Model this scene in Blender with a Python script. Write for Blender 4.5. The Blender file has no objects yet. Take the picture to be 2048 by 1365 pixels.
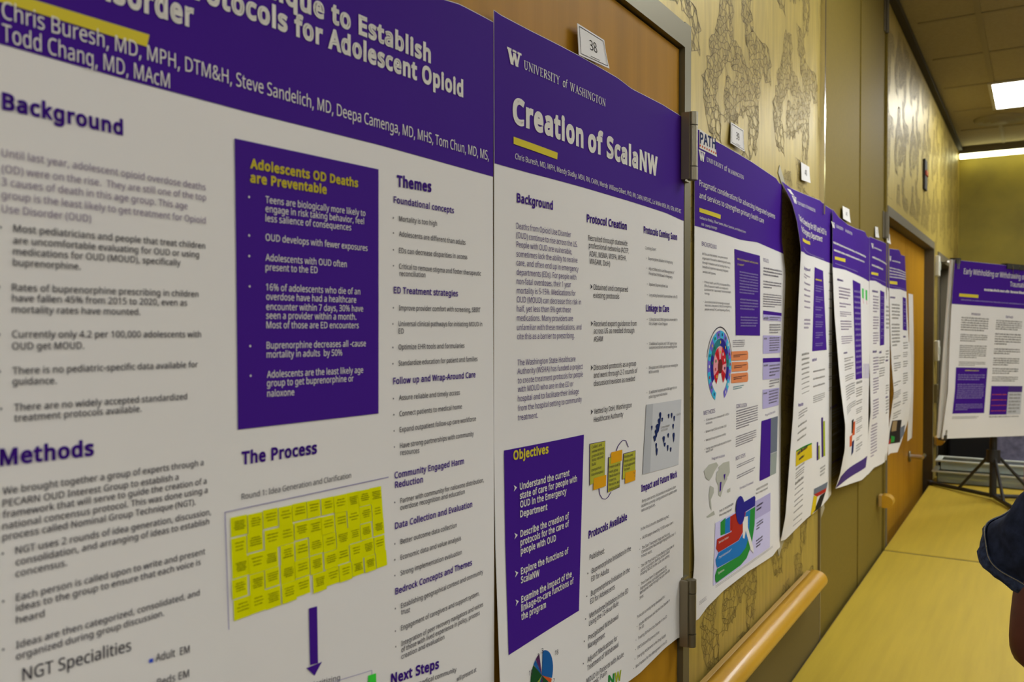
import bpy, bmesh, math, random
from mathutils import Vector, Matrix
random.seed(7)
scn = bpy.context.scene
COL = scn.collection

# ------------------------------------------------------------------ camera
CAM = Vector((0.5337, 0.0, 1.63))
cd = bpy.data.cameras.new('camera'); cam = bpy.data.objects.new('camera', cd); COL.objects.link(cam)
cd.sensor_width = 36.0; cd.lens = 36.0 * 1720.0 / 2048.0; cd.clip_start = 0.05; cd.clip_end = 60
cam.location = CAM
cam.rotation_euler = (math.pi / 2 - math.radians(0.916), 0, math.radians(31.545))
cd.dof.use_dof = True; cd.dof.focus_distance = 1.25; cd.dof.aperture_fstop = 8.5
scn.camera = cam
# ------------------------------------------------------------------ view, world
scn.view_settings.view_transform = 'Standard'; scn.view_settings.look = 'None'
scn.view_settings.gamma = 1.0; scn.view_settings.use_curve_mapping = False
scn.view_settings.exposure = EXPO = 0.0
wd = bpy.data.worlds.new('world'); scn.world = wd; wd.use_nodes = True
wd.node_tree.nodes['Background'].inputs[0].default_value = (1.0, 0.9, 0.7, 1)
wd.node_tree.nodes['Background'].inputs[1].default_value = 0.02
LAMP = 15.6           # strength of the ceiling panels
WARM = (0.98, 1.01, 1.05)

# ------------------------------------------------------------------ materials
def lin(h):
    c = [int(h[i:i + 2], 16) / 255 for i in (0, 2, 4)]
    return [x / 12.92 if x <= .04045 else ((x + .055) / 1.055) ** 2.4 for x in c]
MATS = {}
def mat(name, hexc=None, rough=.6, metal=0.0, spec=.4, noise=None, emit=None, trans=0.0, rgb=None, coat=0.0):
    m = bpy.data.materials.new(name); m.use_nodes = True; nt = m.node_tree
    b = nt.nodes['Principled BSDF']; c = rgb or lin(hexc)
    b.inputs['Base Color'].default_value = (*c, 1); b.inputs['Roughness'].default_value = rough
    b.inputs['Metallic'].default_value = metal; b.inputs['Specular IOR Level'].default_value = spec
    b.inputs['Transmission Weight'].default_value = trans; b.inputs['Coat Weight'].default_value = coat
    if emit:
        b.inputs['Emission Color'].default_value = (*emit[0], 1); b.inputs['Emission Strength'].default_value = emit[1]
    if noise:      # (scale xyz, amount, detail)
        tc = nt.nodes.new('ShaderNodeTexCoord'); mp = nt.nodes.new('ShaderNodeMapping'); mp.inputs['Scale'].default_value = noise[0]
        nz = nt.nodes.new('ShaderNodeTexNoise'); nz.inputs['Scale'].default_value = 1.0; nz.inputs['Detail'].default_value = noise[2]
        rp = nt.nodes.new('ShaderNodeValToRGB'); a = noise[1]
        rp.color_ramp.elements[0].position = .3; rp.color_ramp.elements[1].position = .7
        rp.color_ramp.elements[0].color = (*[x * (1 - a) for x in c], 1); rp.color_ramp.elements[1].color = (*[min(1, x * (1 + a)) for x in c], 1)
        nt.links.new(tc.outputs['Object'], mp.inputs['Vector']); nt.links.new(mp.outputs['Vector'], nz.inputs['Vector'])
        nt.links.new(nz.outputs['Fac'], rp.inputs['Fac']); nt.links.new(rp.outputs['Color'], b.inputs['Base Color'])
    MATS[name] = m; return m
INK = dict(white='e6e2da', purple='431c88', plum='4a3575', mauve='8d7f97', ink='37333e', inkp='77737c', gold='d8c63c', lilac='8d7fb2', blue='3a55c8', rule='8f88b4',
           note='dfe000', greennote='3fd040', olive='b4b23c', orange='e0a11a', navy='1d2b5c', mapgrey='c6c7c8', mapdark='b3b5b7', greytxt='8e8c86',
           green='2c8a3a', olive2='a8b428', teal='2c7a80', rust='cf5a28', lav='b4acd4', lav2='cdc8ea', peach='e08a58', slate='6d7480', grey='98a098', mapland='b7b7a8',
           blue2='2276bb', red='b03024', navy2='2c2786', photoyellow='d8bc20', black='2a2623', greenb='48c458', pink='e0a0b0', tanph='9a8460',
           cyan='3fb4d8', violet='7468c8', rose='e79aa2', crimson='c8222f', brown='6b2a22', pieblue='1f5fa0', piegreen='20502a', pieplum='5b2a5e', noteink='57580c')
for k, h in INK.items(): mat('ink_' + k, h, .65, spec=.04)
mat('paper', 'e6e3de', .6, spec=.2, noise=((3, 3, 3), .015, 2))
mat('paper_back', 'dedad0', .7)
mat('wallpaper', rgb=(.45, .335, .068), rough=.45, spec=.6, metal=.35, noise=((50, 50, 7), .16, 4))
mat('wallpaper_line', rgb=(.25, .18, .045), rough=.55)
mat('kick', rgb=(.15, .112, .034), rough=.7, spec=.12)
mat('tan_laminate', rgb=(.19, .136, .022), spec=.10, rough=.62, noise=((90, 90, 90), .04, 2))
mat('farwall', rgb=(.205, .160, .014), rough=.7, noise=((3, 3, 3), .25, 4))
mat('plainwall', rgb=(.50, .43, .28), rough=.7)
mat('ceiling_tile', rgb=(.40, .34, .20), rough=.9, noise=((80, 80, 80), .06, 3))
mat('tbar', rgb=(.34, .29, .17), rough=.7)
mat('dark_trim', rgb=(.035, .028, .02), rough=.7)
mat('steel', rgb=(.17, .15, .085), rough=.48, metal=.6)
mat('bronze', rgb=(.24, .20, .13), rough=.45, metal=.6)
mat('chrome', rgb=(.75, .72, .65), rough=.22, metal=1.0)
mat('nickel', rgb=(.26, .235, .165), rough=.38, metal=.9)
mat('door_wood', rgb=(.42, .205, .012), rough=.5, spec=.06, noise=((26, 26, 1.6), .12, 4))
mat('rail_wood', rgb=(.55, .29, .018), rough=.30, spec=.45, noise=((20, 2, 20), .10, 3), coat=.1)
mat('rail_back', rgb=(.42, .26, .07), rough=.5)
mat('table_top', rgb=(.49, .35, .035), rough=.45, spec=.15, noise=((40, 2.5, 40), .07, 4))
mat('table_edge', rgb=(.10, .075, .03), rough=.5)
mat('black_metal', rgb=(.018, .017, .016), rough=.45)
mat('dark_frame', rgb=(.12, .10, .06), rough=.6)
mat('dark_leaf', rgb=(.035, .03, .02), rough=.4)
mat('carpet', rgb=(.10, .075, .045), rough=.95, noise=((40, 40, 40), .3, 3))
mat('plastic_white', rgb=(.62, .60, .52), rough=.5)
mat('clear_plastic', rgb=(.80, .88, .84), rough=.12, trans=.85, spec=.5)
mat('tray_lip', rgb=(.58, .62, .55), rough=.3)
mat('tape', rgb=(.36, .33, .25), rough=.35)
mat('denim', rgb=(.018, .026, .055), rough=.9, noise=((60, 60, 60), .45, 4), spec=.2)
mat('denim_light', rgb=(.035, .05, .10), rough=.9, noise=((120, 120, 120), .5, 3), spec=.2)
mat('stitch', rgb=(.30, .27, .19), rough=.8)
mat('skin', rgb=(.135, .042, .028), rough=.55, noise=((30, 30, 30), .12, 3))
mat('hair', rgb=(.02, .012, .01), rough=.6)
mat('trousers', rgb=(.05, .045, .05), rough=.9)
mat('lips', rgb=(.16, .04, .035), rough=.5)
mat('eye', rgb=(.6, .58, .55), rough=.2)
mat('chair_fabric', rgb=(.20, .20, .30), rough=.9, noise=((30, 30, 30), .3, 3))
mat('red_plastic', rgb=(.50, .012, .02), rough=.35)
mat('lamp_panel', rgb=(.9, .9, .85), emit=(WARM, LAMP))
mat('lamp_strip', rgb=(.9, .9, .85), emit=((1.0, .98, .55), 7.0))
mat('vent', rgb=(.30, .26, .16), rough=.6)
mat('led', rgb=(.5, .03, .02), rough=.3)

# ------------------------------------------------------------------ helpers
class MB:
    """collects shapes for ONE mesh object; several materials allowed"""
    def __init__(s): s.v, s.f, s.m, s.mats, s.sm = [], [], [], [], []
    def mi(s, m):
        if m not in s.mats: s.mats.append(m)
        return s.mats.index(m)
    def add(s, vs, fs, m, smooth=False):
        o = len(s.v); k = s.mi(m); s.v += [tuple(v) for v in vs]
        for f in fs: s.f.append([o + i for i in f]); s.m.append(k); s.sm.append(smooth)
    def box(s, a, b, m, bev=0.0):
        x0, y0, z0 = [min(p, q) for p, q in zip(a, b)]; x1, y1, z1 = [max(p, q) for p, q in zip(a, b)]
        if bev <= 0:
            s.add([(x0, y0, z0), (x1, y0, z0), (x1, y1, z0), (x0, y1, z0), (x0, y0, z1), (x1, y0, z1), (x1, y1, z1), (x0, y1, z1)],
                  [(0, 3, 2, 1), (4, 5, 6, 7), (0, 1, 5, 4), (1, 2, 6, 5), (2, 3, 7, 6), (3, 0, 4, 7)], m)
        else:
            bm = bmesh.new(); bmesh.ops.create_cube(bm, size=1.0)
            for v in bm.verts: v.co = Vector(((x0 + x1) / 2 + v.co.x * (x1 - x0), (y0 + y1) / 2 + v.co.y * (y1 - y0), (z0 + z1) / 2 + v.co.z * (z1 - z0)))
            bmesh.ops.bevel(bm, geom=bm.edges[:], offset=bev, segments=2, affect='EDGES', profile=.5)
            bm.verts.index_update(); s.add([v.co[:] for v in bm.verts], [[v.index for v in f.verts] for f in bm.faces], m); bm.free()
    def tube(s, pts, r, m, n=12, cap=True, smooth=True):
        pts = [Vector(p) for p in pts]; rr = r if isinstance(r, (list, tuple)) else [r] * len(pts)
        up = Vector((0, 0, 1)); vs, fs = [], []
        for i, p in enumerate(pts):
            t = (pts[min(i + 1, len(pts) - 1)] - pts[max(i - 1, 0)]).normalized()
            a = t.cross(up if abs(t.z) < .95 else Vector((0, 1, 0))).normalized(); b = t.cross(a)
            for k in range(n):
                q = 2 * math.pi * k / n; vs.append(p + rr[i] * (math.cos(q) * a + math.sin(q) * b))
        for i in range(len(pts) - 1):
            for k in range(n): fs.append((i * n + k, i * n + (k + 1) % n, (i + 1) * n + (k + 1) % n, (i + 1) * n + k))
        s.add(vs, fs, m, smooth)
        if cap:
            e = (len(pts) - 1) * n
            s.add(vs[:n], [tuple(range(n))[::-1]], m); s.add(vs[e:e + n], [tuple(range(n))], m)
    def lathe(s, c, prof, m, n=24, axis='z'):
        vs, fs = [], []
        for r, h in prof:
            for k in range(n):
                q = 2 * math.pi * k / n; x, y = r * math.cos(q), r * math.sin(q)
                vs.append((c[0] + x, c[1] + y, c[2] + h) if axis == 'z' else (c[0] + h, c[1] + x, c[2] + y))
        for i in range(len(prof) - 1):
            for k in range(n): fs.append((i * n + k, i * n + (k + 1) % n, (i + 1) * n + (k + 1) % n, (i + 1) * n + k))
        s.add(vs, fs, m, True)
    def prism(s, prof, a, b, m, axis='y', smooth=False):
        """prof: list of 2D points in the other two axes"""
        n = len(prof); vs = []
        for t in (a, b):
            for p, q in prof: vs.append((p, t, q) if axis == 'y' else (p, q, t) if axis == 'z' else (t, p, q))
        s.add(vs, [(i, (i + 1) % n, n + (i + 1) % n, n + i) for i in range(n)], m, smooth)
        s.add(vs[:n], [tuple(range(n))], m); s.add(vs[n:], [tuple(range(n))[::-1]], m)
    def build(s, name, parent=None, loc=(0, 0, 0)):
        me = bpy.data.meshes.new(name); o = Vector(loc)
        me.from_pydata([Vector(v) - o for v in s.v], [], s.f)
        for m in s.mats: me.materials.append(MATS[m])
        me.polygons.foreach_set('material_index', s.m); me.polygons.foreach_set('use_smooth', s.sm); me.update()
        ob = bpy.data.objects.new(name, me); COL.objects.link(ob)
        if parent is not None: ob.parent = parent
        else: ob.location = o
        return ob
def empty(name, loc=(0, 0, 0)):
    o = bpy.data.objects.new(name, None); o.location = loc; o.empty_display_size = .05; COL.objects.link(o); return o
def tag(o, label=None, cat=None, group=None, kind=None):
    if label: o['label'] = label
    if cat: o['category'] = cat
    if group: o['group'] = group
    if kind: o['kind'] = kind
    return o
def struct(o, label=None, cat=None): return tag(o, label, cat, kind='structure')

def interp(tab, t):
    if t <= tab[0][0]: return tab[0][1]
    for (a, va), (b, vb) in zip(tab, tab[1:]):
        if t <= b: return va + (vb - va) * (t - a) / (b - a)
    return tab[-1][1]
class Sheet:
    """a hung paper: distance from the wall as a function of place (y along the wall, z up)"""
    def __init__(s, yl, yr, top, bot, base, L, Ll, R, Lr, rip=0.0, ph=0.0):
        s.yl, s.yr, s.top, s.bot, s.base, s.L, s.Ll, s.R, s.Lr, s.rip, s.ph = yl, yr, top, bot, base, L, Ll, R, Lr, rip, ph
    def off(s, y, z):
        o = s.base
        o += (interp(s.L, z) - s.base) * math.exp(-(max(0, y - s.yl) / s.Ll) ** 1.6)
        o += (interp(s.R, z) - s.base) * math.exp(-(max(0, s.yr - y) / s.Lr) ** 1.6)
        o += s.rip * math.sin(9 * y + 2.5 * z + s.ph) * math.sin(5.0 * z - 3 * y + 2 * s.ph)
        return max(o, 0.003)
    def pt(s, y, z, e=0.0):
        return (s.off(y, z) + e, y, z)

PAPERS = {
 'p1': Sheet(0.215, 0.822, [(0.183, 1.8973), (0.279, 1.9009), (0.43, 1.9374), (0.583, 1.9517), (0.702, 1.9661), (0.756, 1.9743), (0.806, 1.9755)], [(0.157, 1.3295), (0.375, 1.2437), (0.811, 1.1051)], 0.007, [(1.0, 0.006), (2.1, 0.006)], 0.1, [(1.222, 0.004), (1.277, 0.004), (1.329, 0.004), (1.4, 0.004), (1.433, 0.004), (1.479, 0.004), (1.572, 0.004), (1.628, 0.004), (1.729, 0.004), (1.814, 0.004), (1.877, 0.0045), (1.933, 0.004), (1.971, 0.004), (1.982, 0.004)], 0.1, 0.0012, 0.3),
 'p2': Sheet(0.824, 1.434, [(0.814, 1.9907), (0.834, 1.9884), (0.902, 1.9887), (1.033, 1.992), (1.152, 1.993), (1.202, 1.9895), (1.33, 1.9941), (1.419, 1.9939)], [(0.819, 1.087), (0.946, 1.0919), (1.194, 1.093), (1.237, 1.0909), (1.292, 1.0937), (1.343, 1.0959), (1.404, 1.0936), (1.434, 1.0878)], 0.008, [(1.09, 0.0138), (1.225, 0.0118), (1.376, 0.0064), (1.501, 0.004), (1.661, 0.004), (1.817, 0.004), (1.995, 0.004)], 0.09, [(1.088, 0.005), (1.13, 0.004), (1.249, 0.004), (1.306, 0.0043), (1.468, 0.004), (1.533, 0.004), (1.712, 0.004), (1.816, 0.004), (1.998, 0.004)], 0.12, 0.0012, 1.1),
 'p3': Sheet(1.487, 2.097, [(1.474, 1.9896), (1.521, 1.9872), (1.579, 1.9831), (1.688, 1.9834), (1.838, 1.9833), (1.952, 1.9807), (2.046, 1.9789), (2.065, 1.9723)], [(1.485, 1.0968), (1.516, 1.0957), (1.56, 1.1057), (1.65, 1.1112), (1.827, 1.1079), (2.03, 1.0947), (2.071, 1.0997)], 0.008, [(1.097, 0.0043), (1.173, 0.004), (1.208, 0.0067), (1.3, 0.004), (1.518, 0.004), (1.814, 0.004), (1.989, 0.004)], 0.08, [(1.093, 0.004), (1.189, 0.004), (1.313, 0.004), (1.439, 0.0042), (1.453, 0.004), (1.551, 0.0079), (1.632, 0.0104), (1.713, 0.013), (1.762, 0.0139), (1.806, 0.0085), (1.84, 0.0041), (1.978, 0.004)], 0.16, 0.001, 2),
 'p4': Sheet(2.092, 2.69, [(2.084, 1.9811), (2.165, 1.9729), (2.301, 1.9761), (2.499, 1.9842), (2.548, 1.9798)], [(2.09, 1.1164), (2.135, 1.1104), (2.358, 1.1209), (2.529, 1.1198), (2.633, 1.1231), (2.756, 1.1355)], 0.01, [(1.116, 0.0072), (1.176, 0.0181), (1.269, 0.0246), (1.417, 0.0344), (1.577, 0.0417), (1.703, 0.0457), (1.807, 0.0504), (1.824, 0.0493), (1.88, 0.0413), (1.926, 0.0295), (1.963, 0.0118), (1.981, 0.004)], 0.17, [(1.0, 0.004), (2.1, 0.004)], 0.15, 0.001, 3),
 'p5': Sheet(2.646, 3.335, [(2.626, 1.9801), (2.734, 1.9626), (2.867, 1.9547), (3.027, 1.9566), (3.205, 1.9635), (3.248, 1.9531)], [(2.644, 1.1557), (2.873, 1.1291), (3.151, 1.1025), (3.333, 1.0979)], 0.014, [(1.155, 0.0253), (1.198, 0.0377), (1.272, 0.0511), (1.342, 0.0521), (1.435, 0.0404), (1.504, 0.0331), (1.665, 0.0196), (1.811, 0.013), (1.983, 0.013)], 0.2, [(1.098, 0.0069), (1.243, 0.0043), (1.367, 0.0052), (1.499, 0.0078), (1.639, 0.0069), (1.802, 0.004), (1.962, 0.004)], 0.12, 0.001, 4),
 'p6': Sheet(3.345, 3.8, [(3.322, 1.9601), (3.488, 1.9597), (3.674, 1.964), (3.784, 1.9653)], [(3.354, 1.0927), (3.455, 1.1027), (3.722, 1.0896), (3.822, 1.0905)], 0.012, [(1.092, 0.004), (1.242, 0.004), (1.321, 0.0116), (1.499, 0.0062), (1.621, 0.004), (1.803, 0.004), (1.962, 0.004)], 0.14, [(1.093, 0.004), (1.2, 0.0089), (1.334, 0.0099), (1.436, 0.0112), (1.579, 0.0112), (1.791, 0.006), (1.967, 0.004)], 0.12, 0.001, 5),
 'p7': Sheet(3.829, 4.3, [(3.808, 1.953), (4.052, 1.9653), (4.124, 1.9489), (4.292, 1.9566)], [(3.758, 1.0967), (3.881, 1.1039), (4.042, 1.0885), (4.138, 1.1189), (4.292, 1.1793)], 0.016, [(1.089, 0.004), (1.197, 0.004), (1.27, 0.014), (1.363, 0.0247), (1.482, 0.0145), (1.579, 0.0091), (1.792, 0.004), (1.955, 0.004)], 0.16, [(1.179, 0.016), (1.206, 0.0221), (1.306, 0.0339), (1.413, 0.0332), (1.52, 0.0304), (1.573, 0.0238), (1.792, 0.0131), (1.957, 0.004)], 0.2, 0.002, 6),
}
PRINT = [
 ('H', 'p1', [(0.203, 1.7978), (0.278, 1.798), (0.358, 1.7968), (0.467, 1.7972), (0.622, 1.8004), (0.821, 1.8008)]),
 ('T', 'p1', 'header_band/header_lettering', 'white', 'p1auth', [('Chris Buresh, MD, MPH, DTM&H, Steve Sandelich, MD, Deepa Camenga, MD, MHS, Tom Chun, MD, MS,', 2787, 18133, 8118, 18176), ('Todd Chang, MD, MAcM', 2786, 17999, 3934, 17988)]),
 ('Q', 'p1', 'header_band/accent_bar', 'gold', [(2760, 18298), (3774, 18318), (3753, 18230), (2760, 18227)]),
 ('T', 'p1', 'header_band/header_lettering', 'white', 'p1title', [('Technique to Establish', 4208, 18925, 7023, 18982), ('Protocols for Adolescent Opioid', 4012, 18692, 7605, 18771), ('Disorder', 3307, 18456, 4142, 18482)]),
 ('T', 'p1', 'heading_lettering', 'purple', 'p1head', [('Background', 2784, 17600, 3569, 17592), ('Methods', 2752, 15479, 3346, 15467), ('The Process', 4561, 15240, 5381, 15224), ('Next Steps', 6363, 12885, 7134, 12777)]),
 ('T', 'p1', 'heading_lettering', 'purple', 'p1themes', [('Themes', 6480, 17659, 7037, 17677)]),
 ('T', 'p1', 'body_lettering', 'mauve', 'p1para', [('Until last year, adolescent opioid overdose deaths', 2779, 17315, 4236, 17310), ('(OD) were on the rise.  They are still one of the top', 2778, 17220, 4240, 17234), ('3 causes of death in this age group. This age', 2777, 17143, 4077, 17152), ('group is the least likely to get treatment for Opioid', 2776, 17066, 4234, 17064), ('Use Disorder (OUD)', 2776, 16983, 3336, 16982)]),
 ('T', 'p1', 'body_lettering', 'ink', 'p1body', [('*Most pediatricians and people that treat children', 2844, 16874, 4228, 16879), ('are uncomfortable evaluating for OUD or using', 2841, 16803, 4174, 16810), ('medications for OUD (MOUD), specifically', 2840, 16736, 4014, 16741), ('buprenorphine.', 2839, 16670, 3262, 16669), ('*Rates of buprenorphine prescribing in children', 2832, 16519, 4166, 16521), ('have fallen 45% from 2015 to 2020, even as', 2832, 16455, 4068, 16455), ('mortality rates have mounted.', 2831, 16387, 3689, 16384), ('*Currently only 4.2 per 100,000 adolescents with', 2830, 16237, 4188, 16227), ('OUD get MOUD.', 2830, 16166, 3282, 16161), ('*There is no pediatric-specific data available for', 2831, 16017, 4158, 16007), ('guidance.', 2831, 15953, 3100, 15945), ('*There are no widely accepted standardized', 2838, 15795, 4064, 15779), ('treatment protocols available.', 2838, 15731, 3694, 15720), ('We brought together a group of experts through a', 2768, 15301, 4206, 15281), ('PECARN OUD Interest Group to establish a', 2767, 15227, 3989, 15206), ('framework that will serve to guide the creation of a', 2767, 15160, 4232, 15140), ('national concensus protocol. This was done using a', 2766, 15091, 4241, 15071), ('process called Nominal Group Technique (NGT).', 2766, 15026, 4134, 15001), ('*NGT uses 2 rounds of idea generation, discussion,', 2841, 14929, 4272, 14903), ('consolidation, and arranging of ideas to establish', 2841, 14858, 4254, 14835), ('concensus.', 2840, 14788, 3160, 14783), ('*Each person is called upon to write and present', 2842, 14642, 4218, 14619), ('ideas to the group to ensure that each voice is', 2841, 14578, 4177, 14549), ('heard', 2841, 14505, 3014, 14499), ('*Ideas are then categorized, consolidated, and', 2840, 14353, 4168, 14325), ('organized during group discussion.', 2839, 14284, 3866, 14260)]),
 ('T', 'p1', 'body_lettering', 'ink', 'p1spec', [('NGT Specialities', 2877, 14142, 3607, 14095)]),
 ('T', 'p1', 'body_lettering', 'ink', 'p1em', [('Adult  EM', 3797, 13956, 4079, 13928), ('Peds EM', 3808, 13775, 4074, 13753)]),
 ('Q', 'p1', 'chart_key', 'blue', [(3745, 13991), (3777, 13987), (3777, 13959), (3745, 13963)]),
 ('Q', 'p1', 'text_panel', 'purple', [(4509, 17744), (6207, 17774), (6188, 15494), (4526, 15511)]),
 ('T', 'p1', 'text_panel/panel_lettering', 'gold', 'p1boxhead', [('Adolescents OD Deaths', 4655, 17542, 5912, 17567), ('are Preventable', 4654, 17433, 5505, 17453)]),
 ('T', 'p1', 'text_panel/panel_lettering', 'white', 'p1box', [('*Teens are biologically more likely to', 4809, 17289, 6009, 17315), ('engage in risk taking behavior, feel', 4809, 17218, 5990, 17240), ('less salience of consequences', 4808, 17142, 5816, 17166), ('*OUD develops with fewer exposures', 4807, 16990, 6036, 16999), ('*Adolescents with OUD often', 4806, 16830, 5754, 16834), ('present to the ED', 4805, 16753, 5388, 16761), ('*16% of adolescents who die of an', 4809, 16594, 5932, 16597), ('overdose have had a healthcare', 4810, 16519, 5877, 16521), ('encounter within 7 days, 30% have', 4810, 16439, 5971, 16443), ('seen a provider within a month.', 4809, 16368, 5876, 16368), ('Most of those are ED encounters', 4811, 16292, 5909, 16291), ('*Buprenorphine decreases all -cause', 4812, 16129, 6006, 16126), ('mortality in adults  by 50%', 4812, 16057, 5689, 16050), ('*Adolescents are the least likely age', 4815, 15897, 5967, 15885), ('group to get buprenorphine or', 4814, 15827, 5836, 15814), ('naloxone', 4817, 15745, 5110, 15737)]),
 ('T', 'p1', 'body_lettering', 'ink', 'p1round', [('Round 1: Idea Generation and Clarification', 4561, 14964, 5808, 14948)]),
 ('Q', 'p1', 'frame_rule', 'rule', [(4397, 14899), (6330, 14880), (6330, 14872), (4397, 14893)]),
 ('Q', 'p1', 'frame_rule', 'rule', [(4397, 14897), (4405, 14896), (4439, 13988), (4432, 13990)]),
 ('N', 'p1', [(4452, 14845), (6224, 14806), (6305, 14031), (4480, 14037)]),
 ('Q', 'p1', 'arrow', 'purple', [(5282, 13914), (5379, 13907), (5391, 13410), (5296, 13425)]),
 ('Q', 'p1', 'arrow', 'purple', [(5255, 13413), (5439, 13407), (5349, 13316)]),
 ('T', 'p1', 'body_lettering', 'ink', 'p1round', [('Prioritizing', 5255, 13238, 5663, 13171)]),
 ('Q', 'p1', 'chart_rule', 'rule', [(5544, 13187), (6083, 13113), (6083, 13108), (5544, 13182)]),
 ('Q', 'p1', 'chart_rule', 'rule', [(6083, 13113), (6090, 13111), (6090, 12740), (6083, 12743)]),
 ('Q', 'p1', 'green_note_chart', 'greennote', [(6034, 13078), (6146, 13063), (6153, 12905), (6041, 12917)]),
 ('T', 'p1', 'heading_lettering', 'purple', 'p1sub', [('Foundational concepts', 6429, 17492, 7437, 17504), ('ED Treatment strategies', 6422, 16627, 7505, 16630), ('Follow up and Wrap-Around Care', 6406, 15755, 7839, 15750), ('Community Engaged Harm', 6419, 14849, 7602, 14830), ('Reduction', 6426, 14756, 6867, 14744), ('Data Collection and Evaluation', 6424, 14361, 7761, 14337), ('Bedrock Concepts and Themes', 6427, 13727, 7752, 13699)]),
 ('T', 'p1', 'body_lettering', 'ink', 'p1col3', [('*Mortality is too high', 6508, 17324, 7129, 17341), ('*Adolescents are different than adults', 6507, 17179, 7654, 17190), ('*EDs can decrease disparities in access', 6505, 17018, 7688, 17036), ('*Critical to remove stigma and foster therapeutic', 6504, 16866, 7961, 16872), ('reconciliation', 6511, 16797, 6928, 16803), ('*Improve provider comfort with screening, SBIRT', 6500, 16464, 7947, 16468), ('*Universal clinical pathways for initiating MOUD in', 6491, 16310, 7982, 16311), ('ED', 6490, 16239, 6572, 16239), ('*Optimize EHR tools and formularies', 6489, 16085, 7624, 16079), ('*Standardize education for patient and families', 6488, 15929, 7881, 15928), ('*Assure reliable and timely access', 6492, 15595, 7532, 15579), ('*Connect patients to medical home', 6499, 15440, 7569, 15426), ('*Expand outpatient follow-up care workforce', 6501, 15285, 7844, 15271), ('*Have strong partnerships with community', 6504, 15130, 7798, 15111), ('resources', 6508, 15062, 6808, 15048), ('*Partner with community for naloxone distribution,', 6506, 14596, 7998, 14571), ('overdose recognition and education', 6505, 14528, 7614, 14504), ('*Better outcome data collection', 6507, 14197, 7459, 14173), ('*Economic data and value analysis', 6507, 14044, 7539, 14017), ('*Strong implementation evaluation', 6506, 13891, 7552, 13863), ('*Establishing geographical context and community', 6513, 13570, 7976, 13548), ('trust', 6513, 13509, 6653, 13495), ('*Engagement of caregivers and support system,', 6513, 13352, 7900, 13327), ('*Integration of peer recovery navigators and voices', 6519, 13199, 7975, 13183), ('of those with lived experience in policy, process', 6519, 13136, 7910, 13106), ('creation and evaluation', 6519, 13070, 7228, 13049), ('medical community', 6781, 12714, 7451, 12630), ('will present at', 7456, 12519, 7838, 12496)]),
 ('H', 'p2', [(0.821, 1.8162), (0.901, 1.8162), (1.032, 1.818), (1.203, 1.8193), (1.346, 1.8191), (1.426, 1.8153)]),
 ('W', 'p2', 'header_band/logo', [(8509, 19550), (8785, 19548), (8783, 19371), (8518, 19368)]),
 ('T', 'p2', 'header_band/logo', 'white', 'serif106', [('UNIVERSITY', 8849, 19381, 9710, 19394), ('WASHINGTON', 9987, 19389, 11077, 19412)]),
 ('T', 'p2', 'header_band/logo', 'white', 'of106', [('of', 9790, 19391, 9911, 19394)]),
 ('T', 'p2', 'header_band/header_lettering', 'white', 'p2title', [('Creation', 8608, 18710, 10372, 18723), ('of', 10509, 18707, 10993, 18736), ('ScalaNW', 11110, 18728, 13072, 18750)]),
 ('Q', 'p2', 'header_band/accent_bar', 'gold', [(8625, 18534), (9652, 18519), (9638, 18432), (8625, 18450)]),
 ('T', 'p2', 'header_band/header_lettering', 'white', 'p2auth', [('Chris Buresh, MD, MPH, Mandy Sladky, MSN, RN, CARN, Wendy  Willians-Gilbert, PhD, RN, CARN, NPD-BC,, Liz Wolkin MSN, RN, CEN, NPD-BC', 8659, 18280, 14185, 18265)]),
 ('T', 'p2', 'heading_lettering', 'purple', 'p2head', [('Background', 8700, 17781, 9533, 17785), ('Protocol Creation', 10481, 17730, 11837, 17755), ('Protocols Coming Soon', 12500, 17771, 14003, 17788), ('Linkage to Care', 12588, 16552, 13607, 16559), ('Protocols Available', 10576, 13398, 11866, 13410), ('Impact and Future Work', 12402, 13745, 13988, 13741)]),
 ('T', 'p2', 'body_lettering', 'plum', 'p2para', [('Deaths from Opioid Use Disorder', 8689, 17465, 10013, 17478), ('(OUD) continue to rise across the US.', 8689, 17356, 10198, 17365), ('People with OUD are vulnerable,', 8690, 17247, 10041, 17258), ('sometimes lack the ability to receive', 8690, 17135, 10198, 17156), ('care, and often end up in emergency', 8690, 17032, 10228, 17041), ('departments (EDs). For people with', 8696, 16920, 10164, 16929), ('non-fatal overdoses, their 1 year', 8696, 16811, 10014, 16824), ('mortality is 5-15%. Medications for', 8702, 16702, 10149, 16717), ('OUD (MOUD) can decrease this risk in', 8702, 16596, 10303, 16604), ('half, yet less than 9% get these', 8702, 16486, 10015, 16497), ('medications. Many providers are', 8703, 16377, 10073, 16382), ('unfamiliar with these medications, and', 8703, 16264, 10320, 16270), ('cite this as a barrier to prescribing.', 8710, 16158, 10117, 16157), ('The Washington State Healthcare', 8716, 15846, 10149, 15849), ('Authority (WSHA) has funded a project', 8717, 15743, 10362, 15741), ('to create treatment protocols for people', 8725, 15632, 10371, 15635), ('with MOUD who are in the ED or', 8725, 15530, 10095, 15521), ('hospital and to facilitate their linkage', 8726, 15417, 10255, 15411), ('from the hospital setting to community', 8730, 15302, 10339, 15298), ('treatment.', 8730, 15192, 9179, 15185)]),
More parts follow.
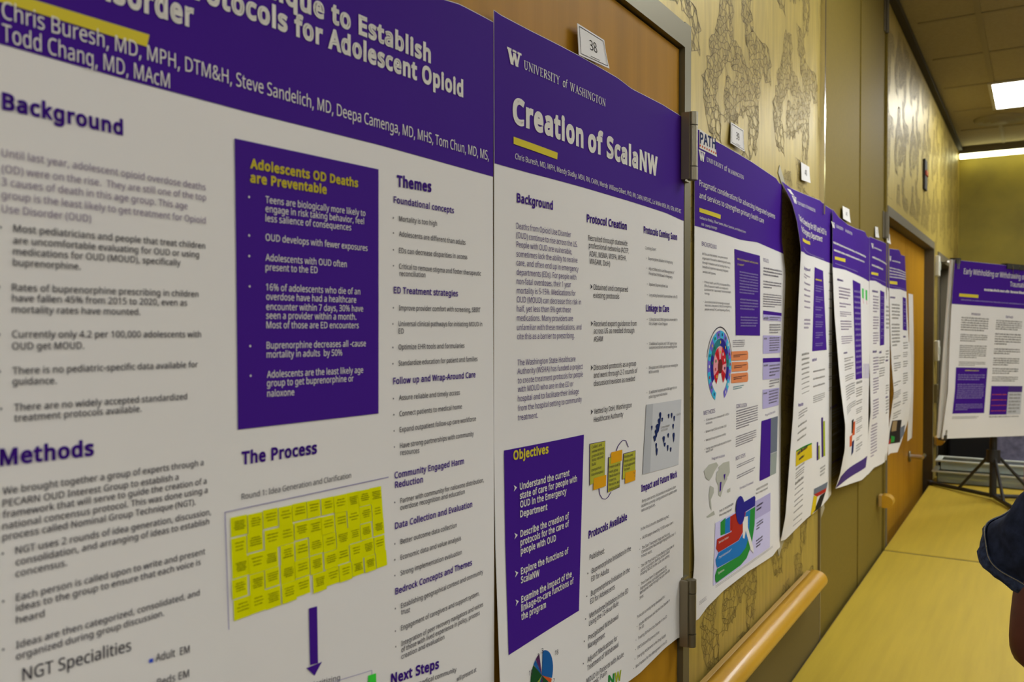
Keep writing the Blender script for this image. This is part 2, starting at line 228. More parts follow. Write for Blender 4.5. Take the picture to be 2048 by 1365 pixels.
 ('T', 'p2', 'body_lettering', 'ink', 'p2body', [('Recruited through statewide', 10527, 17483, 11855, 17516), ('professional networks (ACEP,', 10542, 17383, 11911, 17409), ('ADAI, WSMA, WSPA, WSHA,', 10558, 17268, 11817, 17293), ('WASAM, DoH)', 10569, 17167, 11233, 17173), ('>Obtained and compared', 10684, 16820, 11871, 16831), ('existing protocols', 10690, 16706, 11555, 16717), ('>Received expert guidance from', 10702, 16314, 12205, 16323), ('across US as needed through', 10703, 16214, 12113, 16219), ('ASAM', 10704, 16100, 10994, 16103), ('>Discussed protocols as a group', 10707, 15707, 12183, 15715), ('and went through 2-7 rounds of', 10709, 15599, 12233, 15602), ('discussion/revision as needed', 10710, 15487, 12137, 15485), ('>Vetted by DoH, Washington', 10715, 15099, 12017, 15090), ('Healthcare Authority', 10717, 14985, 11709, 14977), ('Published:', 10609, 13093, 11084, 13081), ('*Buprenorphine Initiation in the', 10683, 12888, 12013, 12914), ('ED for Adults', 10668, 12778, 11238, 12766), ('*Buprenorphine Initiation in the', 10654, 12580, 11969, 12602), ('ED for Adolescents', 10639, 12473, 11446, 12475), ('*Methadone Initiation in the ED', 10617, 12278, 11917, 12295), ('Using the 72-Hour Rule', 10594, 12178, 11570, 12201), ('*Precipitated Withdrawal', 10579, 11983, 11572, 12006), ('Management', 10570, 11874, 11111, 11871), ('*Adjunct Medications for', 10549, 11687, 11535, 11698), ('Treatment of Withdrawal', 10541, 11576, 11574, 11586), ('*MOUD in Patients with Acute', 10522, 11404, 11762, 11382), ('Chronic Pain', 10502, 11307, 11175, 11310)]),
 ('T', 'p2', 'body_lettering', 'ink', 'p2small', [('Coming Soon:', 12556, 17519, 13022, 17531), ('*Buprenorphine Initiation in Pregnancy', 12684, 17363, 13787, 17370), ('*Adjunct Medications and Management of', 12698, 17207, 13858, 17202), ('Precipitated Withdrawal in Pregnancy', 12704, 17132, 13770, 17121), ('*Inpatient Buprenorphine Use', 12714, 16959, 13547, 16957), ('*Long-acting Injectable Buprenorphine in the ED', 12719, 16790, 14015, 16796), ('*12 hospitals and 2 EMS agencies are enrolled in', 12710, 16404, 14014, 16406), ('the Linkage to Care Program', 12710, 16339, 13536, 16333), ('*13 additional hospitals and 1 EMS agency have', 12708, 16019, 13986, 16005), ('completed enrollment and are awaiting go-live', 12708, 15956, 13986, 15950), ('*8 hospitals and 3 EMS agencies are reviewing the', 12696, 15637, 14034, 15632), ('MOU currently', 12696, 15566, 13127, 15570), ('*10 additional hospitals and 4 EMS agencies are', 12695, 15249, 13981, 15254), ('collecting more information', 12695, 15174, 13509, 15179), ('Being used across 16 counties in rural and urban', 12424, 13569, 13921, 13559), ('locations currently. Using protocols to update order', 12405, 13496, 13989, 13492), ('sets and policies.', 12406, 13427, 12979, 13424), ('In the first 6 months ScalaNW.org had:', 12384, 13140, 13591, 13118), ('*34,000 pages viewed by 15,500 unique users', 12447, 12994, 13804, 12973), ('*The Start Treatment Page and Nursing', 12433, 12836, 13641, 12817), ('Considerations had average engagement time >1', 12421, 12773, 13926, 12761), ('minute each.', 12406, 12714, 12849, 12697), ('*The UW Psychiatry Consultation Line saw an', 12398, 12559, 13855, 12569), ('uptick in providers seeking consults about', 12395, 12493, 13649, 12517), ('initiating MOUD in the acute care setting', 12380, 12436, 13624, 12451), ('*There have been 31 appointments for', 12402, 12281, 13498, 12295), ('Buprenorphine and 4 appointments for', 12383, 12211, 13516, 12240), ('Methadone made through the care line this', 12364, 12146, 13655, 12191), ('year.', 12353, 12083, 12523, 12074), ('Protocols currently being developed for:', 12259, 11801, 13430, 11812), ('*Alcohol Withdrawal and Alcohol Use Disorder in', 12336, 11658, 13665, 11684), ('the ED', 12331, 11601, 12528, 11592), ('*Treating Stimulant Use Disorder in the ED', 12301, 11459, 13530, 11447), ('*EMS Initiated Buprenorphine', 12286, 11315, 13180, 11295), ('*Emerging Adulterants in the Drug Supply', 12263, 11179, 13483, 11154), ('*Best Practices for Pain Management in the ED', 12213, 11048, 13527, 11029)]),
 ('Q', 'p2', 'text_panel', 'purple', [(8433, 14870), (10411, 14847), (10287, 12483), (8432, 12494)]),
 ('T', 'p2', 'text_panel/panel_lettering', 'gold', 'p2objh', [('Objectives', 8619, 14739, 9423, 14723)]),
 ('T', 'p2', 'text_panel/panel_lettering', 'white', 'p2obj', [('>Understand the current', 8750, 14364, 9982, 14355), ('state of care for people with', 8751, 14254, 10197, 14246), ('OUD in the Emergency', 8755, 14150, 9901, 14128), ('Department', 8752, 14035, 9394, 14012), ('>Describe the creation of', 8753, 13799, 9973, 13793), ('protocols for the care of', 8750, 13695, 9974, 13689), ('people with OUD', 8753, 13593, 9618, 13572), ('>Explore the functions of', 8747, 13353, 9962, 13334), ('ScalaNW', 8743, 13250, 9189, 13229), ('>Examine the impact of the', 8742, 13015, 10056, 13004), ('linkage-to-care functions of', 8737, 12915, 10113, 12900), ('the program', 8733, 12813, 9347, 12794)]),
 ('Q', 'p2', 'process_diagram', 'plum', [(10584, 14702), (11090, 14686), (11081, 14172), (10584, 14125)]),
 ('Q', 'p2', 'process_diagram+', 'olive', [(10596, 14694), (11077, 14681), (11068, 14180), (10597, 14129)]),
 ('Q', 'p2', 'process_diagram', 'plum', [(11192, 14439), (11626, 14418), (11592, 13940), (11168, 13930)]),
 ('Q', 'p2', 'process_diagram+', 'olive', [(11206, 14431), (11612, 14414), (11578, 13949), (11181, 13934)]),
 ('Q', 'p2', 'process_diagram', 'plum', [(11713, 14426), (12171, 14418), (12159, 14027), (11670, 14043)]),
 ('Q', 'p2', 'process_diagram+', 'olive', [(11728, 14417), (12155, 14413), (12144, 14036), (11684, 14048)]),
 ('Q', 'p2', 'process_diagram++', 'orange', [(10709, 14209), (11117, 14198), (11103, 14038), (10699, 14044)]),
 ('Q', 'p2', 'process_diagram++', 'orange', [(11277, 14497), (11664, 14491), (11648, 14331), (11266, 14331)]),
 ('Q', 'p2', 'process_diagram++', 'orange', [(11777, 14132), (12166, 14121), (12145, 13963), (11770, 13968)]),
 ('T', 'p2', 'process_diagram/diagram_lettering', 'ink', 'p2dia', [('Collect and', 10644, 14627, 10962, 14630), ('review existing', 10645, 14564, 11029, 14573), ('protocols (local,', 10646, 14502, 11030, 14509), ('state, national)', 10646, 14447, 11014, 14454), ('Build', 10647, 14384, 10773, 14388), ('comparison', 10633, 14310, 10951, 14314), ('documentation', 10634, 14248, 11017, 14244), ('Present draft to', 11216, 14270, 11596, 14268), ('work group', 11217, 14205, 11509, 14199), ('Iterate based on', 11218, 14140, 11580, 14137), ('expertise,', 11219, 14082, 11459, 14078), ('literature, and', 11212, 14018, 11564, 14014), ('evolving practice', 11213, 13953, 11583, 13952), ('Review and', 11738, 14353, 12050, 14350), ('Revise until final', 11739, 14286, 12145, 14284), ('draft approved', 11739, 14218, 12127, 14218), ('by team', 11740, 14166, 11941, 14160), ('Draft', 10825, 14143, 11003, 14137), ('Developed', 10762, 14083, 11069, 14077), ('Revise', 11385, 14399, 11577, 14400), ('Submit to', 11832, 14070, 12129, 14065), ('HCA/SCALA', 11833, 14010, 12148, 14008)]),
 ('Q', 'p2', 'process_diagram', 'plum', [(10902, 14040), (10935, 13943), (10913, 13945), (10879, 14042)]),
 ('Q', 'p2', 'process_diagram', 'plum', [(10934, 13945), (11016, 13874), (10997, 13872), (10915, 13943)]),
 ('Q', 'p2', 'process_diagram', 'plum', [(11008, 13878), (11108, 13854), (11104, 13845), (11005, 13869)]),
 ('Q', 'p2', 'process_diagram', 'plum', [(11099, 13854), (11182, 13869), (11196, 13859), (11113, 13844)]),
 ('Q', 'p2', 'process_diagram', 'plum', [(11179, 13868), (11279, 13923), (11300, 13915), (11199, 13859)]),
 ('Q', 'p2', 'process_diagram', 'plum', [(11458, 14500), (11510, 14560), (11533, 14554), (11482, 14494)]),
 ('Q', 'p2', 'process_diagram', 'plum', [(11512, 14561), (11599, 14603), (11620, 14594), (11532, 14553)]),
 ('Q', 'p2', 'process_diagram', 'plum', [(11601, 14603), (11689, 14630), (11707, 14621), (11618, 14594)]),
 ('Q', 'p2', 'process_diagram', 'plum', [(11700, 14630), (11809, 14611), (11805, 14601), (11696, 14620)]),
 ('Q', 'p2', 'process_diagram', 'plum', [(11819, 14606), (11912, 14498), (11888, 14497), (11795, 14605)]),
 ('Q', 'p2', 'map', 'mapgrey', [(12585, 15084), (14208, 15053), (14053, 13938), (12439, 14007)]),
 ('Q', 'p2', 'map+', 'mapdark', [(12585, 15084), (12864, 15078), (12742, 13999), (12439, 14007)]),
 ('Q', 'p2', 'map++', 'navy', [(13120, 14891), (13145, 14916), (13199, 14916), (13219, 14887)]),
 ('Q', 'p2', 'map++', 'navy', [(13120, 14891), (13219, 14887), (13194, 14813), (13164, 14789)]),
 ('Q', 'p2', 'map++', 'navy', [(13058, 14795), (13091, 14821), (13165, 14819), (13192, 14787)]),
 ('Q', 'p2', 'map++', 'navy', [(13058, 14795), (13192, 14787), (13158, 14707), (13118, 14682)]),
 ('Q', 'p2', 'map++', 'navy', [(12971, 14710), (13015, 14737), (13111, 14733), (13147, 14697)]),
 ('Q', 'p2', 'map++', 'navy', [(12971, 14710), (13147, 14697), (13103, 14612), (13050, 14586)]),
 ('Q', 'p2', 'map++', 'navy', [(12928, 14630), (12961, 14656), (13032, 14653), (13059, 14622)]),
 ('Q', 'p2', 'map++', 'navy', [(12928, 14630), (13059, 14622), (13026, 14542), (12987, 14518)]),
 ('Q', 'p2', 'map++', 'navy', [(12865, 14547), (12896, 14565), (12967, 14561), (12993, 14537)]),
 ('Q', 'p2', 'map++', 'navy', [(12865, 14547), (12993, 14537), (12961, 14479), (12922, 14461)]),
 ('Q', 'p2', 'map++', 'navy', [(12767, 14719), (12784, 14734), (12821, 14733), (12834, 14715)]),
 ('Q', 'p2', 'map++', 'navy', [(12767, 14719), (12834, 14715), (12818, 14669), (12798, 14654)]),
 ('Q', 'p2', 'map++', 'navy', [(13223, 14809), (13241, 14822), (13281, 14821), (13296, 14805)]),
 ('Q', 'p2', 'map++', 'navy', [(13223, 14809), (13296, 14805), (13278, 14765), (13256, 14752)]),
 ('Q', 'p2', 'map++', 'navy', [(12959, 14416), (12976, 14436), (13014, 14435), (13028, 14412)]),
 ('Q', 'p2', 'map++', 'navy', [(12959, 14416), (13028, 14412), (13011, 14352), (12990, 14332)]),
 ('Q', 'p2', 'map++', 'navy', [(12972, 14324), (12994, 14348), (13042, 14347), (13059, 14318)]),
 ('Q', 'p2', 'map++', 'navy', [(12972, 14324), (13059, 14318), (13038, 14245), (13012, 14222)]),
 ('Q', 'p2', 'map++', 'navy', [(13527, 14843), (13544, 14859), (13584, 14858), (13598, 14839)]),
 ('Q', 'p2', 'map++', 'navy', [(13527, 14843), (13598, 14839), (13580, 14791), (13559, 14776)]),
 ('Q', 'p2', 'map++', 'navy', [(13671, 14842), (13689, 14860), (13729, 14860), (13744, 14839)]),
 ('Q', 'p2', 'map++', 'navy', [(13671, 14842), (13744, 14839), (13725, 14783), (13703, 14765)]),
 ('Q', 'p2', 'map++', 'navy', [(13793, 14780), (13811, 14799), (13852, 14799), (13867, 14777)]),
 ('Q', 'p2', 'map++', 'navy', [(13793, 14780), (13867, 14777), (13848, 14721), (13826, 14703)]),
 ('Q', 'p2', 'map++', 'navy', [(13743, 14650), (13762, 14668), (13802, 14668), (13817, 14646)]),
 ('Q', 'p2', 'map++', 'navy', [(13743, 14650), (13817, 14646), (13798, 14590), (13776, 14572)]),
 ('Q', 'p2', 'map++', 'navy', [(13755, 14483), (13779, 14516), (13834, 14516), (13853, 14478)]),
 ('Q', 'p2', 'map++', 'navy', [(13755, 14483), (13853, 14478), (13828, 14380), (13799, 14348)]),
 ('Q', 'p2', 'map++', 'navy', [(13500, 14521), (13519, 14536), (13561, 14535), (13576, 14515)]),
 ('Q', 'p2', 'map++', 'navy', [(13500, 14521), (13576, 14515), (13557, 14468), (13534, 14453)]),
 ('Q', 'p2', 'map++', 'navy', [(13273, 14489), (13300, 14511), (13361, 14508), (13383, 14481)]),
 ('Q', 'p2', 'map++', 'navy', [(13273, 14489), (13383, 14481), (13355, 14414), (13322, 14393)]),
 ('Q', 'p2', 'map++', 'navy', [(13619, 14273), (13638, 14288), (13680, 14286), (13696, 14267)]),
 ('Q', 'p2', 'map++', 'navy', [(13619, 14273), (13696, 14267), (13676, 14219), (13653, 14204)]),
 ('Q', 'p2', 'map++', 'navy', [(13476, 14322), (13495, 14342), (13537, 14341), (13552, 14317)]),
 ('Q', 'p2', 'map++', 'navy', [(13476, 14322), (13552, 14317), (13533, 14255), (13510, 14236)]),
 ('Q', 'p2', 'map++', 'navy', [(13328, 14388), (13351, 14400), (13401, 14396), (13420, 14379)]),
 ('Q', 'p2', 'map++', 'navy', [(13328, 14388), (13420, 14379), (13397, 14340), (13369, 14328)]),
 ('T', 'p2', 'map/map_lettering', 'greytxt', 'p2dia', [('Okanogan-Wenatchee', 13192, 14645, 13610, 14645), ('National Forest', 13214, 14594, 13514, 14596), ('Colville', 13954, 14790, 14156, 14789)]),
 ('P', 'p2', (9241, 11973), 300),
 ('T', 'p2', 'pie_chart/pie_lettering', 'ink', 'p2small2', [('3', 9218, 12259, 9271, 12247), ('2', 9113, 12226, 9165, 12214), ('18', 9582, 12113, 9679, 12097), ('10', 8891, 12094, 8981, 12081), ('2', 9524, 11774, 9579, 11761)]),
 ('T', 'p2', 'logo_mark', 'green', 'p2nw', [('N', 11230, 11128, 11435, 11092)]),
 ('T', 'p2', 'logo_mark', 'olive2', 'p2nw', [('W', 11444, 11092, 11681, 11057)]),
 ('H', 'p3', [(1.474, 1.8123), (1.754, 1.8098), (1.88, 1.8153), (2.097, 1.8059)]),
 ('Q', 'p3', 'header_band/logo', 'white', [(15086, 19892), (15842, 19840), (15992, 19537), (15085, 19549)]),
 ('T', 'p3', 'header_band/logo+', 'navy', 'p3path', [('PATH', 15104, 19643, 15908, 19669)]),
 ('Q', 'p3', 'header_band/logo+', 'rust', [(15116, 19621), (15155, 19602), (15116, 19570), (15077, 19589)]),
 ('Q', 'p3', 'header_band/logo+', 'rust', [(15204, 19610), (15250, 19615), (15260, 19580), (15196, 19574)]),
 ('Q', 'p3', 'header_band/logo+', 'rust', [(15336, 19618), (15376, 19600), (15336, 19567), (15297, 19586)]),
 ('Q', 'p3', 'header_band/logo+', 'rust', [(15426, 19608), (15473, 19612), (15483, 19577), (15418, 19571)]),
 ('Q', 'p3', 'header_band/logo+', 'rust', [(15562, 19616), (15603, 19597), (15562, 19564), (15521, 19583)]),
 ('Q', 'p3', 'header_band/logo+', 'rust', [(15655, 19606), (15705, 19611), (15716, 19575), (15648, 19568)]),
 ('Q', 'p3', 'header_band/logo+', 'rust', [(15799, 19615), (15842, 19596), (15799, 19563), (15756, 19582)]),
 ('Q', 'p3', 'header_band/logo+', 'rust', [(15884, 19605), (15936, 19610), (15947, 19575), (15875, 19567)]),
 ('W', 'p3', 'header_band/logo', [(15067, 19519), (15351, 19513), (15350, 19330), (15091, 19334)]),
 ('T', 'p3', 'header_band/logo', 'white', 'serif106', [('UNIVERSITY', 15435, 19362, 16353, 19356), ('WASHINGTON', 16656, 19345, 17742, 19361)]),
 ('T', 'p3', 'header_band/logo', 'white', 'of106', [('of', 16424, 19348, 16586, 19344)]),
 ('T', 'p3', 'header_band/header_lettering', 'white', 'p3title', [('Pragmatic considerations for advancing integrated systems', 15083, 18868, 20298, 18826), ('and services to strengthen primary health care', 15082, 18646, 19318, 18620)]),
 ('Q', 'p3', 'header_band/accent_bar', 'gold', [(15083, 18467), (16208, 18461), (16196, 18379), (15083, 18391)]),
 ('T', 'p3', 'header_band/header_lettering', 'white', 'p3auth', [('Katharine Shelley, Elliver Sweeni, Allison Osterman, and Kimberly Green', 15107, 18269, 17891, 18264), ('PATH    University of Washington', 15188, 18154, 15993, 18157)]),
 ('T', 'p3', 'heading_lettering', 'plum', 'p3head', [('BACKGROUND', 15213, 17792, 15986, 17782), ('METHODS', 15353, 14676, 15950, 14675), ('CONCLUSION', 17281, 14652, 18020, 14627), ('NEXT STEPS', 17273, 13583, 17937, 13578), ('RESULTS', 19203, 17765, 19623, 17752)]),
 ('T', 'p3', 'heading_lettering', 'plum', 'p3head2', [('Program Locations', 15790, 13787, 16548, 13760), ('Conceptual Framework', 17560, 12946, 18540, 12925), ('Program Description', 19463, 14291, 20389, 14302)]),
 ('T', 'p3', 'body_lettering', 'ink', 'p3body', [('PATH is an international, non-governmental', 15239, 17625, 16643, 17637), ('organization focused on advancing health equity', 15239, 17547, 16835, 17554), ('through innovation and partnerships that has a', 15240, 17468, 16793, 17463), ('breadth of experience advancing integrated', 15253, 17389, 16686, 17384), ('services and systems.', 15258, 17302, 15941, 17293), ('*Primary health care (PHC) encompasses 80% to', 15348, 17113, 16812, 17109), ("90% of a person's health care needs and is", 15342, 17045, 16699, 17040), ('considered the "expressway" to universal health', 15343, 16976, 16863, 16976), ('coverage.', 15356, 16908, 15616, 16902), ('*In an environment of increasingly constrained', 15370, 16751, 16781, 16746), ('resources, integration is critical to strengthening', 15371, 16687, 16900, 16689), ('people-centred PHC and improving efficiency.', 15372, 16614, 16819, 16612), ('*15 interviews were conducted with 14 MOUs', 15460, 14556, 16799, 14561), ('employees', 15461, 14490, 15794, 14492), ('*Between April 2024 and October 2024', 15464, 14341, 16632, 14339), ('*Selected through purposive sampling', 15467, 14180, 16605, 14183), ('*Findings were thematically organised by interview', 15470, 14019, 16951, 14016), ('research team', 15471, 13962, 15852, 13969)]),
 ('Q', 'p3', 'text_panel', 'purple', [(17108, 17876), (18955, 17871), (18977, 16115), (17211, 16138)]),
 ('T', 'p3', 'text_panel/panel_lettering', 'gold', 'p3body', [('What is integration and why does', 17276, 17669, 18779, 17672), ('it matter?', 17297, 17561, 17739, 17569)]),
 ('G', 'p3', 'text_panel/panel_lettering', 'lilac', [17436, 17466, 18777, 16985, 8]),
 ('G', 'p3', 'text_panel/panel_lettering', 'lilac', [17477, 16905, 18787, 16649, 4]),
 ('G', 'p3', 'text_panel/panel_lettering', 'lilac', [17516, 16536, 18757, 16300, 4]),
 ('G', 'p3', 'body_lettering', 'inkp', [19189, 17653, 20644, 17442, 3]),
 ('G', 'p3', 'body_lettering', 'inkp', [19191, 17354, 20592, 17165, 3]),
 ('G', 'p3', 'body_lettering', 'inkp', [19198, 17066, 20637, 16744, 6]),
 ('Q', 'p3', 'table_chart', 'purple', [(19211, 16673), (20701, 16640), (20710, 16567), (19199, 16589)]),
 ('Q', 'p3', 'table_chart', 'lav', [(19199, 16589), (20710, 16567), (20699, 16442), (19203, 16456)]),
 ('Q', 'p3', 'table_chart', 'lav', [(19211, 16122), (20718, 16098), (20699, 15695), (19221, 15710)]),
 ('Q', 'p3', 'table_chart', 'purple', [(19224, 15610), (20713, 15579), (20726, 15481), (19228, 15510)]),
 ('Q', 'p3', 'table_chart', 'lav', [(19228, 15510), (20726, 15481), (20741, 15087), (19231, 15131)]),
 ('Q', 'p3', 'table_chart', 'lav', [(19234, 14907), (20730, 14862), (20712, 14450), (19247, 14473)]),
 ('G', 'p3', 'table_chart', 'inkp', [19686, 16550, 20596, 16459, 2]),
 ('G', 'p3', 'table_chart', 'inkp', [19695, 16391, 20616, 16152, 4]),
 ('G', 'p3', 'table_chart', 'inkp', [19712, 16084, 20563, 15743, 6]),
 ('G', 'p3', 'table_chart', 'inkp', [19749, 15457, 20641, 15160, 4]),
 ('G', 'p3', 'table_chart', 'inkp', [19778, 15102, 20650, 14918, 3]),
 ('G', 'p3', 'table_chart', 'inkp', [19755, 14864, 20593, 14530, 5]),
 ('G', 'p3', 'table_chart', 'inkp', [19255, 16534, 19607, 16467, 1]),
 ('G', 'p3', 'table_chart', 'inkp', [19272, 16066, 19511, 16021, 1]),
 ('G', 'p3', 'table_chart', 'inkp', [19295, 15463, 19624, 15418, 1]),
 ('G', 'p3', 'table_chart', 'inkp', [19288, 14837, 19585, 14792, 1]),
 ('O', 'p3', (16216, 15548), 690),
 ('Q', 'p3', 'wheel_diagram', 'peach', [(16916, 15816), (18027, 15805), (18031, 15610), (16920, 15631)]),
 ('Q', 'p3', 'wheel_diagram', 'peach', [(18027, 15805), (18086, 15761), (18089, 15645), (18031, 15610)]),
 ('G', 'p3', 'wheel_diagram', 'ink', [17050, 15752, 17956, 15687, 2]),
 ('Q', 'p3', 'wheel_diagram', 'peach', [(16954, 15600), (18032, 15578), (18036, 15383), (16958, 15409)]),
 ('Q', 'p3', 'wheel_diagram', 'peach', [(18032, 15578), (18091, 15539), (18093, 15423), (18036, 15383)]),
 ('G', 'p3', 'wheel_diagram', 'ink', [17088, 15535, 17961, 15464, 2]),
 ('Q', 'p3', 'wheel_diagram', 'peach', [(16926, 15371), (18037, 15351), (18042, 15150), (16931, 15180)]),
 ('Q', 'p3', 'wheel_diagram', 'peach', [(18037, 15351), (18096, 15306), (18099, 15190), (18042, 15150)]),
 ('G', 'p3', 'wheel_diagram', 'ink', [17061, 15304, 17966, 15234, 2]),
 ('G', 'p3', 'body_lettering', 'inkp', [17010, 16049, 17843, 15889, 4]),
 ('G', 'p3', 'body_lettering', 'teal', [17066, 15113, 17792, 15032, 2]),
 ('G', 'p3', 'body_lettering', 'inkp', [17282, 14611, 18856, 14202, 8]),
 ('G', 'p3', 'body_lettering', 'inkp', [17263, 14083, 18747, 13847, 5]),
 ('G', 'p3', 'body_lettering', 'inkp', [17347, 13490, 18645, 13407, 2]),
 ('G', 'p3', 'body_lettering', 'inkp', [17353, 13273, 18651, 13181, 2]),
 ('Q', 'p3', 'treemap', 'purple', [(19162, 14214), (19976, 14206), (19928, 12871), (19024, 12895)]),
 ('Q', 'p3', 'treemap', 'slate', [(19976, 14206), (20634, 14195), (20579, 13367), (19951, 13387)]),
 ('Q', 'p3', 'treemap', 'grey', [(19951, 13381), (20575, 13358), (20491, 12858), (19937, 12875)]),
 ('F', 'p3', 'world_map', 'mapland', [(15375, 13637), (15631, 13723), (16044, 13715), (16162, 13642), (15933, 13549), (15796, 13464), (15662, 13418), (15479, 13492)]),
 ('F', 'p3', 'world_map', 'mapland', [(15718, 13315), (15911, 13247), (15913, 13151), (15749, 13045), (15803, 12827), (15694, 12922), (15640, 13158)]),
 ('F', 'p3', 'world_map', 'mapland', [(16077, 13519), (16343, 13588), (16655, 13525), (16725, 13296), (16475, 13167), (16325, 13005), (16174, 13069), (16171, 13244), (16022, 13383)]),
 ('F', 'p3', 'world_map', 'mapland', [(16163, 13603), (16464, 13650), (16845, 13628), (16883, 13403), (16756, 13321), (16531, 13453), (16284, 13518)]),
 ('F', 'p3', 'world_map', 'mapland', [(16730, 13077), (16924, 13085), (16926, 13005), (16764, 13011)]),
 ('F', 'p3', 'world_map', 'mapland', [(15504, 12769), (15915, 12807), (15972, 12720), (15583, 12735)]),
 ('F', 'p3', 'world_map+', 'purple', [(16259, 13298), (16350, 13294), (16323, 13133), (16233, 13108)]),
 ('F', 'p3', 'world_map+', 'purple', [(16470, 13413), (16595, 13415), (16535, 13285)]),
 ('Q', 'p3', 'framework_diagram', 'lav2', [(16001, 12553), (19962, 12484), (19960, 11223), (15886, 11375)]),
 ('Q', 'p3', 'framework_diagram+', 'lav', [(18627, 12509), (19962, 12484), (19976, 12065), (18598, 12111)]),
 ('Q', 'p3', 'framework_diagram+', 'green', [(16301, 12513), (16613, 12541), (16617, 12223), (16303, 12249)]),
 ('Q', 'p3', 'framework_diagram+', 'blue2', [(16581, 12508), (16936, 12510), (16942, 12197), (16585, 12220)]),
 ('Q', 'p3', 'framework_diagram+', 'red', [(16904, 12506), (17303, 12503), (17410, 12246), (16909, 12204)]),
 ('F', 'p3', 'framework_diagram++', 'green', [(15988, 11555), (16105, 11652), (17559, 11573), (17980, 11647), (18230, 11871), (18292, 12395), (18668, 12392), (18639, 12005), (18420, 11615), (18056, 11407), (17631, 11358), (16076, 11389), (15989, 11459)]),
 ('F', 'p3', 'framework_diagram++', 'blue2', [(16011, 11848), (16186, 11944), (17485, 11900), (17831, 12005), (17894, 12393), (18292, 12395), (18230, 11871), (17980, 11647), (17559, 11573), (16134, 11665), (16045, 11744)]),
 ('F', 'p3', 'framework_diagram++', 'red', [(16030, 12056), (16090, 12226), (17008, 12183), (17068, 12516), (17965, 12412), (17831, 12037), (17485, 11911), (16185, 11953)]),
 ('F', 'p3', 'framework_diagram+++', 'white', [(17754, 12335), (18112, 12289), (18117, 12054), (18534, 11536), (18575, 11397), (18347, 11523), (17974, 12008), (17869, 11861), (17763, 11904)]),
 ('F', 'p3', 'framework_diagram++++', 'navy2', [(17748, 12640), (18585, 12647), (18663, 12590), (18629, 12421), (17823, 12417)]),
 ('F', 'p3', 'framework_diagram++++', 'navy2', [(17893, 12457), (17871, 12344), (17804, 12258), (17703, 12212), (17583, 12212), (17463, 12258), (17362, 12343), (17294, 12452), (17268, 12570), (17289, 12680), (17353, 12766), (17451, 12813), (17570, 12816), (17690, 12773), (17795, 12690), (17866, 12579)]),
 ('T', 'p3', 'framework_diagram/diagram_lettering', 'white', 'p3tag', [('Service Delivery', 16181, 12119, 16911, 12093), ('Organizational and Professional', 16190, 11826, 17453, 11783), ('Systems', 16165, 11531, 16533, 11510), ('Improved', 17368, 12634, 17783, 12624), ('health', 17439, 12529, 17750, 12525), ('outcomes', 17372, 12449, 17823, 12438)]),
 ('G', 'p3', 'framework_diagram/diagram_lettering', 'lilac', [17889, 12647, 18588, 12520, 2]),
 ('G', 'p3', 'framework_diagram/diagram_lettering', 'ink', [18783, 12416, 19310, 12250, 2]),
 ('G', 'p3', 'framework_diagram/diagram_lettering', 'ink', [18793, 12030, 19321, 11842, 3]),
 ('G', 'p3', 'framework_diagram/diagram_lettering', 'ink', [18763, 11651, 19290, 11452, 3]),
 ('T', 'p3', 'body_lettering', 'ink', 'p3tag', [('TYPE OF INTEGRATION', 16238, 12709, 17131, 12707), ('What is being integrated?', 16239, 12632, 17033, 12613), ('DEGREE OF INTEGRATION', 18776, 12724, 19730, 12706), ('How is it being integrated?', 18739, 12643, 19733, 12614)]),
 ('G2', 'p3', 'body_lettering', 'inkp', [(16047, 11329), (20242, 11183)], 2),
 ('G2', 'p3', 'body_lettering', 'inkp', [(15161, 11260), (15520, 11266)], 3),
 ('H', 'p4', [(2.092, 1.8096), (2.412, 1.8206), (2.645, 1.819), (2.713, 1.8179)]),
 ('Q', 'p4', 'header_band/logo', 'white', [(21138, 19644), (21501, 19658), (21729, 19538), (21335, 19534)]),
 ('W', 'p4', 'header_band/logo', [(21384, 19503), (21873, 19519), (21700, 19320), (21131, 19282)]),
 ('T', 'p4', 'header_band/logo', 'white', 'serif106', [('UNIVERSITY', 21820, 19342, 23027, 19391), ('WASHINGTON', 23305, 19405, 24308, 19430)]),
 ('T', 'p4', 'header_band/logo', 'white', 'of106', [('of', 23084, 19394, 23234, 19397)]),
 ('T', 'p4', 'header_band/header_lettering', 'white', 'p4title', [('Opt-in Screening for HIV and HCV in', 21403, 18888, 25878, 18949), ('the Emergency Department', 21462, 18626, 25287, 18712)]),
 ('Q', 'p4', 'header_band/accent_bar', 'gold', [(21442, 18465), (23411, 18558), (23471, 18475), (21386, 18379)]),
 ('G2', 'p4', 'header_band/header_lettering', 'lilac', [(21447, 18211), (25522, 18221)], 1, 40),
 ('T', 'p4', 'heading_lettering', 'purple', 'p4head', [('Background', 21644, 17716, 23473, 17777), ('Results', 21572, 14355, 22575, 14309), ('Methods', 23907, 15373, 24546, 15392)]),
 ('Q', 'p4', 'text_panel', 'purple', [(24202, 17933), (25426, 17902), (26031, 15647), (23894, 15655)]),
 ('G', 'p4', 'text_panel/panel_lettering', 'gold', [24286, 17634, 25238, 17579, 1]),
 ('G', 'p4', 'text_panel/panel_lettering', 'lilac', [24291, 17471, 25390, 17267, 3]),
 ('G', 'p4', 'text_panel/panel_lettering', 'lilac', [24299, 17158, 25395, 16981, 3]),
 ('G', 'p4', 'text_panel/panel_lettering', 'lilac', [24305, 16886, 25399, 16750, 2]),
 ('G', 'p4', 'text_panel/panel_lettering', 'lilac', [24309, 16668, 25401, 16559, 2]),
 ('G', 'p4', 'text_panel/panel_lettering', 'lilac', [24312, 16477, 25403, 16286, 3]),
 ('G', 'p4', 'text_panel/panel_lettering', 'lilac', [24317, 16177, 25405, 15986, 3]),
